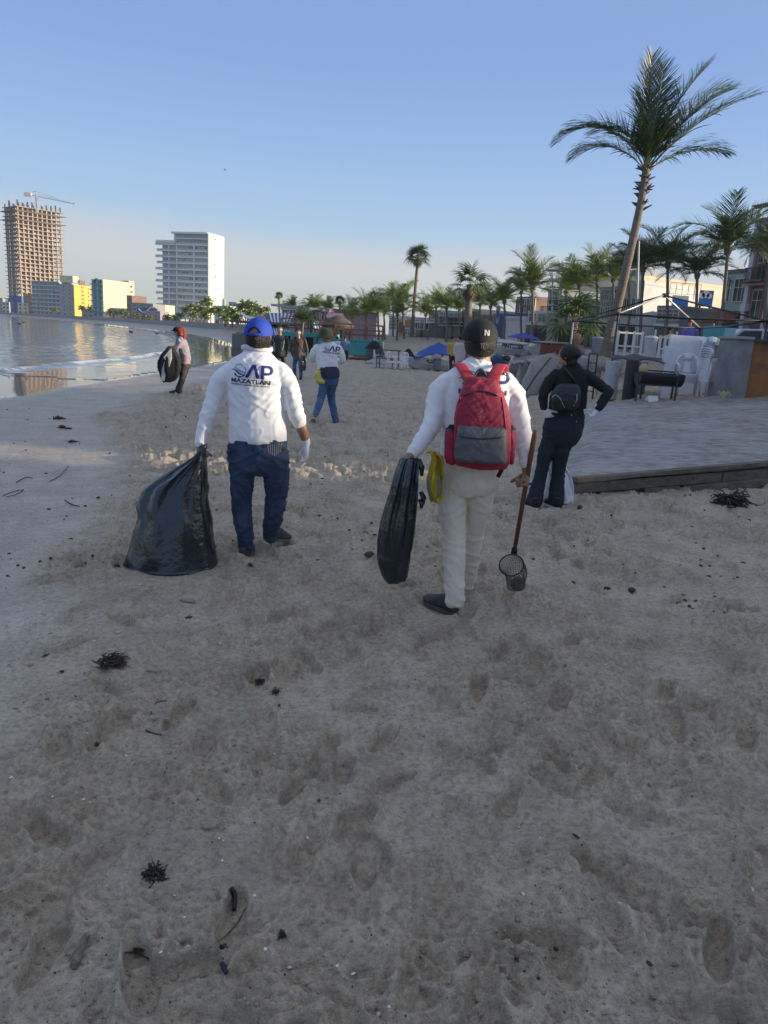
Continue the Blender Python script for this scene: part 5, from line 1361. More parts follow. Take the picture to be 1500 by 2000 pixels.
def logo(root, shirt_obj, cx, cz, Y, W, tilt=0.0, full=True):
    """OAP MAZATLAN emblem, W metres wide, centre (cx, cz)"""
    me = shirt_obj.data; og = ORIG[root.name]
    bvh = BVHTree.FromPolygons([v.co+og for v in me.vertices], [p.vertices for p in me.polygons])
    base = Matrix.Translation((cx, Y, cz)) @ Matrix.Rotation(tilt, 4, 'Y') @ Matrix.Scale(W, 4)
    up = Matrix.Rotation(R(90), 4, 'X')
    def flat(polys):
        mb = MB()
        for p in polys: mb.add([V(x, 0, z) for x, z in p], [tuple(range(len(p)))])
        return mb.mesh('t', INK)
    def band(pts, ws):
        out = []
        for i in range(len(pts)-1):
            (x0, z0), (x1, z1) = pts[i], pts[i+1]; dx, dz = x1-x0, z1-z0; l_ = math.hypot(dx, dz) or 1; nx, nz = -dz/l_, dx/l_
            out.append([(x0-nx*ws[i]/2, z0-nz*ws[i]/2), (x1-nx*ws[i+1]/2, z1-nz*ws[i+1]/2), (x1+nx*ws[i+1]/2, z1+nz*ws[i+1]/2), (x0+nx*ws[i]/2, z0+nz*ws[i]/2)])
        return out
    A_ = [[(-.10, 0), (-.025, 0), (.085, .29), (.045, .29)], [(.045, .29), (.125, .29), (.235, 0), (.155, 0), (.085, .20)]]
    A_ = [[(-.11, 0), (-.03, 0), (.085, .225), (.045, .30)], [(.045, .30), (.125, .30), (.085, .225)], [(.125, .30), (.085, .225), (.155, 0), (.24, 0)]]
    Pp = [[(.25, 0), (.325, 0), (.325, .30), (.25, .30)]]
    arc = [(.325, .2725)]+[(.41+.075*math.sin(a), .1925+.08*math.cos(a)) for a in np.linspace(0, math.pi, 12)]+[(.325, .1125)]
    Pp += band(arc, [.058]*len(arc))
    ar = MB();
    big = flat(A_+Pp)
    ci = lambda a0, a1, r_, n=18: [(-.235+r_*math.cos(a), .145+r_*math.sin(a)) for a in np.linspace(a0, a1, n)]
    low = band(ci(R(205), R(330), .142), [.006]+[.03+.012*math.sin(i) for i in range(16)]+[.01])+band([(-.44, .15), (-.40, .158), (-.36, .16), (-.30, .12), (-.24, .075), (-.18, .058), (-.12, .066)], [.004, .016, .028, .034, .034, .024, .004])
    hi = band(ci(R(150), R(-35), .142), [.004]+[.02]*16+[.006])+band([(-.40, .20), (-.34, .20), (-.28, .17), (-.2, .13), (-.13, .115), (-.095, .13)], [.004, .02, .03, .034, .03, .006])
    for nm, mm, g in (('print_letters', INK, big), ('print_wave', INK, flat(low)), ('print_wave', INKL, flat(hi))):
        part(on_surface(bvh, g, base, root, nm, mm), nm, shirt_obj)
    def txt(s_, size, x, z, b, w):
        t = text_mesh(s_, size, b); xs = [v.co.x for v in t.vertices]; sc = w/(max(xs)-min(xs)); 
        Mx = base @ Matrix.Translation((x, 0, z)) @ Matrix.Diagonal((sc, 1, 1, 1)) @ up
        part(on_surface(bvh, t, Mx, root, 'print_words', INKD, cut=.02), 'print_words', shirt_obj)
    txt('MAZATL\u00c1N', .125, .02, -.085, .004, .90)
    if full: txt('OPERADORA Y ADMINISTRADORA DE PLAYAS', .045, .01, -.165, .0008, .90)

def torso_secs(rows, Y0, side_lean=0):
    """rows: (py, xl, xr, half depth, dy)"""
    out = []
    for py, xl, xr, hd, dy in rows:
        a = P(xl, py, Y0+dy); b = P(xr, py, Y0+dy); out.append(((a+b)/2, ((b-a).length/2, hd)))
    return out
class Fig:
    def __init__(s, label, Y0, feet_px, z0=None, voxel=.008, cat='person', group=None):
        s.Y0 = Y0; s.vx = voxel; b = P(feet_px[0], feet_px[1], Y0)
        s.root = thing('person', label, cat, (b.x, Y0, b.z if z0 is None else z0), group); s.og = ORIG[s.root.name]; s.body = MB()
    def J(s, px, py, dy=0): return P(px, py, s.Y0+dy)
    def limb(s, mb, pts, scale=1.0): 
        q = [(s.J(*p[:3]), p[3]*scale) for p in pts]; chain(mb, refine(q)); return q
    def garment(s, name, m, rows=None, limbs=(), fn=None, it=3, extra=None, label=None):
        mb = MB()
        if rows:
            sec = torso_secs(rows, s.Y0); mb.tube([c for c, r in sec], [r for c, r in sec], 26, True, 0, V(1, 0, 0))
        for l_ in limbs: s.limb(mb, l_)
        if extra: extra(mb)
        o = part(solid(mb, s.vx, it, fn, name, m, s.og), name, s.root, label); return o
    def finish(s, m=SKIN): return part(solid(s.body, s.vx*.75, 2, None, 'body', m, s.og), 'body', s.root)

# ================= man with the blue cap, dragging a bag
f1 = G(480, 1089); Y1 = f1.y
m1 = Fig('man in royal blue cap and white printed shirt dragging a black bag', Y1, (500, 1089), 0, .0085)
J = m1.J
TR1 = [(864, 447, 560, .125, 0), (848, 446, 560, .135, 0), (815, 446, 556, .128, 0), (780, 444, 556, .128, 0), (750, 443, 557, .132, 0), (728, 442, 558, .130, 0), (712, 447, 553, .115, .0), (700, 462, 541, .09, .01), (690, 474, 530, .068, .02), (683, 478, 527, .062, .025)]
LA = [(455, 726, 0, .072), (428, 748, 0, .063), (414, 790, -.02, .058), (400, 830, -.05, .050), (391, 866, -.08, .043)]
RA = [(547, 728, 0, .074), (566, 755, 0, .066), (574, 795, .0, .061), (584, 822, .03, .054)]
def sleeve_w(seed, zc=None):
    base = wrinkle(amp=.0075, f=(11, 11, 26), seed=seed, drape=.010)
    return base
shirt1 = m1.garment('shirt', SHIRT, TR1, (LA, RA), wrinkle(amp=.007, f=(8, 8, 9), seed=3, drape=.010), 3)
co = MB(); cc = [J(476+52*0, 0, 0)]; 
ring = [J(502, 684, .02)+V(.098*math.cos(a), .075*math.sin(a)+.0, .008*math.sin(a*2)+.012) for a in np.linspace(0, 2*math.pi, 25)]
co.tube(ring, [(.012, .017)]*25, 8, False); co.build('collar', mat('shirt_collar', (.66, .62, .66), rough=.8), shirt1, True)
logo(m1.root, shirt1, P(494, 730, Y1).x, P(494, 738, Y1-.1).z, Y1-.2, .295, R(2))
PR1 = [(846, 450, 556, .112, 0), (870, 445, 562, .122, 0), (895, 443, 567, .128, 0), (915, 446, 564, .118, 0), (925, 455, 555, .095, 0)]
LL = [(474, 905, 0, .098), (473, 940, 0, .088), (472, 975, .01, .076), (474, 1015, 0, .070), (479, 1045, -.01, .062), (480, 1066, -.01, .056)]
RL = [(538, 905, 0, .100), (540, 940, .02, .094), (539, 970, .06, .080), (534, 1008, .12, .070), (528, 1036, .18, .060), (528, 1048, .2, .054)]
def jeanf(co, no):
    d = wrinkle(amp=.008, f=(8, 8, 12), seed=8, drape=.008)(co, no)
    zc = co[:, 2]; d += .010*(1-sstep(.12, .42, zc))*noise3(co[:, 0]*6, co[:, 1]*6, zc*38+.5*noise3(co[:, 0]*12, co[:, 1]*12, zc*0))
    return d
tr1 = m1.garment('trousers', JEAN, PR1, (LL, RL), jeanf, 3)
bvj = BVHTree.FromPolygons([v.co+m1.og for v in tr1.data.vertices], [p.vertices for p in tr1.data.polygons])
for (xl, xr, yt, yb) in ((455, 492, 862, 896), (514, 550, 864, 900)):
    pk = MB()
    a, b = J(xl, yt, -.14), J(xr, yb, -.14)
    n = 8
    pk.add([V(a.x+(b.x-a.x)*u, a.y, a.z+(b.z-a.z)*v) for u, v in ((0, 0), (1, 0), (1, .8), (.5, 1), (0, .8))], [(4, 3, 2, 1, 0)])
    pm = on_surface(bvj, pk.mesh('t', JEAN), Matrix.Identity(4), m1.root, 'back_pocket', JEAN, .006, .02)
    part(pm, 'back_pocket', tr1)
st = MB()
for i in range(7):
    a = J(521+i*4.2, 868, -.14); b = J(524+i*3.4, 892-abs(i-3)*2, -.14)
    st.add([a, a+V(.006, 0, 0), b+V(.006, 0, 0), b], [(3, 2, 1, 0)])
part(on_surface(bvj, st.mesh('t', JEAN), Matrix.Identity(4), m1.root, 'stitching', mat('pale_stitch', (.22, .22, .21)), .010, .02), 'stitching', tr1)
# body
hc1 = J(505, 655, .02)
hM, hf = head(m1.body, hc1, .098, R(8), R(-6), J(502, 690, .02), .058)
sec = torso_secs([(p, a+8, b-8, h*.75, d) for p, a, b, h, d in TR1], Y1); m1.body.tube([c for c, r in sec], [r for c, r in sec], 16, True, 0, V(1,0,0))
m1.limb(m1.body, [(a, b, c, r*.62) for a, b, c, r in LA]+[(390, 872, -.085, .027)])
m1.limb(m1.body, [(a, b, c, r*.62) for a, b, c, r in RA]+[(590, 838, .05, .038), (598, 862, .08, .028)])
hand(m1.body, J(390, 868, -.085), V(.02, -.05, -1), V(1, .2, 0), V(.2, 1, 0), (1.1, 1.15, 1.2, 1.25), 1.0, .8)
m1.limb(m1.body, [(a, b, c, r*.7) for a, b, c, r in LL]); m1.limb(m1.body, [(a, b, c, r*.7) for a, b, c, r in RL])
m1.finish(SKIN)
gl = MB(); chain(gl, [(J(596.5, 857, .075), .031), (J(598.5, 866, .082), .029)]); hand(gl, J(598.5, 866, .082), V(.02, -.02, -1), V(-1, -.3, 0), V(-.25, 1, 0), (.28, .32, .38, .45), 1.06, .35)
part(solid(gl, .0048, 2, None, 'glove', GLOVE, m1.og), 'glove', m1.root)
shoe(m1.root, f1+V(-.01, -.06, .0), V(.02, 1, 0), .275)
shoe(m1.root, V(J(528, 1060, .2).x, Y1+.2, .075), V(.42, 1, 0), .275, pitch=-.22)
# hair under the cap
hr = MB(); hr.sph(hc1+V(0, -.018, -.022), (.0885, .094, .080), 20, 12); hr.sph(hc1+V(0, -.05, -.055), (.068, .05, .045), 16, 8)
part(solid(hr, .006, 2, lambda c, n: .0025*noise3(c[:, 0]*90, c[:, 1]*90, c[:, 2]*60), 'hair', HAIR, m1.og), 'hair', m1.root)
cap(m1.root, hc1+V(0, 0, .012), Matrix.Rotation(-R(6), 3, 'Z') @ Matrix.Rotation(R(6), 3, 'X'), .107, mat('cap_blue', (.012, .055, .42), rough=.75, var=.08))

# ================= bags
PLAST = mat('bag_plastic_black', (.012, .021, .028), rough=.22, var=.35, scale=7, bump=.35, bscale=26, spec=.7)
def bag(name, label, rows, Y0, hd, m, seed, fold, cat='bag', lean=0.0, grounded=None, nfold=9, fn=None, vox=.008, mouth=None):
    """rows: (py, xl, xr) top to bottom"""
    pts = []; K = len(rows)
    for i, (py, xl, xr) in enumerate(rows):
        dy = lean*i/(K-1); a = P(xl, py, Y0+dy); b = P(xr, py, Y0+dy); pts.append(((a+b)/2, (b-a).length/2))
    fine = refine(refine(pts)); top = pts[0][0]
    root_loc = V(pts[-1][0].x, Y0+lean, min(p.z for p, r in pts)); nm = bpy.data.objects.new(name, None)
    n = 56; mb = MB(); r = np.random.default_rng(seed); ph = r.uniform(0, 6.28, 6); rings = []
    for i, (c, hw) in enumerate(fine):
        t = i/(len(fine)-1); d_ = hd(t)
        for j in range(n):
            a = 2*math.pi*j/n
            fo = sum(math.sin(a*k+ph[q]+t*1.5*math.sin(ph[q])) * w for q, (k, w) in enumerate(((nfold, .5), (nfold*2+1, .3), (nfold//2+2, .45))))
            am = fold*math.sin(math.pi*min(1, t*1.15))**.5*(1-.55*t)
            kx = 1+am*fo*.5; dd = d_+am*fo*.06
            z = c.z+.012*math.sin(a*3+ph[3])*t*(t < .98)
            if grounded is not None and t > .93: z = max(z, grounded+.004)
            rings.append((c.x+hw*math.cos(a)*(1+am*fo*.05), c.y+dd*math.sin(a), z))
    nn = len(fine)
    fs = [(i*n+j, i*n+(j+1) % n, (i+1)*n+(j+1) % n, (i+1)*n+j) for i in range(nn-1) for j in range(n)]+[tuple(range(n-1, -1, -1)), tuple((nn-1)*n+j for j in range(n))]
    mb.add(rings, fs); me = mb.mesh(name, m, root_loc, True)
    co = np.empty(len(me.vertices)*3, np.float32); me.vertices.foreach_get('co', co); co = co.reshape(-1, 3).astype(float)
    no = np.empty_like(co, dtype=np.float32).ravel(); me.vertices.foreach_get('normal', no); no = no.reshape(-1, 3)
    x, y, z = (co+np.array(root_loc)).T
    d = .012*noise3(x*9+seed, y*9, z*5)+.006*(1-2.2*np.abs(noise3(x*22, y*22+seed, z*9)))
    co += no*d[:, None]; co[:, 2] = np.maximum(co[:, 2], (grounded if grounded is not None else -9)-root_loc.z+.002)
    me.vertices.foreach_set('co', co.astype(np.float32).ravel()); me.update()
    o = link(bpy.data.objects.new(name, me)); o.location = root_loc; ORIG[o.name] = root_loc
    bpy.data.objects.remove(nm)
    return tag(o, label, cat)
b1 = bag('rubbish_bag', 'big black rubbish bag dragged over the sand by the blue-capped man', [(872, 390, 399), (884, 388, 401), (900, 366, 402), (925, 322, 403), (952, 282, 404), (985, 269, 406), (1008, 274, 409), (1045, 262, 414), (1080, 250, 420), (1100, 244, 423), (1110, 256, 416)],
   Y1-.10, lambda t: .022+.24*math.sin(math.pi*min(.5, t*.62))**.9, PLAST, 4, .8, lean=-.14, grounded=0.0)
tl = MB(); tl.sph(P(397, 873, Y1-.1), (.03, .03, .022), 10, 6)
for i in range(5): tl.tube([P(397, 874, Y1-.1), P(394+i*3, 866-i % 2*3, Y1-.12+.02*i)], [.012, .004], 5)
tl.build('bag_neck', PLAST, b1, True)

# ================= man with the red backpack
f2 = G(889, 1197); Y2 = f2.y
m2 = Fig('man in black cap with a crimson backpack and cream trousers', Y2, (900, 1197), 0, .0085)
J = m2.J
TR2 = [(893, 861, 984, .125, 0), (875, 861, 986, .138, 0), (845, 864, 990, .132, 0), (810, 863, 997, .128, 0), (775, 863, 1002, .130, 0), (750, 864, 1001, .128, 0), (733, 870, 992, .115, 0), (720, 886, 977, .092, .01), (709, 905, 962, .072, .02), (700, 911, 957, .064, .025)]
LA2 = [(880, 748, 0, .074), (858, 764, 0, .066), (851, 800, -.02, .060), (843, 832, -.05, .056), (822, 864, -.09, .047), (806, 886, -.11, .040)]
RA2 = [(984, 752, 0, .076), (1004, 775, 0, .068), (1013, 815, -.01, .060), (1021, 862, -.03, .052), (1027, 905, -.06, .043)]
shirt2 = m2.garment('shirt', SHIRT, TR2, (LA2, RA2), wrinkle(amp=.007, f=(8, 8, 10), seed=13, drape=.010), 3)
logo(m2.root, shirt2, P(938, 750, Y2).x, P(938, 757, Y2-.1).z, Y2-.2, .30, 0, False)
PR2 = [(884, 866, 975, .112, 0), (905, 862, 976, .122, 0), (930, 859, 974, .130, 0), (950, 858, 972, .122, 0), (964, 868, 962, .10, 0)]
LL2 = [(886, 945, 0, .090), (882, 990, 0, .085), (886, 1040, 0, .073), (888, 1090, -.01, .066), (888, 1140, -.02, .064), (889, 1172, -.02, .060)]
RL2 = [(940, 945, 0, .088), (937, 985, .05, .080), (926, 1035, .14, .066), (919, 1085, .22, .058), (914, 1125, .30, .054), (911, 1142, .33, .050)]
def chinof(co, no):
    d = wrinkle(amp=.006, f=(7, 7, 11), seed=28, drape=.008)(co, no)
    d += .007*(1-sstep(.08, .34, co[:, 2]))*noise3(co[:, 0]*6, co[:, 1]*6, co[:, 2]*34)
    return d
tr2 = m2.garment('trousers', KHAKI, PR2, (LL2, RL2), chinof, 3)
be = torso_secs([(889, 864, 976, .120, 0), (884, 864, 976, .120, 0)], Y2)
bm_ = MB(); bm_.tube([c for c, r in be], [(a+.004, b+.006) for c, (a, b) in be], 30, True, 0, V(1,0,0)); bm_.build('belt', mat('belt_dark', (.03, .02, .02), rough=.5), m2.root, True)
hc2 = J(938, 663, .02)
head(m2.body, hc2, .100, R(24), R(-4), J(935, 706, .02), .060)
sec = torso_secs([(p, a+9, b-9, h*.75, d) for p, a, b, h, d in TR2], Y2); m2.body.tube([c for c, r in sec], [r for c, r in sec], 16, True, 0, V(1,0,0))
m2.limb(m2.body, [(a, b, c, r*.62) for a, b, c, r in LA2]+[(800, 892, -.12, .028)])
m2.limb(m2.body, [(a, b, c, r*.62) for a, b, c, r in RA2]+[(1028, 916, -.065, .028)])
hand(m2.body, J(802, 889, -.12), V(-.55, -.1, -.75), V(.4, 0, -.9), V(-.2, 1, .1), (.75, .85, .95, 1.0), 1.12, .8)
hand(m2.body, J(1028, 914, -.065), V(.05, -.05, -1), V(-1, .15, 0), V(.0, 1, 0), (1.15, 1.2, 1.25, 1.3), 1.12, .9)
m2.limb(m2.body, [(a, b, c, r*.7) for a, b, c, r in LL2]); m2.limb(m2.body, [(a, b, c, r*.7) for a, b, c, r in RL2])
m2.finish(SKIN)
shoe(m2.root, f2+V(.008, -.045, .0), V(-.66, .75, 0), .285, w=.056)
shoe(m2.root, V(J(911, 1142, .33).x, Y2+.33, .10), V(.1, 1, 0), .28, pitch=-.3)
hr = MB(); hr.sph(hc2+V(0, -.014, -.028), (.0895, .096, .082), 20, 12)
part(solid(hr, .006, 2, lambda c, n: .002*noise3(c[:, 0]*90, c[:, 1]*90, c[:, 2]*60), 'hair', HAIR, m2.og), 'hair', m2.root)
c2 = cap(m2.root, hc2+V(-.002, 0, .004), Matrix.Rotation(-R(16), 3, 'Z') @ Matrix.Rotation(R(6), 3, 'X'), .112, mat('cap_black', (.008, .009, .012), rough=.8, var=.2), strap=False)
bc = BVHTree.FromPolygons([v.co+m2.og for v in c2.data.vertices], [p.vertices for p in c2.data.polygons])
lg = MB(); lc = P(952, 650, Y2-.1)
for dx, w, h in ((-.011, .007, .03), (.011, .007, .03)): lg.add([lc+V(dx-w/2, 0, -h/2), lc+V(dx+w/2, 0, -h/2), lc+V(dx+w/2, 0, h/2), lc+V(dx-w/2, 0, h/2)], [(0,1,2,3)])
lg.add([lc+V(-.011, 0, .015), lc+V(-.004, 0, .015), lc+V(.011, 0, -.015), lc+V(.004, 0, -.015)], [(0,1,2,3)])
part(on_surface(bc, lg.mesh('t', FRM), Matrix.Identity(4), m2.root, 'cap_logo', FRM, .003, .01), 'cap_logo', c2)

# backpack
RED = mat('pack_crimson', (.30, .012, .045), rough=.65, var=.14, scale=14, bump=.25, bscale=300)
REDB = mat('pack_strap_red', (.46, .03, .05), rough=.6, var=.1)
GREY = mat('pack_grey', (.085, .095, .105), rough=.6, var=.2, scale=10, bump=.2, bscale=200)
bk = thing('backpack', 'crimson school backpack with a grey front pocket on the man\'s back', 'backpack', P(938, 915, Y2-.25)); og = ORIG[bk.name]
def super_tube(mb, secs, n=32, e=.55):
    k = len(secs); vs = []
    for c, a, b in secs:
        for j in range(n):
            t = 2*math.pi*j/n; cx, sx = math.cos(t), math.sin(t)
            vs.append(Vector(c)+V(a*math.copysign(abs(cx)**e, cx), b*math.copysign(abs(sx)**e, sx), 0))
    fs = [(i*n+j, i*n+(j+1) % n, (i+1)*n+(j+1) % n, (i+1)*n+j) for i in range(k-1) for j in range(n)]+[tuple(range(n-1, -1, -1)), tuple((k-1)*n+j for j in range(n))]
    mb.add(vs, fs)
pm_ = MB(); YB = Y2-.215
rows = [(915, 915, 964, .05), (910, 890, 988, .08), (895, 884, 996, .092), (860, 884, 998, .100), (820, 887, 997, .100), (790, 893, 991, .092), (765, 900, 982, .08), (748, 907, 975, .062), (738, 914, 968, .045)]
super_tube(pm_, [((P(a, y, YB)+P(b, y, YB))/2, (P(b, y, YB)-P(a, y, YB)).length/2, h) for y, a, b, h in rows])
bko = part(solid(pm_, .007, 5, wrinkle(amp=.004, f=(9, 9, 14), seed=31), 'main_bag', RED, og), 'main_bag', bk)
fp = MB(); rows = [(903, 892, 986, .05), (897, 887, 990, .062), (865, 890, 990, .062), (846, 893, 989, .055), (835, 895, 988, .04), (832, 898, 985, .022)]
super_tube(fp, [((P(a, y, YB-.075)+P(b, y, YB-.075))/2, (P(b, y, YB-.075)-P(a, y, YB-.075)).length/2, h) for y, a, b, h in rows])
fpo = part(solid(fp, .006, 4, wrinkle(amp=.003, f=(9, 9, 16), seed=33), 'front_pocket', GREY, og), 'front_pocket', bk)
bv = BVHTree.FromPolygons([v.co+og for v in bko.data.vertices], [p.vertices for p in bko.data.polygons])
bvf = BVHTree.FromPolygons([v.co+og for v in fpo.data.vertices], [p.vertices for p in fpo.data.polygons])
def press(b, p, off=.003):
    h = b.ray_cast(Vector(p)-V(0, .6, 0), V(0, 1, 0)); return (h[0]-V(0, off, 0)) if h[0] is not None else Vector(p)
z_ = MB(); z_.tube([press(bv, P(906+68*u, 773-9*math.sin(math.pi*u), YB-.1)) for u in np.linspace(0, 1, 14)], .005, 6); z_.build('zip', mat('zip_dark', (.07, .03, .04), rough=.5), bko, True)
z_ = MB(); z_.tube([press(bvf, P(899+84*u, 852+3*math.sin(math.pi*u), YB-.1)) for u in np.linspace(0, 1, 12)], .0045, 6); z_.build('zip', mat('zip_grey', (.02, .025, .03), rough=.5), fpo, True)
pv = MB()
for s_, hx in (( -1, 889), (1, 991)): pv.tube([press(bv, P(hx+s_*-(4)*u*0+(-s_)*18*(u**2)*.6, 900-130*u, YB-.1), .001) for u in np.linspace(0, .95, 12)], .004, 6)
pv.build('piping', mat('pack_piping', (.34, .03, .06), rough=.6), bko, True)
for s_, x0, x1, nm in ((-1, 870, 892, 0), (1, 991, 1003, 1)):
    sp_ = MB(); rr_ = [(906, .5, .03), (890, .9, .05), (865, 1.0, .055), (848, .9, .05), (838, .75, .045)]
    super_tube(sp_, [(P((x0+x1)/2, y, YB+.02), (P(x1, y, YB)-P(x0, y, YB)).length/2*k+.008, h) for y, k, h in rr_], 24, .8)
    so = part(solid(sp_, .006, 3, wrinkle(amp=.004, f=(20, 20, 9), seed=35+nm), 'side_pocket', RED, og), 'side_pocket', bk)
    c_ = P((x0+x1)/2-s_*3, 836, YB+.015); MB().lathe(c_, [(.026, -.05), (.026, .01), (.017, .018)], 14).build('bottle', BLK, bk, True)
    MB().tube([P((x0+x1)/2, 838, YB+.02)+V(.03*math.cos(a), .045*math.sin(a), 0) for a in np.linspace(0, 2*math.pi, 17)], .004, 5).build('pocket_hem', GREY, so, True)
hl = MB(); hl.tube([P(925+27*u, 738-17*math.sin(math.pi*u), Y2-.165) for u in np.linspace(0, 1, 13)], [(.006, .010)]*13, 8); hl.build('handle', GREY, bk, True)
pad = MB().prism([P(928, 738, Y2-.15), P(928, 728, Y2-.15), P(934, 722, Y2-.15), P(944, 722, Y2-.15), P(950, 728, Y2-.15), P(950, 738, Y2-.15)], (0,0,0), (0, .012, 0)); pad.build('back_pad', GREY, bk)
bvs = BVHTree.FromPolygons([v.co+m2.og for v in shirt2.data.vertices], [p.vertices for p in shirt2.data.polygons])
for pts in ([(920, 746, -.19), (911, 731, -.17), (904, 719, -.125), (899, 712, -.08), (896, 710, -.03), (894, 716, .04), (892, 745, .10)], [(962, 746, -.19), (967, 731, -.17), (973, 720, -.125), (977, 714, -.08), (980, 712, -.03), (981, 718, .04), (983, 745, .10)]):
    q_ = refine([(P(x, y, Y2+dy), 0) for x, y, dy in pts]); s_ = MB(); s_.tube([p for p, _ in q_], [(.033, .0045)]*len(q_), 10, True, 0, V(1, 0, 0)); s_.build('shoulder_strap', REDB, bk, True)
dm = MB()
for s in (1.0, .62):
    c_ = P(940, 808, YB-.1); w_ = .024*s; h_ = .011*s
    pp = [c_+V(w_*a, 0, h_*b) for a, b in ((-1, 0), (0, 1), (1, 0), (0, -1), (-1, 0))]
    for i in range(4): dm.add([pp[i]-(pp[i]-c_)*.16, pp[i], pp[i+1], pp[i+1]-(pp[i+1]-c_)*.16], [(0, 1, 2, 3)])
c_ = P(940, 815, YB-.1)
for i in range(5): dm.add([c_+V(-.014+i*.006, 0, 0), c_+V(-.0095+i*.006, 0, 0), c_+V(-.0095+i*.006, 0, .004), c_+V(-.014+i*.006, 0, .004)], [(0,1,2,3)])
part(on_surface(bv, dm.mesh('t', RED), Matrix.Identity(4), bk, 'emblem', mat('emblem_grey', (.30, .22, .24)), .003, .01), 'emblem', bko)
MB().tube([P(986, 890, Y2-.12), P(984, 905, Y2-.12), P(978, 921, Y2-.13), P(972, 932, Y2-.13)], [(.012, .004)]*4, 6).build('loose_strap', BLK, bk, True)
# bags and net in his hands
b2 = bag('rubbish_bag', 'slim half-filled black bag hanging from the backpack man\'s left hand', [(893, 786, 818), (902, 778, 822), (930, 768, 819), (962, 759, 817), (1009, 744, 815), (1057, 736, 810), (1091, 736, 804), (1120, 742, 799), (1136, 756, 788)],
   Y2-.13, lambda t: .03+.07*math.sin(math.pi*min(1, .1+t*.8)), PLAST, 9, .8, nfold=7)
fl = MB()
for (x0, y0, x1, y1) in ((818, 897, 824, 930), (822, 960, 827, 985), (820, 975, 823, 993)): fl.tube([P(x0, y0, Y2-.13), P((x0+x1)/2+3, (y0+y1)/2, Y2-.15), P(x1, y1, Y2-.13)], [(.012, .003), (.016, .003), (.008, .002)], 6)
fl.build('torn_flap', PLAST, b2, True)
YEL = mat('bag_yellow', (.62, .47, .04), rough=.35, var=.15, scale=12, trans=.35)
b3 = bag('yellow_bag', 'yellow plastic bag with something green inside tied to the man\'s belt', [(882, 836, 849), (892, 842, 864), (910, 838, 867), (935, 831, 868), (955, 831, 867), (972, 838, 864), (981, 846, 860)], Y2-.16, lambda t: .02+.055*math.sin(math.pi*min(1, .1+t*.85)), YEL, 5, .9, nfold=5)
MB().tube([P(850, 886, Y2-.16), P(840, 882, Y2-.17), P(831, 884, Y2-.16)], [.012, .010, .004], 6).build('knot', YEL, b3, True)
gi = MB().sph(P(849, 950, Y2-.215), (.040, .014, .075), 14, 8); gi.build('green_contents', mat('green_contents', (.16, .17, .10), rough=.4, var=.3, scale=20), b3, True)
nt_ = thing('hand_net', 'long wooden-handled scoop net held by the man with the backpack', 'net', P(1010, 1150, Y2-.06)); WOOD = mat('net_wood', (.15, .062, .035), rough=.6, var=.3, scale=5, stretch=(1, 1, .1))
MB().tube([P(1047, 840, Y2-.12), P(1044, 850, Y2-.12), P(1005, 1074, Y2-.03)], [.013, .0155, .0125], 12).build('handle', WOOD, nt_, True)
rc = P(999, 1104, Y2-.03); nx = V(1, .1, 0).normalized(); nz_ = V(-.06, -.35, 1).normalized()
ringp = [rc+nx*.074*math.cos(a)+nz_*.078*math.sin(a) for a in np.linspace(0, 2*math.pi, 29)]
MB().tube(ringp, .0045, 6, False).build('hoop', mat('rusty_wire', (.05, .035, .03), rough=.7), nt_, True)
MB().tube([P(1005, 1070, Y2-.03), P(1004, 1082, Y2-.03)], [.016, .02], 10).build('ferrule', BLK, nt_, True)
NETM = bpy.data.materials.new('net_mesh'); NETM.use_nodes = True; _n = NETM.node_tree.nodes; _l = NETM.node_tree.links; _b = _n['Principled BSDF']; _b.inputs['Base Color'].default_value = (.13, .115, .095, 1); _b.inputs['Roughness'].default_value = .9
nb_ = MB(); ec = P(1014, 1140, Y2+.04); K = 12; nn = 34; rings = []
for i in range(K+1):
    t = i/K; c = rc.lerp(ec, t)+V(.012*math.sin(t*5), 0, 0); rr0 = .074*(1-.28*t)*(1 if t < .82 else math.sqrt(max(.05, 1-((t-.82)/.18)**2)))
    for j in range(nn):
        a = 2*math.pi*j/nn; w = 1+.10*math.sin(a*4+t*5)*t
        rings.append(c+nx*rr0*w*math.cos(a)+nz_.lerp(V(0, .2, 1), t).normalized()*rr0*w*math.sin(a)+V(0, .03*t, -.02*t))
nb_.add(rings, [(i*nn+j, i*nn+(j+1) % nn, (i+1)*nn+(j+1) % nn, (i+1)*nn+j) for i in range(K) for j in range(nn)])
no_ = nb_.build('net', NETM, nt_)
wf = no_.modifiers.new('w', 'WIREFRAME'); wf.thickness = .0035; wf.use_replace = True
nb2 = MB().sph(ec+V(-.002, .02, -.01), (.048, .035, .045), 12, 8); nb2.build('catch', mat('wet_catch', (.10, .085, .065), rough=.6, var=.5, scale=60, bump=.8, bscale=90), nt_, True)
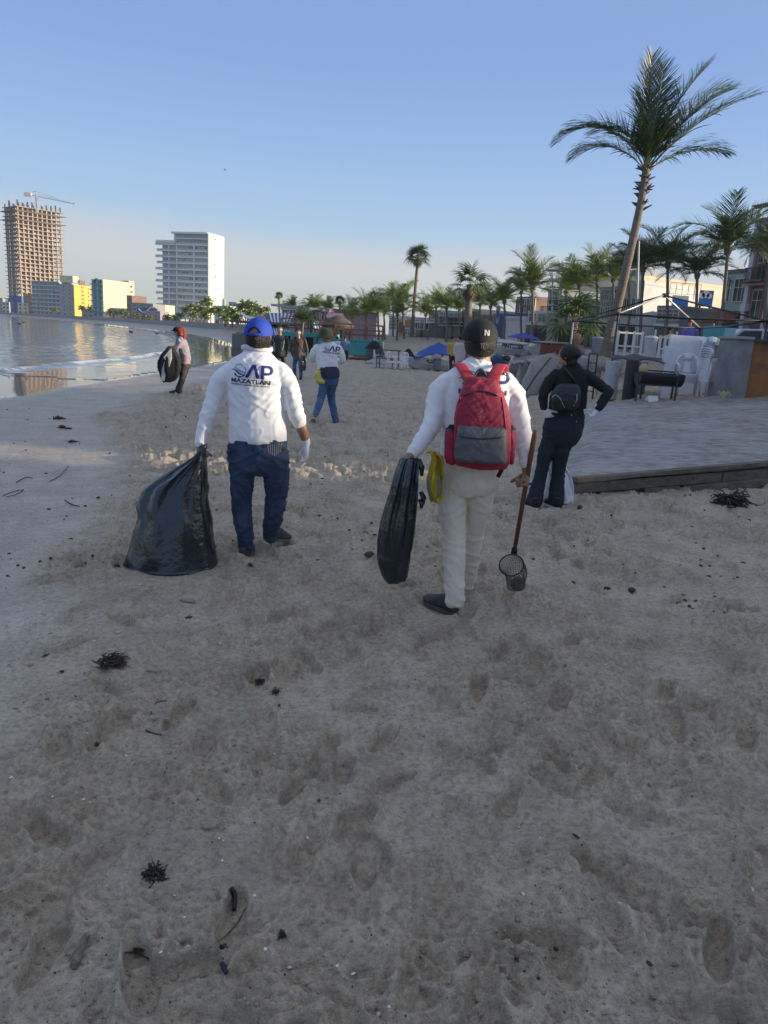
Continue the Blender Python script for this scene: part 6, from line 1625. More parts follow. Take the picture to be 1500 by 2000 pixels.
# ================= woman in black beside the ramp
f3 = G(1065, 992); Y3 = f3.y
w1 = Fig('woman all in black with white gloves on her hips beside the ramp', Y3, (1065, 992), 0, .010)
J = w1.J
TR = [(808, 1069, 1143, .105, 0), (795, 1071, 1145, .105, 0), (770, 1076, 1147, .10, 0), (748, 1078, 1149, .115, 0), (732, 1082, 1147, .11, 0), (722, 1090, 1140, .095, -.01), (712, 1099, 1130, .07, -.01), (706, 1101, 1125, .05, -.01)]
LAw = [(1086, 732, 0, .062), (1074, 745, -.02, .056), (1063, 765, -.06, .052), (1061, 782, -.08, .046), (1062, 795, -.10, .042)]
RAw = [(1142, 732, 0, .062), (1160, 745, -.03, .055), (1180, 758, -.08, .050), (1190, 764, -.12, .050), (1181, 778, -.14, .047), (1170, 795, -.16, .042)]
w1.garment('jacket', BLK, TR, (LAw, RAw), wrinkle(amp=.006, f=(7, 7, 13), seed=41, drape=.008), 3)
PRw = [(800, 1070, 1142, .108, 0), (820, 1064, 1142, .125, 0), (842, 1058, 1138, .128, 0), (858, 1057, 1128, .115, 0), (868, 1062, 1118, .09, 0)]
LLw = [(1077, 852, 0, .088), (1067, 880, .02, .082), (1060, 910, .03, .066), (1054, 938, .03, .064), (1048, 960, .02, .075), (1044, 979, .0, .086)]
RLw = [(1106, 852, 0, .090), (1097, 880, .02, .084), (1092, 910, .05, .070), (1089, 938, .07, .068), (1087, 960, .07, .078), (1086, 979, .06, .085)]
w1.garment('flared_trousers', BLKN, PRw, (LLw, RLw), wrinkle(amp=.005, f=(7, 7, 12), seed=43, drape=.009), 3)
hcw = J(1110, 694, -.02)
head(w1.body, hcw, .098, R(-52), R(26), J(1112, 712, 0), .046)
sec = torso_secs([(p, a+6, b-6, h*.7, d) for p, a, b, h, d in TR], Y3); w1.body.tube([c for c, r in sec], [r for c, r in sec], 16, True, 0, V(1,0,0))
for L in (LAw, RAw, LLw, RLw): w1.limb(w1.body, [(a, b, c, r*.6) for a, b, c, r in L])
w1.finish(SKIN2)
for wp, d, n_, t_ in ((J(1063, 798, -.10), V(.55, .1, -.8), V(.6, .8, .3), V(.3, -.5, .6)), (J(1167, 798, -.16), V(-.65, .1, -.8), V(-.6, .8, 0), V(.4, .3, .7))):
    g = MB(); chain(g, [(wp+V(0, 0, .02), .034), (wp, .030)]); hand(g, wp, d, n_, t_, (.7, .75, .85, .9), 1.05, .4)
    part(solid(g, .006, 2, None, 'glove', GLOVE, w1.og), 'glove', w1.root)
hw = MB(); hw.sph(hcw+V(.012, -.012, .018), (.098, .100, .092), 20, 12); hw.sph(hcw+V(.055, -.07, .02), (.055, .055, .05), 14, 8); hw.sph(hcw+V(.03, -.03, -.06), (.06, .07, .05), 14, 8)
part(solid(hw, .008, 3, lambda c, n: .004*noise3(c[:, 0]*60, c[:, 1]*60, c[:, 2]*60), 'hair', HAIR, w1.og), 'hair', w1.root)
MB().tube([hcw+V(-.055, .02, .03), hcw+V(-.03, -.07, .045), hcw+V(.03, -.105, .03), hcw+V(.09, -.05, .0)], [(.006, .009)]*4, 6).build('hair_band', BLK, w1.root, True)
for px_, dy, yw in ((1044, -.05, -.45), (1085, .02, -.3)):
    b = G(px_, 993, 0); sh = shoe(w1.root, V(b.x+.01, Y3+dy-.09, .004), V(yw, 1, 0), .27, m=BLK, ms=SOLEW, w=.058)
bp_ = thing('small_backpack', 'small black backpack with silver zips worn by the woman in black', 'backpack', J(1105, 800, -.2)); og = ORIG[bp_.name]
pm_ = MB(); YB = Y3-.185
super_tube(pm_, [((P(a, y, YB)+P(b, y, YB))/2, (P(b, y, YB)-P(a, y, YB)).length/2, h) for y, a, b, h in [(802, 1086, 1116, .04), (798, 1078, 1124, .07), (785, 1075, 1131, .085), (768, 1077, 1134, .08), (755, 1088, 1132, .06), (749, 1098, 1126, .035)]])
po = part(solid(pm_, .008, 4, wrinkle(amp=.003, f=(9, 9, 12), seed=51), 'main_bag', mat('nylon_black', (.012, .017, .022), rough=.5), og), 'main_bag', bp_)
bvw = BVHTree.FromPolygons([v.co+og for v in po.data.vertices], [p.vertices for p in po.data.polygons])
for pts in ([(1078, 776), (1086, 771), (1094, 777), (1104, 797)], [(1128, 770), (1128, 782), (1121, 794)]):
    MB().tube([press(bvw, P(x, y, YB-.1)) for x, y in pts], .004, 6).build('zip', mat('zip_silver', (.45, .45, .44), rough=.3, metal=.6), po, True)
MB().tube([J(1126, 752, -.12), J(1116, 735, -.125), J(1106, 722, -.115), J(1100, 713, -.08)], [(.012, .004)]*4, 6).build('strap', mat('nylon_black', (0,0,0)), bp_, True)
for q, (x, y) in enumerate(((1116, 811), (1126, 823))): MB().sph(J(x, y, -.14), .007, 8, 6).build('zip_pull' if q else 'buckle', mat('zip_silver', (0,0,0)), bp_)
# white sack behind her legs
SACK = mat('sack_white', (.55, .58, .62), rough=.5, var=.15, scale=9, bump=.4, bscale=20)
bag('white_sack', 'crumpled white plastic sack standing behind the legs of the woman in black', [(898, 1064, 1096), (910, 1062, 1104), (930, 1060, 1116), (950, 1060, 1119), (968, 1062, 1122), (979, 1068, 1121)], Y3+.32, lambda t: .06+.07*t, SACK, 12, .9, nfold=6)

# ================= man in the olive hat
f4 = G(655, 833); Y4 = f4.y
m4 = Fig('man in olive bucket hat and white printed shirt striding away', Y4, (650, 833), 0, .013)
J = m4.J
TR = [(722, 619, 660, .11, 0), (712, 619, 660, .12, 0), (700, 617, 660, .12, 0), (688, 616, 663, .12, 0), (678, 618, 664, .11, 0), (671, 626, 656, .08, 0), (667, 632, 649, .055, 0)]
LA4 = [(620, 679, 0, .070), (613, 688, .02, .062), (609, 698, .07, .055), (613, 703, .18, .048), (620, 702, .30, .040)]
RA4 = [(660, 680, 0, .070), (666, 690, .02, .062), (670, 702, .06, .055), (667, 706, .18, .048), (660, 704, .30, .040)]
sh4 = m4.garment('shirt', SHIRT, TR, (LA4, RA4), wrinkle(amp=.008, f=(6, 6, 12), seed=61, drape=.012), 3)
logo(m4.root, sh4, P(647, 685, Y4).x, P(647, 686, Y4-.1).z, Y4-.2, .30, R(4), False)
wr_ = [(740, 627, 664, .14, 0), (730, 625, 664, .145, 0), (720, 622, 661, .14, 0), (715, 624, 659, .12, 0)]
mb = MB(); sec = torso_secs(wr_, Y4); mb.tube([c for c, r in sec], [r for c, r in sec], 24, True, 0, V(1,0,0))
part(solid(mb, .012, 3, wrinkle(amp=.010, f=(8, 8, 8), seed=63, drape=.02), 'tied_sweater', mat('cloth_slate', (.035, .042, .075), rough=.9), m4.og), 'tied_sweater', m4.root)
m4.garment('trousers', JEANL, [(728, 622, 661, .115, 0), (742, 622, 662, .12, 0), (752, 624, 660, .1, 0)], ([(632, 748, 0, .085), (630, 765, -.08, .075), (624, 788, -.22, .062), (617, 808, -.38, .055)], [(651, 746, 0, .088), (646, 768, .08, .075), (650, 795, .06, .062), (656, 822, .0, .058)]), wrinkle(amp=.006, f=(7, 7, 12), seed=65, drape=.008), 3)
hc4 = J(637, 655, .02); head(m4.body, hc4, .10, R(5), R(8), J(640, 672, 0), .055)
for L in (LA4, RA4): m4.limb(m4.body, [(a, b, c, r*.6) for a, b, c, r in L])
for (w, d) in ((J(620, 702, .32), V(.7, .6, .1)), (J(659, 704, .32), V(-.7, .6, .1))): hand(m4.body, w, d, V(0, 0, -1), V(0, .7, .7), (.8, .8, .9, .9), 1.0, .6)
m4.limb(m4.body, [(632, 750, 0, .05), (630, 765, -.08, .045), (624, 788, -.22, .04), (616, 812, -.40, .035)]); m4.limb(m4.body, [(651, 750, 0, .05), (646, 768, .08, .045), (650, 795, .06, .04), (657, 826, 0, .035)])
sec = torso_secs([(715, 624, 655, .09, 0), (690, 622, 657, .09, 0), (676, 625, 655, .08, 0)], Y4); m4.body.tube([c for c, r in sec], [r for c, r in sec], 14, True, 0, V(1,0,0))
m4.finish(SKIN)
OL = mat('shoe_olive', (.07, .085, .05), rough=.8, dirt=(.25, .2, .15)); BR = mat('shoe_brown', (.13, .075, .05), rough=.7, dirt=(.25, .2, .15))
b = P(607, 828, Y4-.42); shoe(m4.root, V(P(616, 820, Y4-.4).x, Y4-.46, .06), V(-.5, .9, 0), .27, m=OL, pitch=-.3, voxel=.012)
shoe(m4.root, V(P(655, 833, Y4).x+.02, Y4-.06, 0), V(-.25, 1, 0), .28, m=BR, voxel=.012)
ht = MB(); OH = mat('hat_olive', (.045, .060, .032), rough=.9)
ht.lathe(hc4+V(0, 0, -.0), [(.175, -.052), (.17, -.044), (.125, .0), (.118, .03), (.108, .085), (.08, .108), (.02, .115)], 24); hto = ht.build('bucket_hat', OH, m4.root, True)
po_ = MB(); po_.tube([J(624, 722, -.13), J(620, 732, -.15), J(624, 745, -.16), J(634, 747, -.15)], [.03, .055, .06, .03], 10)
pu = part(solid(po_, .012, 3, None, 'pouch', mat('pouch_yellow', (.52, .47, .10), rough=.5), V(0,0,0)), 'pouch', m4.root) if False else None
me_ = solid(po_, .012, 3, wrinkle(amp=.008, f=(10, 10, 10), seed=3), 'yellow_pouch', mat('pouch_yellow', (.52, .47, .10), rough=.5), J(630, 745, -.15))
o = link(bpy.data.objects.new('yellow_pouch', me_)); o.location = J(630, 745, -.15); tag(o, 'yellow pouch bag hanging at the olive-hatted man\'s hip', 'bag')

# ================= smaller figures
def cloth(nm, c, rough=.85): return mat('cloth_'+nm, c, rough=rough, var=.15, scale=10)
def figure(label, Y, px, head_y, feet_y, top, bottom, arms, legs, hair=HAIR, skin=SKIN2, yaw=math.pi, z0=None, w=.21, vox=.02, shoes=BLK, sleeves=None, group=None, lean=(0, 0), cat='person', long=False, hat=None, pitch=0.0, dep=.13):
    """small standing or walking figure; arms/legs: list of four/five (px offset from px in photo px, py) joints"""
    f = Fig(label, Y, (px, feet_y), z0, vox, group=group); J = f.J; k = 1480/Y
    hy = head_y; hc = J(px+lean[0], hy); H = (feet_y-head_y)/k+.12
    shy = hy+.245*k*H/1.72; hpy = hy+.80*k*H/1.72; c0 = px+lean[0]*.75; c1 = px
    rows = [(hpy+(.26*k if long else .06*k), c1-.16*k, c1+.16*k, dep, 0), (hpy, c1-.155*k, c1+.155*k, dep*.95, 0), ((shy+hpy)/2, (c0+c1)/2-.15*k, (c0+c1)/2+.15*k, dep*.85, 0), (shy+.05*k, c0-w*.92*k, c0+w*.92*k, dep*.9, 0), (shy, c0-w*.75*k, c0+w*.75*k, dep*.7, 0), (shy-.045*k, c0-.075*k, c0+.075*k, dep*.5, 0)]
    AR = [[(px+a[0], a[1], a[2] if len(a) > 2 else 0, r) for a, r in zip(L, (.058, .048, .040, .036))] for L in arms]
    LG = [[(px+a[0], a[1], a[2] if len(a) > 2 else 0, r) for a, r in zip(L, (.092, .070, .055, .050))] for L in legs]
    f.garment('top', top, rows, AR, wrinkle(amp=.008, f=(6, 6, 10), seed=int(px) % 97), 2)
    f.garment('trousers', bottom, [(hpy-.02*k, c1-.145*k, c1+.145*k, dep*.85, 0), (hpy+.12*k, c1-.16*k, c1+.16*k, dep*.9, 0)], LG, wrinkle(amp=.006, f=(6, 6, 10), seed=int(px) % 89), 2)
    head(f.body, hc, .098, yaw, pitch, J(c0, shy, 0), .05)
    f.body.tube([J(c0, shy), J(c1, hpy)], [(.12, .07), (.11, .07)], 10, True, 0, V(1, 0, 0))
    for L in AR+LG: f.limb(f.body, L, .6)
    for L in AR:
        a, b = J(*L[-2][:3]), J(*L[-1][:3]); d = (b-a).normalized(); hand(f.body, b, d, V(0, 0, -1) if abs(d.z) < .7 else V(1, 0, 0), V(0, .9, .2) if abs(d.y) < .7 else V(1, 0, 0), (.5, .5, .6, .6), 1.0, .5)
    f.finish(skin)
    for L in LG:
        a = J(*L[-1][:3]); d = V(math.sin(yaw), math.cos(yaw), 0); shoe(f.root, V(a.x, a.y, max(f.og.z, a.z-.10))-d*.05, d, .26, m=shoes, voxel=.018)
    M = Matrix.Rotation(-yaw, 3, 'Z') @ Matrix.Rotation(-pitch, 3, 'X')
    h = MB(); h.sph(hc+M @ V(0, -.022, .028), (.088, .102, .094), 14, 8, M)
    if hat is None: part(solid(h, .014, 2, None, 'hair', hair, f.og), 'hair', f.root)
    else: h.sph(hc+M @ V(0, .08, .05), (.075, .08, .012), 12, 6, M); part(solid(h, .010, 2, None, 'cap', hat, f.og), 'cap', f.root)
    return f
G1 = 'pairs of people walking on the beach'
a_ = figure('young man in dark sweatshirt with white stripe walking towards the camera', 25.5, 547, 643, 737, cloth('charcoal', (.035, .045, .045)), cloth('trousers_dark', (.03, .035, .03)),
   [[(-13, 660), (-16, 674), (-13, 690), (-9, 698)], [(13, 660), (16, 674), (14, 688), (10, 697)]], [[(-5, 692), (-6, 712), (-5, 728)], [(5, 692), (7, 712, .2), (7, 730, .3)]])
MB().tube([a_.J(555, 664, -.14), a_.J(554, 676, -.14), a_.J(551, 684, -.13)], [.012]*3, 6).build('chest_stripe', FRM, a_.root)
a_ = figure('young woman in brown patterned jacket and blue jeans carrying a dark bag', 25, 583, 649, 741, cloth('brown_pattern', (.10, .065, .045)), JEANL,
   [[(-12, 665), (-15, 678), (-12, 692), (-8, 699)], [(12, 665), (16, 678), (17, 691), (13, 700)]], [[(-5, 697), (-8, 716), (-7, 733)], [(5, 697), (4, 716, -.2), (5, 735, -.35)]], dep=.14)
MB().tube([a_.J(574, 660, -.14), a_.J(583, 672, -.16), a_.J(592, 688, -.12)], [(.014, .005)]*3, 6).build('cross_strap', BLK, a_.root)
bb_ = bag('carried_bag', 'dark bag with a white cloth carried by the woman in brown', [(694, 588, 597), (703, 586, 599), (715, 584, 598), (724, 586, 596)], 24.7, lambda t: .04+.06*t, PLAST, 31, .6, nfold=5)
# red-haired woman with a big black bag
f5 = G(351, 772); Y5 = f5.y
r5 = Fig('red-haired woman in pink and grey jacket holding a full black bag', Y5, (351, 772), 0, .016); J = r5.J
side = [(712, 352, 371, .15, 0), (700, 354, 373, .14, 0), (685, 350, 370, .14, 0), (670, 345, 365, .15, 0), (661, 343, 361, .13, 0), (656, 347, 356, .06, 0)]
r5.garment('jacket', mat('jacket_grey_pink', (.30, .27, .29), rough=.8, dirt=(.30, .06, .13), dscale=4, damt=.8), side, ([(352, 662, -.16, .065), (350, 674, -.18, .058), (343, 680, -.2, .050), (335, 679, -.2, .042)], [(352, 662, .16, .065), (345, 676, .2, .056), (336, 682, .2, .045)]), wrinkle(amp=.008, f=(6, 6, 10), seed=71), 3)
tu = MB(); tu.tube([J(349, 662, -.235), J(351, 668, -.235)], [.03, .035], 8); tu.build('turquoise_patch', mat('patch_turquoise', (.05, .5, .62)), r5.root)
r5.garment('trousers', cloth('leggings_brown', (.045, .035, .032)), [(706, 352, 370, .14, 0), (714, 352, 372, .15, 0), (722, 352, 368, .13, 0)], ([(359, 718, -.06, .095), (356, 738, -.07, .072), (352, 755, -.07, .058), (351, 768, -.07, .052)], [(361, 718, .07, .095), (357, 738, .1, .072), (349, 755, .12, .056), (345, 767, .13, .050)]), wrinkle(amp=.005, f=(6, 6, 9), seed=73), 3)
hc5 = J(349, 648, 0); head(r5.body, hc5, .097, R(-105), R(14), J(352, 660), .048)
r5.body.tube([J(353, 664), J(361, 708)], [(.08, .1), (.09, .1)], 10, True, 0, V(1, 0, 0))
r5.limb(r5.body, [(352, 664, -.16, .04), (343, 680, -.2, .03), (333, 680, -.2, .026)]); r5.limb(r5.body, [(359, 716, -.06, .05), (355, 742, -.07, .045), (351, 768, -.07, .04)]); r5.limb(r5.body, [(361, 716, .07, .05), (356, 742, .1, .045), (345, 767, .13, .04)])
hand(r5.body, J(333, 679, -.2), V(-1, 0, -.3), V(0, 0, -1), V(0, .9, .2), (1, 1, 1, 1), 1.0, .7)
r5.finish(SKIN2)
CUR = mat('hair_red', (.22, .045, .015), rough=.6, var=.4, scale=40)
h = MB(); h.sph(hc5+V(.045, 0, .0), (.11, .12, .115), 16, 10); h.sph(hc5+V(.09, 0, -.06), (.085, .10, .10), 14, 8); h.sph(hc5+V(.115, 0, -.12), (.05, .07, .07), 12, 8)
part(solid(h, .011, 1, lambda c, n: .030*noise3(c[:, 0]*28, c[:, 1]*28, c[:, 2]*28), 'curly_hair', CUR, r5.og), 'curly_hair', r5.root)
h = MB(); h.sph(hc5+V(-.03, 0, .045), (.098, .092, .07), 14, 8); h.sph(hc5+V(-.12, 0, .02), (.07, .06, .012), 10, 6)
part(solid(h, .009, 1, None, 'cap', BLK, r5.og), 'cap', r5.root)
shoe(r5.root, V(J(352, 770).x, Y5-.07, 0), V(-1, -.35, 0), .27, m=BLK, voxel=.009); shoe(r5.root, V(J(347, 770).x, Y5+.13, 0), V(-1, .1, 0), .27, m=BLK, voxel=.009)
bag('rubbish_bag', 'full black bag held against the red-haired woman\'s side', [(676, 330, 338), (684, 322, 342), (694, 314, 350), (705, 309, 354), (720, 308, 353), (733, 312, 350), (742, 316, 342), (747, 320, 330)], Y5-.28, lambda t: .06+.16*math.sin(math.pi*min(1, .1+t*.85)), BLK, 14, .7, nfold=6)
cl_ = MB(); cl_.add([J(335, 679, -.50), J(319, 698, -.52), J(331, 717, -.50), J(336, 700, -.48)], [(0, 1, 2, 3)]); cl_.add([J(335, 679, -.47), J(319, 698, -.49), J(331, 717, -.47), J(336, 700, -.45)], [(3, 2, 1, 0)])
cl_.add([J(321, 705, -.5), J(316, 722, -.5), J(315, 742, -.48), J(321, 745, -.47), J(325, 722, -.48)], [(0, 1, 2, 3, 4)])
o = cl_.build('cloth', mat('cloth_pale_grey', (.50, .48, .44)), origin=J(325, 715, -.5)); tag(o, 'pale grey cloth draped over the red-haired woman\'s bag', 'cloth')
# far pair, yellow shirt and robe, bending figure, promenade people
figure('person in a white shirt standing by the teal wall', 46, 659, 661, 703, cloth('white', (.62, .64, .70)), cloth('trousers_dark', (0,0,0)), [[(-6, 668), (-8, 676), (-7, 683)], [(6, 668), (8, 676), (7, 683)]], [[(-2, 684), (-3, 693), (-2, 699)], [(3, 684), (3, 693), (3, 699)]], vox=.035, yaw=0.3)
figure('person in a pale blue shirt standing by the teal wall', 43, 674, 660, 704, cloth('blue_grey', (.16, .20, .34)), cloth('trousers_dark', (0,0,0)), [[(-7, 668), (-9, 677), (-8, 685)], [(7, 668), (9, 677), (8, 685)]], [[(-3, 685), (-4, 695), (-3, 700)], [(3, 685), (4, 695), (3, 700)]], vox=.035, yaw=0.1, w=.25)
figure('person in a yellow T-shirt near the blue tarpaulin boat', 31, 885, 660, 724, cloth('yellow', (.50, .36, .05)), cloth('trousers_dark', (0,0,0)), [[(-8, 671), (-10, 682), (-9, 692)], [(8, 671), (10, 682), (8, 692)]], [[(-4, 693), (-5, 708), (-4, 718)], [(4, 693), (5, 708), (4, 718)]], vox=.028, yaw=R(70))
figure('person wrapped in a long pale robe beside the yellow T-shirt', 30, 897, 661, 724, cloth('robe', (.52, .48, .46)), cloth('robe', (0,0,0)), [[(-8, 674), (-10, 688), (-7, 696)], [(8, 674), (10, 688), (9, 700)]], [[(-4, 697), (-5, 710), (-5, 718)], [(4, 697), (5, 710), (5, 718)]], vox=.028, yaw=R(-60), long=True)
f6 = Fig('man in a dark blue top bending forward near the rock wall', 19, (975, 780), 0, .02); J = f6.J
f6.garment('top', cloth('navy', (.03, .07, .13)), None, ([(962, 722, 0, .15), (966, 708, 0, .16), (974, 703, -.05, .15), (981, 707, -.1, .10)], [(976, 706, -.1, .07), (980, 722, -.15, .055), (984, 738, -.2, .045)]), wrinkle(amp=.008, seed=5), 3)
f6.garment('trousers', cloth('trousers_dark', (0,0,0)), None, ([(962, 724, -.08, .12), (966, 750, -.1, .08), (962, 775, -.1, .06)], [(962, 724, .1, .12), (968, 748, .1, .08), (964, 773, .1, .06)]), None, 2)
head(f6.body, J(988, 703, -.1), .098, R(100), R(40)); f6.limb(f6.body, [(964, 712, -.05, .1), (980, 706, -.1, .06), (987, 703, -.1, .05)]); f6.limb(f6.body, [(978, 708, -.1, .04), (984, 738, -.2, .03), (986, 748, -.2, .03)]); f6.limb(f6.body, [(962, 718, 0, .08), (963, 770, 0, .04)]); hand(f6.body, J(986, 746, -.2), V(.1, 0, -1), V(1, 0, 0), V(0, 1, 0)); f6.finish(SKIN)
h = MB(); h.sph(J(988, 703, -.1)+V(.01, 0, .03), (.11, .10, .085), 12, 8); part(solid(h, .014, 2, None, 'hair', HAIR, f6.og), 'hair', f6.root)
shoe(f6.root, V(J(962, 778).x, 18.9, 0), V(1, 0, 0), .26, m=BLK, voxel=.018); shoe(f6.root, V(J(962, 778).x, 19.1, 0), V(1, 0, 0), .26, m=BLK, voxel=.018)
zt = 1.28
def onT(px, Y): return P(px, 700, Y).x
def terr(label, px, Y, hy, top, bottom, **k):
    kk = 1480/Y; q = P(px, 700, Y); fy = 1000; fy = hy+1.58*kk
    # feet on the terrace
    return figure(label, Y, px, hy, fy, top, bottom, [[(-.22*kk, hy+.32*kk), (-.27*kk, hy+.60*kk), (-.24*kk, hy+.84*kk)], [(.22*kk, hy+.32*kk), (.27*kk, hy+.6*kk), (.2*kk, hy+.84*kk)]], [[(-.09*kk, hy+.85*kk), (-.1*kk, hy+1.2*kk), (-.1*kk, hy+1.48*kk)], [(.09*kk, hy+.85*kk), (.1*kk, hy+1.2*kk), (.1*kk, hy+1.48*kk)]], vox=.026, **k)
terr('person in red cap and purple top on the terrace above the chairs', 1348, 27.5, 627, cloth('purple', (.19, .15, .48)), cloth('trousers_dark', (0,0,0)), yaw=R(20), hat=mat('cap_red', (.5, .02, .05)))
terr('small sunlit figure in beige on the terrace by the railing', 1311, 34, 643, cloth('beige', (.55, .40, .22)), cloth('beige', (0,0,0)), yaw=R(90))
terr('person in a red top under the blue umbrella', 1013, 40, 664, cloth('red', (.4, .03, .05)), cloth('trousers_dark', (0,0,0)), yaw=R(180))
# ------------------------------------------------------------------ concrete ramp with its timber kerb
CONC = mat('ramp_concrete', (.26, .235, .20), rough=.75, var=.5, scale=9.0, bump=.5, bscale=38, dirt=(.37, .37, .38), dscale=1.5, damt=.6, stretch=(.6, 1.2, 1))
TIMB = mat('old_timber', (.135, .115, .092), rough=.9, var=.4, scale=9, bump=.6, bscale=30, stretch=(.25, 2, 2), dirt=(.06, .05, .04), dscale=4)
ramp = thing('concrete_ramp', 'broad weathered concrete boat ramp edged with stacked old timbers', 'ramp', (2.05, 8.2, 0))
A_ = P(1120, 932, 8.2); B_ = P(1500, 899, 9.35); D_ = (V(B_.x, B_.y, 0)-V(A_.x, A_.y, 0)).normalized(); E_ = B_+(B_-A_)*1.6
near = [V(1.25, 8.75, -.07), A_, B_, E_]; far = [V(3.2, 14.2, -.04), V(4.2, 14.75, .56), V(7.3, 14.95, .92), V(12.5, 15.4, 1.5)]; us = [0, .12, .5, 1]
def _ramp(u, v):
    u2 = u; k = 0
    while k < 2 and u2 > us[k+1]: k += 1
    f = (u2-us[k])/(us[k+1]-us[k]); a = near[k].lerp(near[k+1], f); b = far[k].lerp(far[k+1], f); p = a.lerp(b, v)
    q = np.array([p.x]), np.array([p.y]); e = .012*float(noise2(q[0]*.8, q[1]*1.4, 91)[0])+.004*float(noise2(q[0]*3, q[1]*9, 92)[0])
    return V(p.x, p.y, p.z+e*(v > .001))
mb = MB(); mb.grid(_ramp, 90, 70); mb.add([A_, E_, V(E_.x, E_.y, -.2), V(A_.x, A_.y, -.2)], [(0, 1, 2, 3)])
mb.build('slab', CONC, ramp, True)
nrm = V(D_.y, -D_.x, 0)
def plank(px0, py0, px1, py1, h0, off, th, lab=None, jit=0):
    Y0_, Y1_ = 8.2+(px0-1120)/380*1.15, 8.2+(px1-1120)/380*1.15
    a = P(px0, py0, Y0_)+nrm*off; b = P(px1, py1, Y1_)+nrm*off; h = h0
    m = MB(); n = 8
    for i in range(n):
        p, q = a.lerp(b, i/n), a.lerp(b, (i+1)/n)
        if i == 0: rings = []
        rings.append(p)
    rings.append(b); vs = []
    for i, p in enumerate(rings):
        j = .004*math.sin(i*2.3+jit); vs += [p+nrm*(th/2+j), p-nrm*(th/2), p-nrm*(th/2)+V(0,0,-h+j), p+nrm*(th/2)+V(0, 0, -h-j)]
    m.add(vs, [(4*i+k, 4*i+(k+1) % 4, 4*i+4+(k+1) % 4, 4*i+4+k) for i in range(n) for k in range(4)]+[(0, 1, 2, 3), (4*n+3, 4*n+2, 4*n+1, 4*n)])
    m.build('timber', TIMB, ramp, bevel=0.004)
plank(1118, 931, 1560, 893, .05, .055, .10)
plank(1119, 941, 1400, 920, .115, .045, .08, jit=1); plank(1402, 920, 1600, 903, .115, .05, .08, jit=2)
plank(1128, 967, 1240, 957, .03, .06, .07, jit=3)
plank(1247, 950, 1314, 946, .075, .075, .10, jit=4); plank(1328, 946, 1600, 920, .11, .085, .11, jit=5); plank(1364, 960, 1392, 957, .035, .10, .08, jit=6)

# ------------------------------------------------------------------ rubble sea wall
ROCK = mat('rock', (.25, .225, .20), rough=.95, var=.3, scale=2.5, bump=1.0, bscale=18, dirt=(.11, .095, .085), dscale=2.2, damt=.8)
ROCKL = mat('rock_light', (.40, .37, .34), rough=.95, var=.2, scale=3, bump=.8, bscale=30, stretch=(2, 2, .5), dirt=(.2, .18, .16), dscale=3, damt=.6)
sea = thing('rubble_wall', 'low grey wall of rough stones along the terrace behind the woman in black', 'wall', (5, 22, 0))
wl = [V(4.5, 29, 0), V(4.1, 25.5, 0), V(4.0, 23.8, 0), V(4.5, 22.6, 0), V(5.1, 21.8, 0), V(6.1, 21.2, 0), V(7.4, 20.9, 0), V(9.2, 20.2, 0), V(12, 19.4, 0)]
def _wl(u):
    f = u*(len(wl)-1); i = min(len(wl)-2, int(f)); return wl[i].lerp(wl[i+1], f-i)
def _rw(u, v):
    p = _wl(u); t = (_wl(min(1, u+.02))-_wl(max(0, u-.02))).normalized(); nn = V(t.y, -t.x, 0)*1; nn = -nn if nn.y > 0 else nn
    a = np.array([u*26.0]); b = np.array([v*4.0+3]); e = .16*float(noise2(a, b, 81)[0])+.09*float(noise2(a*2.7, b*1.5, 82)[0])
    z = -.15+v*1.5 if v < .95 else 1.28
    zz = min(z, 1.24+.06*float(noise2(a*.8, b*0, 83)[0]))
    back = 0 if v < .84 else -(v-.84)*3.5
    return p+nn*(.28*(1-v)+e+.1+back)+V(0, 0, zz)
mb = MB(); mb.grid(_rw, 200, 22); mb.build('rubble_core', ROCK, sea, True)
def boulder(name, c, r, m, parent, seed, M=None, flat=1.0):
    mb = MB(); mb.sph((0,0,0), r, 18, 12); q = np.array(mb.v); u = q/np.array(r if hasattr(r, '__len__') else (r, r, r))
    e = .32*noise3(u[:, 0]*1.4+seed, u[:, 1]*1.4, u[:, 2]*1.4)+.10*noise3(u[:, 0]*4+seed, u[:, 1]*4, u[:, 2]*4)
    s = np.sign(u)*np.abs(u)**.72; q = s*(1+e)[:, None]*np.array(r if hasattr(r, '__len__') else (r, r, r))
    mb.v = [tuple((M @ Vector(p) if M is not None else Vector(p))+Vector(c)) for p in q]
    return mb.build(name, m, parent, False)
pr = np.random.default_rng(12)
boulder('stone_slab', P(1062, 738, 21.9), (.52, .16, .62), ROCKL, sea, 3, Matrix.Rotation(R(14), 3, 'Y'))
boulder('stone_slab', P(1020, 740, 22.6), (.20, .2, .55), ROCKL, sea, 4, Matrix.Rotation(R(8), 3, 'Y'))
boulder('stone_slab', P(1001, 742, 23.2), (.16, .2, .5), ROCK, sea, 5)
for i in range(46):
    u = .12+.80*(i+pr.random())/46; p = _wl(u); v = pr.random(); r = pr.uniform(.14, .34)
    c = _rw(u, v*.8); boulder('stone', (c.x, c.y, min(c.z, 1.15)), (r*pr.uniform(.8, 1.5), r*.8, r*pr.uniform(.6, 1.1)), ROCKL if pr.random() < .35 else ROCK, sea, i*3.1, Matrix.Rotation(pr.uniform(0, 3), 3, 'Z'))
for i, (px, py, w) in enumerate(((1047, 706, .26), (1075, 703, .3), (1100, 702, .2), (1150, 700, .3), (1010, 707, .22))): boulder('cap_stone', P(px, py, 22.3), (w, .25, .07), ROCKL, sea, 60+i)
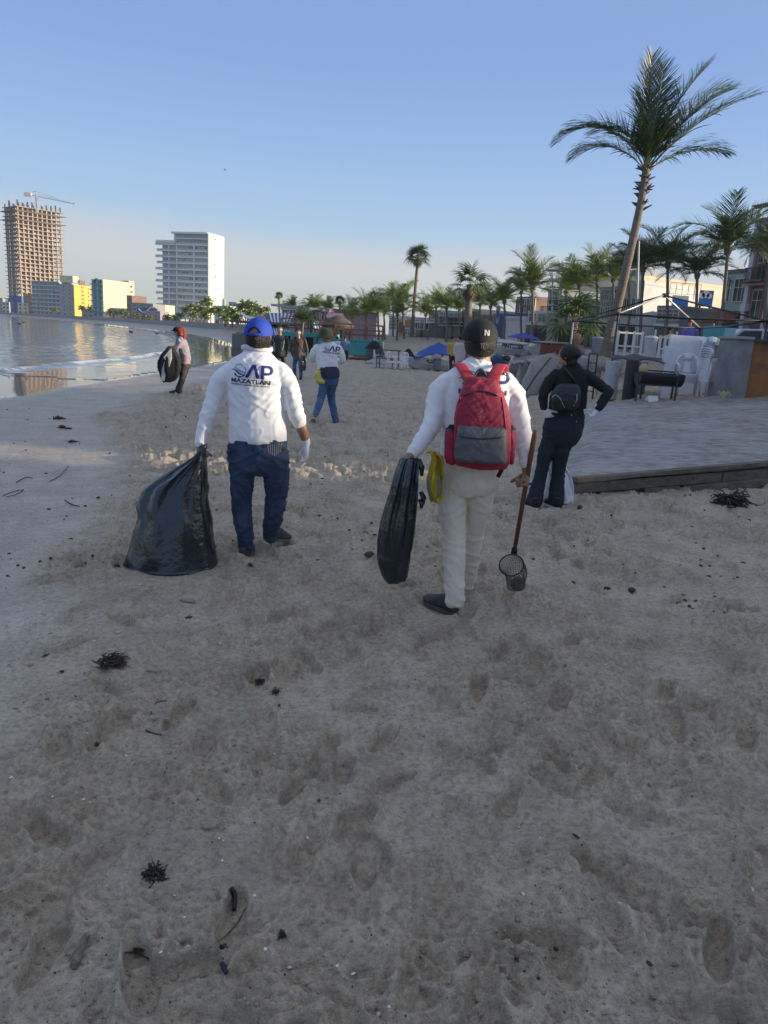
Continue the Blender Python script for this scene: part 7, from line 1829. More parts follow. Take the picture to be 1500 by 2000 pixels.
pl = thing('wooden_pole', 'dark wooden pole leaning against the rubble wall', 'pole', G(1023, 770)); MB().tube([P(1024, 769, 20.8), P(1046, 735, 21.2), P(1076, 698, 21.7)], [.022, .025, .02], 8).build('shaft', mat('dark_pole', (.05, .04, .035)), pl, True)

# ------------------------------------------------------------------ brick planter
BR_ = mat('brick_red', (.24, .085, .055), rough=.9, var=.3, scale=6, bump=.5, bscale=60)
bp = thing('brick_planter', 'weathered red brick planter box on the terrace edge', 'planter', P(1080, 696, 23.8))
a0 = P(1053, 697, 23.8); a1 = P(1107, 672, 23.8)
MB().bb((a0.x+.03, 23.83, a0.z-.15), (a1.x-.03, 24.8, a1.z-.02)).build('mortar', W_['conc'], bp)
bl = (a1.x-a0.x)/4.5; bh = (a1.z-a0.z)/6; me = MB().box((0,0,0), (bl-.015, .10, bh-.014)).mesh('brick', BR_); me2 = MB().box((0,0,0), (bl/2-.015, .10, bh-.014)).mesh('brick', BR_)
for r_ in range(6):
    o_ = r_ % 2; x = a0.x
    for k in range(5):
        half = (k == 0 and o_) or (k == 4 and not o_); w = bl/2 if half else bl
        put(me2 if half else me, 'brick', bp, Matrix.Translation((x+w/2, 23.82+pr.uniform(-.012, .012), a0.z+(r_+.5)*bh)) @ Matrix.Rotation(pr.normal(0, .015), 4, 'Y')); x += w
MB().bb((a0.x-.04, 23.72, a1.z), (a1.x+.04, 24.85, a1.z+.05)).build('coping', W_['conc'], bp, bevel=.01)
urn = thing('clay_pot', 'pinkish clay pot with dry leaves beside the brick planter', 'pot', P(1128, 684, 24)); MB().lathe(P(1128, 698, 24), [(.12, 0), (.2, .12), (.2, .25), (.14, .33), (.17, .38)], 16).build('pot', mat('clay', (.35, .19, .14)), urn, True)
for i in range(7): MB().tube([P(1128, 680, 24), P(1128+(-12+4*i), 650+abs(i-3)*3, 24+.05*i), P(1128+(-16+5.5*i), 666+abs(i-3)*5, 24)], [(.02, .004), (.03, .004), (.005, .003)], 4).build('dry_leaf', DRY, urn)

# ------------------------------------------------------------------ terrace things
def bin_(label, px0, px1, y0, y1, Y, m, lid=True, name='plastic_bin', cat='bin'):
    a = P(px0, y1, Y); b = P(px1, y0, Y); c = V((a.x+b.x)/2, Y, a.z); r = (b.x-a.x)/2; h = b.z-a.z
    t = thing(name, label, cat, c)
    MB().lathe(c, [(r*.80, 0), (r*.84, .02), (r*.97, h*.9), (r*1.03, h*.92), (r*1.03, h*.97), (r, h)], 24).build('body', m, t, True)
    if lid: MB().lathe(c+V(0, 0, h), [(r*1.05, -.03), (r*1.06, .0), (r*.9, .03), (r*.2, .045)], 24).build('lid', m, t, True)
    return t
PLW = mat('plastic_white', (.68, .70, .72), rough=.4, var=.06, scale=4, dirt=(.5, .5, .48), dscale=5, damt=.3); PLG = mat('plastic_grey', (.36, .38, .41), rough=.5)
bin_('tall pale tapered bin standing on the terrace above the drums', 1254, 1285, 660, 706, 19.6, mat('bin_grey_white', (.55, .56, .58), rough=.5))
bin_('grey lidded bin on the terrace behind the fan palm', 1153, 1182, 661, 697, 24.5, PLG)
def terrace_rail(px0, px1, Y, label, hh=.95, n=5, base=1.28):
    t = thing('white_railing', label, 'railing', V(P(px0, 690, Y).x, Y, base)); a = V(P(px0, 690, Y).x, Y, base); b = V(P(px1, 690, Y).x, Y+.3, base)
    for k in (.45, .93): MB().bar(a+V(0,0,hh*k), b+V(0,0,hh*k), .05, .05).build('rail', WHITEP, t)
    for i in range(n+1): MB().bar(a.lerp(b, i/n), a.lerp(b, i/n)+V(0,0,hh), .07, .07).build('post', WHITEP, t)
terrace_rail(1203, 1256, 24.5, 'white railing on the terrace between palm trunk and tall bin', n=3, hh=.85)
terrace_rail(1286, 1322, 26, 'short white railing right of the tall bin', n=3, hh=.8)
for i in range(5):
    px = 1275+i*42; b = V(P(px, 690, 30+i).x, 30+i, 1.25); t = thing('white_post', 'slender white post on the promenade, '+['leftmost of five', 'second of five', 'middle one of five', 'fourth of five', 'rightmost of five'][i], 'post', b, 'white posts on the promenade'); MB().cyl(b, b+V(0, 0, 1.1), .04, n=8).build('shaft', WHITEP, t)
tl = thing('teal_kiosk', 'small teal and pale blue kiosk on the promenade behind the chairs', 'kiosk', P(1418, 674, 27)); a0 = P(1401, 676, 27); a1 = P(1438, 641, 27)
MB().bb((a0.x, 27, a0.z), (a1.x, 28.2, a1.z)).build('body', W_['aqua'], tl); MB().bb((a0.x-.05, 26.98, a0.z), (a0.x+.16, 28.3, a1.z+.06)).build('side_panel', W_['teal'], tl); MB().bb((a0.x+.2, 26.95, a0.z), (a1.x, 26.999, a0.z+.22)).build('skirt', mat('dark_green', (.02, .08, .05)), tl)
# parked pale car
car = thing('parked_car', 'pale grey parked car on the promenade at the right edge', 'car', P(1475, 690, 33)); c = V(P(1470, 690, 33).x, 33, 1.25); CP_ = mat('car_paint', (.42, .44, .47), rough=.25, metal=.3, var=.03, coat=.5)
prof = [(-2.1, .35), (-2.15, .75), (-1.5, .92), (-.95, 1.38), (.55, 1.42), (1.25, .98), (2.05, .85), (2.15, .45), (2.05, .3), (-2.0, .3)]
mb = MB(); mb.prism([V(c.x+x, c.y-.85, c.z+z) for x, z in prof], (0,0,0), (0, 1.7, 0)); mb.build('body', CP_, car, bevel=.05)
mb = MB(); mb.prism([V(c.x+x, c.y-.858, c.z+z) for x, z in ((-1.3, .95), (-.88, 1.30), (-.15, 1.33), (-.15, .95))], (0,0,0), (0, 1.716, 0)); mb.build('window', GL, car)
mb = MB(); mb.prism([V(c.x+x, c.y-.858, c.z+z) for x, z in ((-.05, .95), (-.05, 1.33), (.50, 1.34), (1.05, .98))], (0,0,0), (0, 1.716, 0)); mb.build('window', GL, car)
for x in (-1.35, 1.35):
    for y in (-.8, .8): w = MB().cyl((c.x+x, c.y+y-.1, c.z+.31), (c.x+x, c.y+y+.1, c.z+.31), .31, n=20).build('wheel', mat('tyre', (.02, .02, .02), rough=.9), car); MB().cyl((c.x+x, c.y+y-.11, c.z+.31), (c.x+x, c.y+y+.11, c.z+.31), .18, n=12).build('hubcap', STEEL, w)
# parasols and covers on the terrace
def umbrella(label, px, ty, Y, rpx, m, base, tilt=0.0, closed=False, ribs=8, dz=.32):
    top = P(px, ty, Y); r = rpx/1480*Y; t = thing('parasol', label, 'parasol', (top.x, Y, base)); mb = MB(); vs = [top]; n = ribs
    for k in range(1, 5):
        for j in range(n*2):
            a = math.pi*j/n; q = k/4; sag = .05*r*math.sin(math.pi*q)*(j % 2); vs.append(top+V(r*q*math.cos(a), r*q*math.sin(a), -dz*r*q**1.4-sag-tilt*r*q*math.cos(a)))
    fs = [(0, 1+j, 1+(j+1) % (2*n)) for j in range(2*n)]+[(1+(k-1)*2*n+j, 1+k*2*n+j, 1+k*2*n+(j+1) % (2*n), 1+(k-1)*2*n+(j+1) % (2*n)) for k in range(1, 4) for j in range(2*n)]
    mb.add(vs, fs); mb.build('canopy', m, t)
    MB().cyl((top.x, Y, base), top+V(0, 0, .06), .022, n=8).build('pole', WHITEP, t)
    for j in range(n): MB().bar(top+V(0,0,-.02), vs[1+3*2*n+2*j]+V(0,0,-.02), .012, .012).build('rib', STEEL, t)
umbrella('faded blue-violet parasol open on the terrace', 1024, 650, 30, 32, mat('canvas_violet', (.04, .055, .30), rough=.8), 1.25, tilt=.03)
umbrella('dark plum parasol low behind the capped man\'s ear', 975, 661, 32, 22, mat('canvas_plum', (.08, .05, .12), rough=.8), .9)
umbrella('red parasol tipped over by the white boat', 998, 669, 29, 13, mat('canvas_red', (.45, .02, .03), rough=.8), 1.1, tilt=.7)

# ------------------------------------------------------------------ boats
def boat(label, p_bow, p_stern, beam, h, m, base, letters=None, side=-1, lm=None, tsize=.16):
    """skiff with sheer line; bow and stern as plan points"""
    b = V(p_bow[0], p_bow[1], base); s = V(p_stern[0], p_stern[1], base); t = thing('skiff', label, 'boat', (b+s)/2)
    ax = (b-s).normalized(); L = (b-s).length; sd = V(ax.y, -ax.x, 0); K = 14; secs = []
    for i in range(K+1):
        u = i/K; w = beam/2*(1-max(0, (u-.45)/.55)**2.2)*(.86+.14*min(1, u*4)); hz = h*(1+.45*u**2.5); kz = .04+.55*h*max(0, (u-.7)/.3)**2
        c = s+ax*L*u; secs.append([c-sd*w+V(0,0,hz), c-sd*w*.93+V(0, 0, hz*.55+kz*.4), c-sd*w*.68+V(0,0,kz+.02), c+V(0,0,kz-.03), c+sd*w*.68+V(0,0,kz+.02), c+sd*w*.93+V(0,0,hz*.55+kz*.4), c+sd*w+V(0,0,hz)])
    mb = MB()
    for inner in (0, 1):
        k0 = len(mb.v)
        for sc in secs:
            cc = (sc[0]+sc[6])/2; mb.v += [tuple(p.lerp(cc, .05*inner)+V(0, 0, .012*inner)) for p in sc]
        for i in range(K):
            for j in range(6):
                f = (k0+i*7+j, k0+i*7+j+1, k0+(i+1)*7+j+1, k0+(i+1)*7+j); mb.f.append(f if not inner else f[::-1]); mb.m.append(0)
    mb.add(secs[0], [tuple(range(7))]); hull = mb.build('hull', m, t, False)
    for q in (0, 6): MB().tube([sc[q]+V(0, 0, .01) for sc in secs], .025, 6).build('gunwale', lm or m, t, True)
    for u in (.25, .55):
        i = int(u*K); MB().bar(secs[i][0]+V(0,0,-.1), secs[i][6]+V(0,0,-.1), .22, .03).build('thwart', WHITEP, t)
    if letters:
        q = 0 if side < 0 else 6; i0, i1 = letters[1]; a = secs[i0][q]; c = secs[i1][q]
        me = text_mesh(letters[0], tsize, .006); xs = [v.co.x for v in me.vertices]; wd = max(xs)-min(xs); xd = (c-a) if c.x > a.x else (a-c); mid = (a+c)/2-V(0, 0, h*.26)
        xdn = xd.normalized(); zd = V(0, 0, 1); yd = zd.cross(xdn); Mr_ = Matrix((xdn, zd, -yd)).transposed().to_4x4()
        outn = -yd
        me.transform(Matrix.Translation(mid+(-yd)*(-.0)) @ Mr_ @ Matrix.Scale(min(1, xd.length/wd), 4))
        bv_ = BVHTree.FromPolygons([v.co+ORIG[t.name] for v in hull.data.vertices], [p.vertices for p in hull.data.polygons])
        for v in me.vertices:
            hh = bv_.ray_cast(v.co-yd*-1.0*-1.0+V(0,0,0) if False else v.co-V(0, 1.5, 0), V(0, 1, 0))
            if hh[0] is not None: v.co = hh[0]-V(0, .012, 0)
        me.transform(Matrix.Translation(-ORIG[t.name])); me.materials.clear(); me.materials.append(mat('lettering_dark', (.02, .02, .03)))
        part(me, 'lettering', t)
    return t, secs
BW = mat('boat_white', (.52, .55, .54), rough=.45, var=.08, scale=3, dirt=(.32, .34, .33), dscale=2.5, damt=.5)
boat('long white skiff lettered on its side, up on the terrace wall', (P(940, 700, 28.5).x, 28.5), (P(1050, 700, 26.5).x, 26.5), 1.2, .42, BW, 1.12, ('PINTOREK', (1, 6)), tsize=.2)
bt, sc_ = boat('white skiff under a bright blue tarpaulin', (P(792, 720, 37.0).x, 37.0), (P(872, 720, 37.6).x, 37.6), 1.5, .52, BW, .02, ('PUERTO', (4, 9)), tsize=.17)
def tarp(label, rows, m, name='tarpaulin', seed=0, base=None, cat='cover'):
    """rows of sight lines (px,py,Y) front to back"""
    g = [[P(*q) for q in r_] for r_ in rows]; nr, nc = len(g)-1, len(g[0])-1
    def fn(u, v):
        a, b = v*nr, u*nc; i, j = min(nr-1, int(a)), min(nc-1, int(b)); fa, fb = a-i, b-j
        p = g[i][j].lerp(g[i][j+1], fb).lerp(g[i+1][j].lerp(g[i+1][j+1], fb), fa)
        e = .07*float(noise3(np.array([p.x*3+seed]), np.array([p.y*3]), np.array([p.z*3]))[0]); return p+V(0, e, e)
    mb = MB(); mb.grid(fn, 28, 14); o = mb.build(name, m, origin=g[0][0], smooth=True); tag(o, label, cat); s = o.modifiers.new('s', 'SOLIDIFY'); s.thickness = .015; return o
BT = mat('tarp_blue', (.015, .075, .33), rough=.45, var=.2, scale=3, bump=.5, bscale=6)
tarp('bright blue tarpaulin pitched over the skiff on the sand', [[(806, 701, 36.6), (822, 698, 36.5), (845, 694, 36.5), (872, 694, 36.6)], [(818, 688, 37), (838, 676, 37), (858, 669, 37), (876, 676, 37.2)], [(826, 684, 37.8), (842, 674, 38), (860, 670, 38), (880, 690, 38)]], BT)
tarp('teal net tarpaulin heaped behind the blue one', [[(856, 702, 38.4), (866, 690, 38.4), (882, 696, 38.4)], [(858, 686, 38.8), (868, 674, 38.8), (884, 682, 38.8)], [(862, 700, 39.6), (870, 690, 39.6), (886, 700, 39.6)]], mat('tarp_teal', (.03, .12, .16), rough=.7), seed=5)
bin_('square grey crate bin against the stern of the blue-tarped skiff', 845, 862, 700, 722, 36.2, mat('crate_grey', (.20, .20, .22)), False, 'grey_tub', 'tub')
tarp('striped pinkish blanket folded over the grey tub', [[(842, 703, 36.0), (850, 699, 36.0), (863, 702, 36.0)], [(843, 696, 36.2), (852, 691, 36.2), (862, 695, 36.2)], [(844, 698, 36.5), (852, 694, 36.5), (862, 698, 36.5)]], mat('blanket', (.32, .24, .26), rough=.9, var=.4, scale=8, stretch=(1, 1, 8)), 'blanket', 9, cat='blanket')
umbrella('black closed-in parasol tipped on the sand left of the skiff', 799, 680, 36.0, 13, BLK, .0, tilt=.2, dz=1.1)
umbrella('black parasol shelter on the sand by the teal wall', 731, 664, 40, 19, BLK, .0, dz=.9)
def table(label, px, py, Y, w, d, m, hgt=None, name='beach_table'):
    c = P(px, py, Y); t = thing(name, label, 'table', (c.x, Y, 0)); z = c.z
    MB().box((c.x, Y, z), (w, d, .045)).build('table_top', m, t, bevel=.008)
    for a in (-1, 1):
        for b in (-1, 1): MB().bar((c.x+a*w*.42, Y+b*d*.42, 0), (c.x+a*w*.42, Y+b*d*.42, z), .05, .05).build('leg', m, t)
table('dark green table on the sand left of the skiff', 761, 684, 36.5, 1.05, .7, mat('table_green', (.03, .08, .06)))
table('rough low wooden table beside the green table', 752, 700, 35.6, .9, .6, W_['brown'], name='low_table')
# white plastic armchair: seat, backrest with slots, arms, legs
def chair_proto():
    t = thing('plastic_chair', 'white plastic chair', 'chair', (0, 0, 0), 'white plastic chairs'); w = .46
    MB().box((0, 0, .43), (w, .44, .03)).build('seat', PLW, t, bevel=.012)
    b = MB(); H = .84
    for s in (-1, 1): b.tube([V(s*.215, .21, .43), V(s*.225, .25, .62), V(s*.20, .28, .76), V(s*.12, .295, H)], [(.024, .014)]*4, 8)
    b.tube([V(-.14, .293, H-.01), V(0, .30, H+.015), V(.14, .293, H-.01)], [(.03, .014)]*3, 8, True, 0, V(0, 0, 1))
    b.bb((-.085, .262, .74), (.085, .288, .84)); b.bb((-.2, .222, .455), (.2, .24, .50))
    b.build('backrest', PLW, t, True)
    ap = MB(); ap.bb((-.235, -.235, .365), (.235, -.215, .435)); ap.bb((-.24, -.215, .365), (-.222, .21, .435)); ap.bb((.222, -.215, .365), (.24, .21, .435)); ap.build('seat_apron', PLW, t)
    sl = MB().box((0, 0, 0), (.14, .012, .28)); so = sl.mesh('centre_panel', PLW); put(so, 'centre_panel', t, Matrix.Translation((0, .262, .61)) @ Matrix.Rotation(R(-10), 4, 'X'))
    sm = MB().box((0, 0, 0), (.115, .012, .022)).mesh('slat', PLW)
    for k in range(6):
        for s in (-1, 1): put(sm, 'slat', t, Matrix.Translation((s*.14, .245+.008*k, .52+.045*k)))
    for s in (-1, 1):
        MB().tube([V(s*.235, .22, .62), V(s*.255, .0, .645), V(s*.245, -.2, .62), V(s*.235, -.22, .44)], [(.028, .012)]*4, 8, True, 0, V(1, 0, 0)).build('arm', PLW, t, True)
        for y, q in ((-.19, -.03), (.2, .05)): MB().tube([V(s*.215, y, .43), V(s*.225, y+q, .2), V(s*.235, y+q*1.6, 0)], [(.028, .02), (.025, .017), (.02, .014)], 8).build('leg', PLW, t, True)
    return t
ch = chair_proto()
first = True
def setc(x, y, z, rz, lab, grp, tiltx=0):
    global first
    o = ch if first else copy_tree(ch); first = False
    o.location = (x, y, z); o.rotation_euler = (tiltx, 0, rz); o['label'] = lab; o['group'] = grp; return o
ordn = ['bottom', 'second', 'third', 'fourth', 'fifth', 'sixth', 'seventh', 'eighth', 'ninth', 'tenth', 'topmost']
s1 = P(1388, 780, 16); s2 = P(1337, 783, 16.8)
for i in range(10): setc(s1.x-.003*i, 16-.009*i, .66+.044*i, R(7), 'white plastic chair, '+(ordn[i] if i < 9 else 'topmost')+' of the tall stack beside the grey pier', 'tall stack of white chairs')
for i in range(4): setc(s2.x-.003*i, 16.8-.009*i, .58+.038*i, R(-9), 'white plastic chair, '+(ordn[i] if i < 3 else 'topmost')+' of the lower left-hand stack', 'lower stack of white chairs')
for i, (px, Y, rz) in enumerate(((770, 35.2, 60), (783, 35.0, -40), (742, 36.8, 100))): setc(P(px, 700, Y).x, Y, .0, R(rz), ['white plastic chair left of the green table legs', 'white plastic chair nearest the bow of the skiff', 'white plastic chair beyond the low table'][i], 'white chairs on the open sand')
# folded and upended white tables behind the chairs
def slab_table(label, c, w, h, rx, rz, round_=False):
    t = thing('folded_table', label, 'table', c, 'white plastic tables stacked upright'); ORIG[t.name] = V(0,0,0); mb = MB()
    if round_: mb.lathe((0, 0, h/2), [(w/2, -.02), (w/2+.01, 0), (w/2, .02)], 28, axis=(0, -1, 0))
    else: mb.box((0, 0, h/2), (w, .04, h))
    mb.build('table_top', PLW, t, bevel=.0 if round_ else .012)
    for a in (-1, 1):
        for q in (.16, .84): MB().bar((a*w*.36, .03, h*q), (a*w*.30, .10, h*(q+(.5-q)*.5)), .05, .05).build('leg', PLW, t)
    MB().box((0, .028, h/2), (w*.8, .018, .05)).build('brace', PLW, t)
    t.location = c; t.rotation_euler = (rx, 0, rz); return t
slab_table('large white square table standing on edge behind the chairs', V(P(1343, 700, 18.0).x, 18.0, .55), .85, 1.42, R(-6), R(5))
slab_table('second white table leaning behind the large one', V(P(1362, 700, 18.4).x, 18.4, .55), .62, 1.36, R(-4), R(-10))
slab_table('narrow folded white table leaning left of the other tables', V(P(1309, 700, 16.4).x, 16.4, .60), .20, 1.1, R(-5), R(12))
slab_table('small white board low on the ground under the grill', V(P(1289, 700, 14.6).x, 14.6, .52), .22, .24, R(-14), R(20))
slab_table('white table edge-on to the right of the large one', V(P(1376, 700, 17.4).x, 17.4, .58), .12, 1.2, R(-9), R(-8))
t = thing('round_table', 'white plastic table standing upright on its legs behind the tall chair stack', 'table', V(P(1393, 700, 18.2).x, 18.2, .6)); c = V(P(1393, 666, 18.2).x, 18.2, P(1393, 668, 18.2).z)
MB().box(c, (.62, .62, .06)).build('table_top', PLW, t, bevel=.02)
for a in (-1, 1):
    for b in (-1, 1): MB().bar(c+V(a*.26, b*.26, -.03), V(c.x+a*.28, 18.2+b*.28, .55), .05, .05).build('leg', PLW, t)
# drums, cooking stand and grill
def drum(label, px0, px1, y0, y1, Y, m):
    a = P(px0, y1, Y); b = P(px1, y0, Y); r = (b.x-a.x)/2; h = b.z-a.z; c = V((a.x+b.x)/2, Y, a.z); t = thing('drum', label, 'drum', c, 'oil drums below the terrace')
    pf = [(r*.97, 0), (r, .03)]
    for q in (.33, .66): pf += [(r, h*q-.03), (r*1.035, h*q), (r, h*q+.03)]
    pf += [(r, h-.03), (r*.985, h), (r*.93, h), (r*.92, h-.02)]
    MB().lathe(c, pf, 28).build('barrel', m, t, True); MB().lathe(c+V(0,0,h-.02), [(r*.12, 0), (r*.12, .025)], 10).build('bung', m, t); return t
drum('pale grey drum with ribs left of the black one', 1176, 1212, 706, 779, 15.9, mat('drum_grey', (.36, .38, .40), rough=.5, var=.1))
drum('black ribbed drum beside the cooking stand', 1214, 1250, 704, 783, 15.5, mat('drum_black', (.02, .021, .025), rough=.55, var=.3))
drum('dull blue-grey drum half hidden behind the black one', 1236, 1266, 708, 779, 16.4, mat('drum_blue', (.10, .12, .15), rough=.6))
jg = thing('jug', 'yellowish plastic jug lying on the cooking stand', 'jug', P(1257, 722, 15.2)); MB().lathe(P(1257, 722, 15.2), [(.06, -.09), (.09, -.07), (.09, .06), (.05, .10), (.03, .12)], 16).build('body', mat('jug_yellow', (.42, .36, .16), rough=.5), jg, True)
stn = thing('cooking_stand', 'black iron stand with a shelf below the terrace', 'stand', P(1285, 785, 14.8)); z0 = .5
fr = [P(1248, 729, 14.8), P(1324, 735, 14.6), P(1318, 727, 15.4), P(1258, 723, 15.5)]
for i in range(4): MB().bar(fr[i], fr[(i+1) % 4], .03, .03).build('rail', IRON, stn); MB().bar(V(fr[i].x, fr[i].y, z0), fr[i], .03, .03).build('leg', IRON, stn); MB().bar(V(fr[i].x, fr[i].y, .95), V(fr[(i+1) % 4].x, fr[(i+1) % 4].y, .95), .02, .02).build('lower_rail', IRON, stn)
gr = thing('charcoal_grill', 'black half-drum charcoal grill resting on the stand', 'grill', P(1288, 735, 15)); c = P(1288, 730, 15.05); mb = MB()
K = 14; mb.add([c+V(-.42+.84*e, .26*math.cos(math.pi*k/K), -.24*math.sin(math.pi*k/K)) for e in (0, 1) for k in range(K+1)], [(k, k+1, K+2+k, K+1+k) for k in range(K)]+[tuple(range(K+1)), tuple(range(2*K+1, K, -1))]); mb.build('bowl', IRON, gr)
for k in range(9): MB().bar(c+V(-.38+.095*k, -.25, .01), c+V(-.38+.095*k, .25, .01), .012, .012).build('grate_bar', IRON, gr)
tarp('dark ragged tarpaulin sagging over the drums', [[(1196, 701, 16.4), (1230, 700, 16.4), (1262, 703, 16.4), (1300, 708, 16.4)], [(1196, 697, 17), (1230, 696, 17), (1262, 699, 17), (1302, 705, 17)], [(1200, 694, 18), (1234, 694, 18), (1266, 697, 18), (1304, 703, 18)]], mat('tarp_dark', (.06, .058, .06), rough=.9, var=.4, scale=4), seed=3)
# black dry-fish rack frame left of the drums
rk = thing('iron_rack', 'tall black iron rack with thin bars behind the woman\'s shoulder', 'rack', P(1152, 770, 16.8))
a = V(P(1150, 700, 16.8).x, 16.8, .45); b = V(P(1166, 700, 16.8).x, 16.8, .45); ht_ = P(1150, 690, 16.8).z-.45
for q in (a, b): MB().bar(q, q+V(0, 0, ht_), .03, .03).build('upright', IRON, rk)
for k in range(5): MB().bar(a+V(0,0,ht_*(.2+.2*k)), b+V(0,0,ht_*(.2+.2*k)), .02, .02).build('crossbar', IRON, rk)
# tent frame without its cover
tf = thing('tent_frame', 'bare black and silver pavilion frame without its roof cloth', 'tent frame', P(1207, 780, 17)); CA, CB, CC, CD, AP = P(1120, 627, 23.6), P(1207, 613, 17.1), P(1499, 627, 16.3), P(1368, 641, 23.4), P(1297, 577, 20)
TB = mat('tube_black', (.012, .012, .014), rough=.4); TS = mat('tube_silver', (.50, .50, .48), rough=.35, metal=.4)
for a, b in ((CA, CB), (CB, CC), (CC, CD), (CD, CA)): MB().tube([a, a.lerp(b, .5)+V(0, 0, -.03), b], .022, 8).build('eave_tube', TB, tf, True)
for a, m_ in ((CA, TB), (CB, TS), (CC, TB), (CD, TS)): MB().tube([a, AP], .020, 8).build('hip_tube', m_, tf, True)
for a, gz_ in ((CA, 1.2), (CB, .5), (CC, .6), (CD, 1.25)): MB().tube([V(a.x, a.y, gz_), V(a.x, a.y, gz_+.02), a], .024, 8).build('leg', TB if a is not CA else TS, tf, True); MB().sph(a, .045, 8, 6).build('corner_joint', TB, tf, True)
MB().sph(AP, .06, 8, 6).build('crown_joint', TB, tf, True)
MB().tube([P(1207, 600, 17.1)+V(0, 0, -.3), P(1201, 655, 17.1)], .018, 6).build('brace', TS, tf, True)
# grey pier and orange wall
ow = thing('painted_wall', 'low wall end with a bare grey pier and a stained orange panel', 'wall', P(1450, 776, 14.4)); a0 = P(1423, 778, 14.4); a1 = P(1474, 664, 14.4)
MB().bb((a0.x, 14.4, .4), (a1.x, 15.2, a1.z)).build('grey_pier', mat('pier_grey', (.20, .20, .205), rough=.9, var=.25, scale=2, bump=.7, bscale=14, dirt=(.30, .31, .32), dscale=2.6), ow, bevel=.02)
MB().bb((a1.x+.001, 14.46, .4), (a1.x+4, 15.1, a1.z-.03)).build('orange_panel', mat('panel_orange', (.30, .125, .045), rough=.9, var=.2, scale=1.6, bump=.4, dirt=(.06, .055, .045), dscale=1.1, damt=.95), ow)
MB().bb((a0.x-.03, 14.34, a1.z), (a1.x-.02, 15.25, a1.z+.05)).build('coping', W_['conc'], ow, bevel=.01); MB().bb((a1.x-.019, 14.40, a1.z-.03), (a1.x+4, 15.15, a1.z+.02)).build('coping', W_['dark'], ow)
lw = thing('low_wall', 'short weathered wall stub between the chairs and the grey pier', 'wall', P(1410, 760, 15.6)); a0 = P(1400, 762, 15.8); a1 = P(1428, 676, 15.8); MB().bb((a0.x, 15.8, .4), (a1.x, 16.4, a1.z)).build('wall', W_['conc'], lw, bevel=.02); MB().bb((a0.x-.04, 15.75, a1.z), (a1.x+.04, 16.45, a1.z+.06)).build('coping', W_['cream'], lw)
pl_ = thing('dry_weeds', 'tuft of pale dry leaves at the foot of the grey pier', 'plant', P(1410, 776, 13.9))
for i in range(9): MB().tube([P(1412, 777, 13.9), P(1404+i*3.2, 764+(i % 3)*3, 13.9+.03*i), P(1398+i*4.4, 770+(i % 3)*2, 13.9)], [(.012, .004), (.02, .003), (.004, .002)], 4).build('leaf', mat('leaf_pale', (.36, .36, .16)), pl_)

# more clutter on the sand before the teal wall
tarp('dark tarpaulin shelter slumped beside the teal wall', [[(712, 706, 41), (722, 700, 41), (736, 699, 41), (750, 705, 41)], [(716, 684, 41.6), (726, 670, 41.6), (738, 671, 41.6), (750, 688, 41.6)], [(718, 700, 43), (728, 690, 43), (740, 690, 43), (752, 700, 43)]], mat('tarp_dark', (0,0,0)), seed=8)
tarp('pale plastic sheet spread flat on the sand by the shelter', [[(700, 716, 37.2), (722, 717, 37.2), (746, 717, 37.2)], [(702, 711, 39.8), (724, 711, 39.8), (745, 712, 39.8)]], mat('sheet_pale', (.34, .38, .38)), 'plastic_sheet', 4, cat='sheet')
for i, (px, py, w, lab) in enumerate(((694, 704, .35, 'dull red heap of cloth on the sand left of the pale sheet'), (706, 705, .3, 'dark red bundle right of the dull red heap'), (684, 702, .28, 'small tan bundle by the grassy strip'))):
    g = G(px, py); boulder('cloth_bundle', (g.x, g.y, .08), (w, .25, .16), mat('bundle_%s' % ['red', 'plum', 'tan'][i], [(.22, .05, .05), (.12, .04, .05), (.4, .28, .16)][i]), None, 90+i); o = bpy.data.objects[[k for k in bpy.data.objects.keys() if k.startswith('cloth_bundle')][-1]]; tag(o, lab, 'bundle')
gr_ = MB(); pr = np.random.default_rng(8)
for i in range(1400):
    x = pr.uniform(P(682, 690, 48).x, P(724, 690, 48).x); y = pr.uniform(46.5, 49.6); h = pr.uniform(.06, .28); a = pr.uniform(0, 3.1); dx, dy = .03*math.cos(a), .03*math.sin(a); z = gz(x, y)
    gr_.add([V(x-dx, y-dy, z), V(x+dx, y+dy, z), V(x+pr.normal(0, .05), y+pr.normal(0, .05), z+h)], [(0, 1, 2)])
tag(gr_.build('beach_grass', mat('grass_green', (.10, .16, .03), trans=.3)), 'strip of green grass at the foot of the teal wall', kind='stuff')
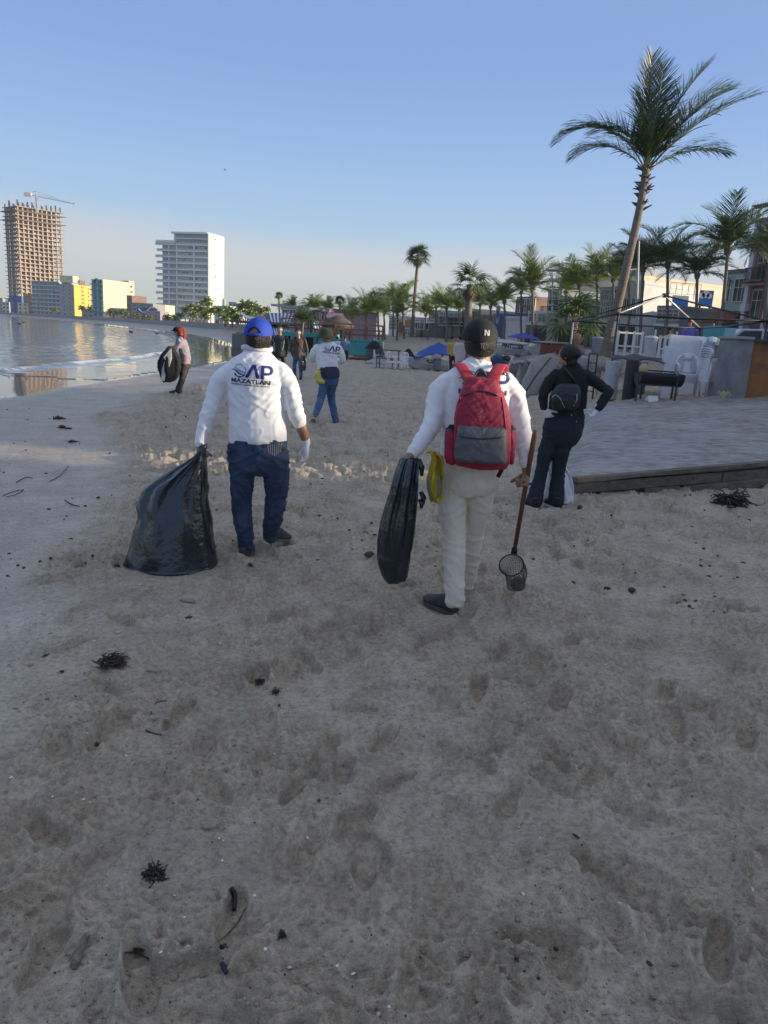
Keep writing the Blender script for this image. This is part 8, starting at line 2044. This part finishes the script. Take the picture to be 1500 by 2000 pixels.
# ------------------------------------------------------------------ things washed up on the sand
KELP = mat('kelp_dark', (.016, .013, .012), rough=.55, var=.4, scale=40); KELPB = mat('kelp_brown', (.05, .035, .025), rough=.75, var=.4, scale=30); TW = mat('twig', (.13, .095, .065), rough=.9, var=.3, scale=30); STRAW = mat('straw', (.40, .34, .19), rough=.8)
def gp3(px, py, dz=0.0):
    g = G(px, py); z = gz(g.x, g.y); g = G(px, py, z); return V(g.x, g.y, gz(g.x, g.y)+dz)
def clump(label, px, py, rpx, m, n, seed, flat=.5, name='seaweed_clump', strand=1.0):
    c = gp3(px, py); r = rpx/1480*math.hypot(c.y, 1.6); rr0 = np.random.default_rng(seed); t = MB()
    for i in range(n):
        a = rr0.uniform(0, 6.28); q = r*.85*rr0.random()**.6*(.7+.3*math.sin(a*3+seed)); p = c+V(math.cos(a)*q, math.sin(a)*q, rr0.uniform(0, r*flat)); d = V(rr0.normal(), rr0.normal(), rr0.normal()*.4+.1).normalized(); pts = [p]
        for k in range(6): d = (d+V(rr0.normal(0, .9), rr0.normal(0, .9), rr0.normal(0, .35)-.25)).normalized(); p = p+d*r*.17*strand; p = V(p.x, p.y, max(p.z, c.z+.001)); pts.append(p)
        w = min(.006, r*.035)*rr0.uniform(.5, 1.8); t.tube(pts, [w, w*1.3, w*1.3, w*1.1, w, w*.8, w*.4], 4)
    core = MB(); 
    o = t.build(name, m, origin=c); tag(o, label, 'seaweed'); return o
clump('loose nest of dark seaweed strands below the ramp timbers', 1432, 983, 34, KELP, 170, 1, .4, strand=1.35)
clump('small dark weed tuft at the right edge below the ramp', 1492, 988, 8, KELP, 30, 2, strand=1.6)
clump('frizzy brown seaweed tuft on the left part of the sand', 222, 1297, 27, KELPB, 170, 3, .5)
clump('glossy black seaweed clump near the lower left', 300, 1712, 27, KELP, 150, 4, .45)
clump('small black seaweed knot in the middle left', 538, 1354, 13, KELP, 60, 5)
clump('brownish weed crumb left of the small black knot', 508, 1333, 15, KELPB, 45, 6, .3)
clump('dark fringe of weed at the end of the curved twig', 430, 1856, 14, KELPB, 70, 7)
clump('little black weed knot low in the picture', 551, 1822, 11, KELP, 50, 8)
clump('dark weed shred low in the picture centre', 1006, 1895, 8, KELP, 26, 9)
clump('dark weed heap on the smooth wet sand', 122, 836, 9, KELP, 60, 10)
clump('second dark weed heap just right of the first', 136, 838, 7, KELP, 40, 11)
clump('flat dark weed patch below the two heaps', 140, 863, 11, KELPB, 50, 12, .3)
clump('brown weed shred above the glossy clump, far left', 90, 1282, 9, KELPB, 30, 13, .3)
clump('short weed streak left of the frizzy tuft', 120, 1310, 9, KELPB, 22, 14, .25)
clump('brown weed scraps behind the dragged bag', 372, 1208, 12, KELPB, 50, 15, .25)
clump('brown weed scrap on the left, lower', 190, 1420, 12, KELPB, 34, 16, .3)
clump('dark weed bits beside the broken twigs', 270, 1842, 15, KELPB, 40, 17, .25)
clump('dark weed ridge at the edge of the wet sand', 115, 818, 14, KELPB, 60, 18, .25)
def stick(label, pts, r, m=TW, name='twig', cat='twig', lift=.004):
    q = [gp3(x, y, lift+r) for x, y in pts]; q = [p for p, _ in refine([(a, 0) for a in q])]; o = MB().tube(q, [r*(1-.5*abs(i/(len(q)-1)-.4)) for i in range(len(q))], 6).build(name, m, origin=q[0], smooth=True); tag(o, label, cat); return o
stick('long curved twig running up from the dark weed fringe', [(478, 1778), (464, 1806), (440, 1832), (410, 1848)], .0024)
stick('black curved seed pod lying on the sand, lower left', [(452, 1742), (459, 1760), (457, 1784)], .009, KELP, 'seed_pod', 'pod')
stick('dark blue-black pod scrap below the weed fringe', [(433, 1896), (442, 1912)], .008, mat('pod_blue', (.012, .014, .04)), 'seed_pod', 'pod')
stick('bent twig on the left middle of the sand', [(272, 1412), (290, 1430), (316, 1436)], .0035, KELPB)
stick('forked twig under the frizzy tuft', [(293, 1394), (304, 1372), (326, 1366)], .003, KELPB)
stick('broken twig at the lower left', [(244, 1846), (262, 1838), (290, 1842)], .003, KELPB)
stick('crusty brown stalk lying end-on at the lower left', [(146, 1898), (152, 1872), (170, 1832)], .014, mat('crust', (.20, .165, .12), rough=1, var=.5, scale=50, bump=1), 'dry_stalk', 'stalk')
stick('pale straw splinter in the middle of the sand', [(1006, 1617), (1022, 1607)], .003, STRAW)
stick('thin pale root with fine hairs, lower centre', [(870, 1838), (885, 1836), (900, 1846), (915, 1862)], .002, STRAW, 'root', 'root')
stick('pale bent straw near the right edge', [(1344, 1764), (1360, 1760), (1378, 1772)], .0022, STRAW)
stick('short straw standing near the right edge', [(1340, 1742), (1356, 1736), (1358, 1716)], .0018, STRAW)
stick('dark splinter in the sand, lower right', [(1118, 1632), (1130, 1640), (1136, 1656)], .0035, KELP)
stick('long loop of dark cord washed up at the far left', [(96, 942), (118, 930), (134, 910)], .004, KELPB)
stick('thin arching weed stem on the wet sand', [(6, 970), (24, 962), (46, 958), (30, 968), (12, 972)], .004, KELPB)
stick('curved weed stem lower on the wet sand', [(32, 944), (50, 934), (64, 936)], .005, KELPB)
stick('short dark weed stem right of the loops', [(128, 980), (142, 988), (156, 991)], .006, KELPB)
# flat chips of wood and lumps of wet sand
def chip(label, px, py, w, d, rz, m, name='wood_chip', cat='chip', h=.012):
    c = gp3(px, py); rr0 = np.random.default_rng(int(px)); k = 9; poly = []
    for i in range(k): a = 2*math.pi*i/k; q = rr0.uniform(.8, 1.1); poly.append(V(math.cos(a)*w*q, math.sin(a)*d*q, 0))
    M = Matrix.Rotation(rz, 3, 'Z') @ Matrix.Rotation(.12, 3, 'X'); poly = [c+M @ p+V(0, 0, .004) for p in poly]
    o = MB().prism(poly, (0,0,0), (0, 0, h)).build(name, m, origin=c, bevel=.002); tag(o, label, cat)
SL = mat('sand_lump', (.33, .27, .2), rough=.95, var=.3, scale=40, bump=.8, bscale=60)
chip('pale flat sand-crusted chip at lower middle left', 414, 1614, .032, .017, .5, SL)
chip('small flat chip upper left of the bent twig', 322, 1402, .028, .010, .1, SL)
chip('oval sandy chip behind the dragged bag', 365, 1176, .05, .014, 0, SL)
chip('flat chip beside the black seed pod', 437, 1756, .014, .030, .3, SL)
chip('thin pale chip just right of the frizzy tuft', 300, 1312, .035, .008, .0, SL)
chip('white paper scrap near the lower right edge', 1467, 1738, .014, .009, .9, FRM, 'paper_scrap', 'paper', .002)
# shell fragments: bright white flecks
SH = mat('shell_white', (.72, .72, .68), rough=.45, var=.05); pr = np.random.default_rng(77)
sm = []
for k in range(4):
    mb = MB(); mb.lathe((0, 0, 0), [(1.0, 0), (.9, .18), (.5, .38), (.1, .45)], 9); q = np.array(mb.v); a = np.arctan2(q[:, 1], q[:, 0]); q[:, 0] *= 1+.25*np.sin(a*3+k); q[:, 1] *= .6+.2*math.sin(k); mb.v = [tuple(p) for p in q]; sm.append(mb.mesh('shell_fragment', SH))
SP = [(686, 1728), (497, 1755), (497, 1762), (341, 1753), (314, 1862), (360, 1797), (428, 1636), (436, 1641), (434, 1682), (433, 1731), (368, 1848), (176, 1572), (84, 1532), (66, 1571), (103, 1558), (163, 1565), (270, 1588), (22, 1519), (518, 1860), (658, 1892), (566, 1882), (608, 1894), (690, 1896), (660, 1884), (247, 1471), (536, 1473), (600, 1653), (463, 1627), (170, 1440), (284, 1442), (422, 1333), (430, 1258), (232, 1236), (272, 1138), (450, 1182), (600, 1180), (228, 1234), (184, 1254), (716, 1400), (1013, 1613), (1022, 1745), (740, 1968), (760, 1966), (715, 1930), (702, 1890), (1125, 1500), (1190, 1760), (890, 1722), (1210, 1764), (178, 906), (180, 910), (205, 890), (190, 1000), (1055, 1640)]
for i, (px, py) in enumerate(SP):
    c = gp3(px, py); o = link(bpy.data.objects.new('shell_fragment', sm[i % 4])); s = pr.uniform(.0035, .0075)*(1 if py > 1200 else 1.6); o.location = c+V(0, 0, .001); o.scale = (s, s, s); o.rotation_euler = (pr.normal(0, .3), pr.normal(0, .3), pr.uniform(0, 6)); tag(o, 'tiny white shell fragment lying on the grey sand', 'shell', 'white shell fragments on the sand')
# crumbs of sand and tiny dark bits scattered everywhere: beyond counting
def crumbs(name, n, rmin, rmax, m, seed, label, xlim=None, smin=.0015, smax=.006):
    rr0 = np.random.default_rng(seed); base = MB(); base.sph((0,0,0), 1, 5, 4); bv_ = np.array(base.v); V_ = []; F_ = []; cnt = 0
    while cnt < n:
        r = 1/rr0.uniform(1/rmax, 1/rmin); a = rr0.uniform(-R(35), R(35)); x, y = r*math.sin(a), r*math.cos(a)
        if noise2(np.array([x*1.6]), np.array([y*1.6]), 95)[0]+rr0.uniform(-.3, .3) < .02: continue
        z = gz(x, y); s = rr0.uniform(smin, smax)*(1 if rr0.random() > .06 else 2.2); rot = rr0.uniform(0, 6.28); c, sn = math.cos(rot), math.sin(rot); q = bv_*np.array([s*rr0.uniform(.8, 1.8), s, s*rr0.uniform(.5, .9)])
        q = np.stack([q[:, 0]*c-q[:, 1]*sn+x, q[:, 0]*sn+q[:, 1]*c+y, q[:, 2]+z+s*.2], -1); k = len(V_); V_.extend(map(tuple, q)); F_.extend([tuple(i+k for i in f) for f in base.f]); cnt += 1
    mb = MB(); mb.v = V_; mb.f = F_; mb.m = [0]*len(F_); o = mb.build(name, m); tag(o, label, kind='stuff')
crumbs('sand_crumbs', 3000, 1.4, 9, SL, 5, 'crumbs of trodden sand')
crumbs('dark_specks', 450, 1.4, 8, KELPB, 6, 'tiny dark plant bits on the sand', smin=.001, smax=.0035)
crumbs('wrack_bits', 420, 5, 17, KELPB, 16, 'scattered dark weed bits farther up the beach', smin=.005, smax=.016)
# gull and birds on the water
def gull(label, px, py, Y, s, rz):
    t = thing('gull', label, 'bird', P(px, py, Y)); c = P(px, py, Y); gm = mat('gull_grey', (.12, .12, .13))
    MB().tube([c+V(-.22, 0, 0)*s, c+V(-.1, 0, .01)*s, c+V(.1, 0, 0)*s, c+V(.28, 0, 0)*s], [.02*s, .06*s, .05*s, .01*s], 8).build('body', gm, t, True)
    for q in (-1, 1): w = MB(); w.add([c+V(.08, 0, .03)*s, c+V(.02, q*.35, .16)*s, c+V(-.12, q*.75, .10)*s, c+V(-.04, q*.35, .12)*s, c+V(-.08, 0, .03)*s], [(0, 1, 2, 3, 4)]); o = w.build('wing', gm, t); m_ = o.modifiers.new('s', 'SOLIDIFY'); m_.thickness = .02
    return t
g_ = gull('gull gliding high in the sky', 440, 332, 110, .8, 0)
for i, (px, py, Y, lab) in enumerate(((307, 653, 90, 'dark bird floating alone on the water'), (46, 630, 150, 'dark bird floating at the far left, upper of two'), (38, 633, 135, 'dark bird floating at the far left, lower of two'), (256, 649, 110, 'dark bird floating left of the lone one'))):
    g = G(px, py, SEA_Z); t = thing('floating_bird', lab, 'bird', g); MB().tube([g+V(-.3, 0, .08), g+V(-.1, 0, .1), g+V(.2, 0, .08), g+V(.3, 0, .05)], [.03, .13, .11, .03], 8).build('body', KELP, t, True); MB().tube([g+V(-.2, 0, .12), g+V(-.26, 0, .32), g+V(-.42, 0, .3)], [.05, .04, .02], 6).build('neck', KELP, t, True)

# thin air haze over the bay
hz = MB().bb((-1500, -160, -5.2), (700, 1300, 112)).build('haze', None or SH); hz.data.materials.clear()
hm = bpy.data.materials.new('haze'); hm.use_nodes = True; hm.node_tree.nodes.clear(); _v = hm.node_tree.nodes.new('ShaderNodeVolumePrincipled'); _o = hm.node_tree.nodes.new('ShaderNodeOutputMaterial')
_v.inputs['Color'].default_value = (.86, .89, .95, 1); _v.inputs['Density'].default_value = .00016; _v.inputs['Anisotropy'].default_value = .2; hm.node_tree.links.new(_v.outputs[0], _o.inputs['Volume']); hz.data.materials.append(hm); hz['kind'] = 'stuff'; hz['label'] = 'thin pale haze over the bay'
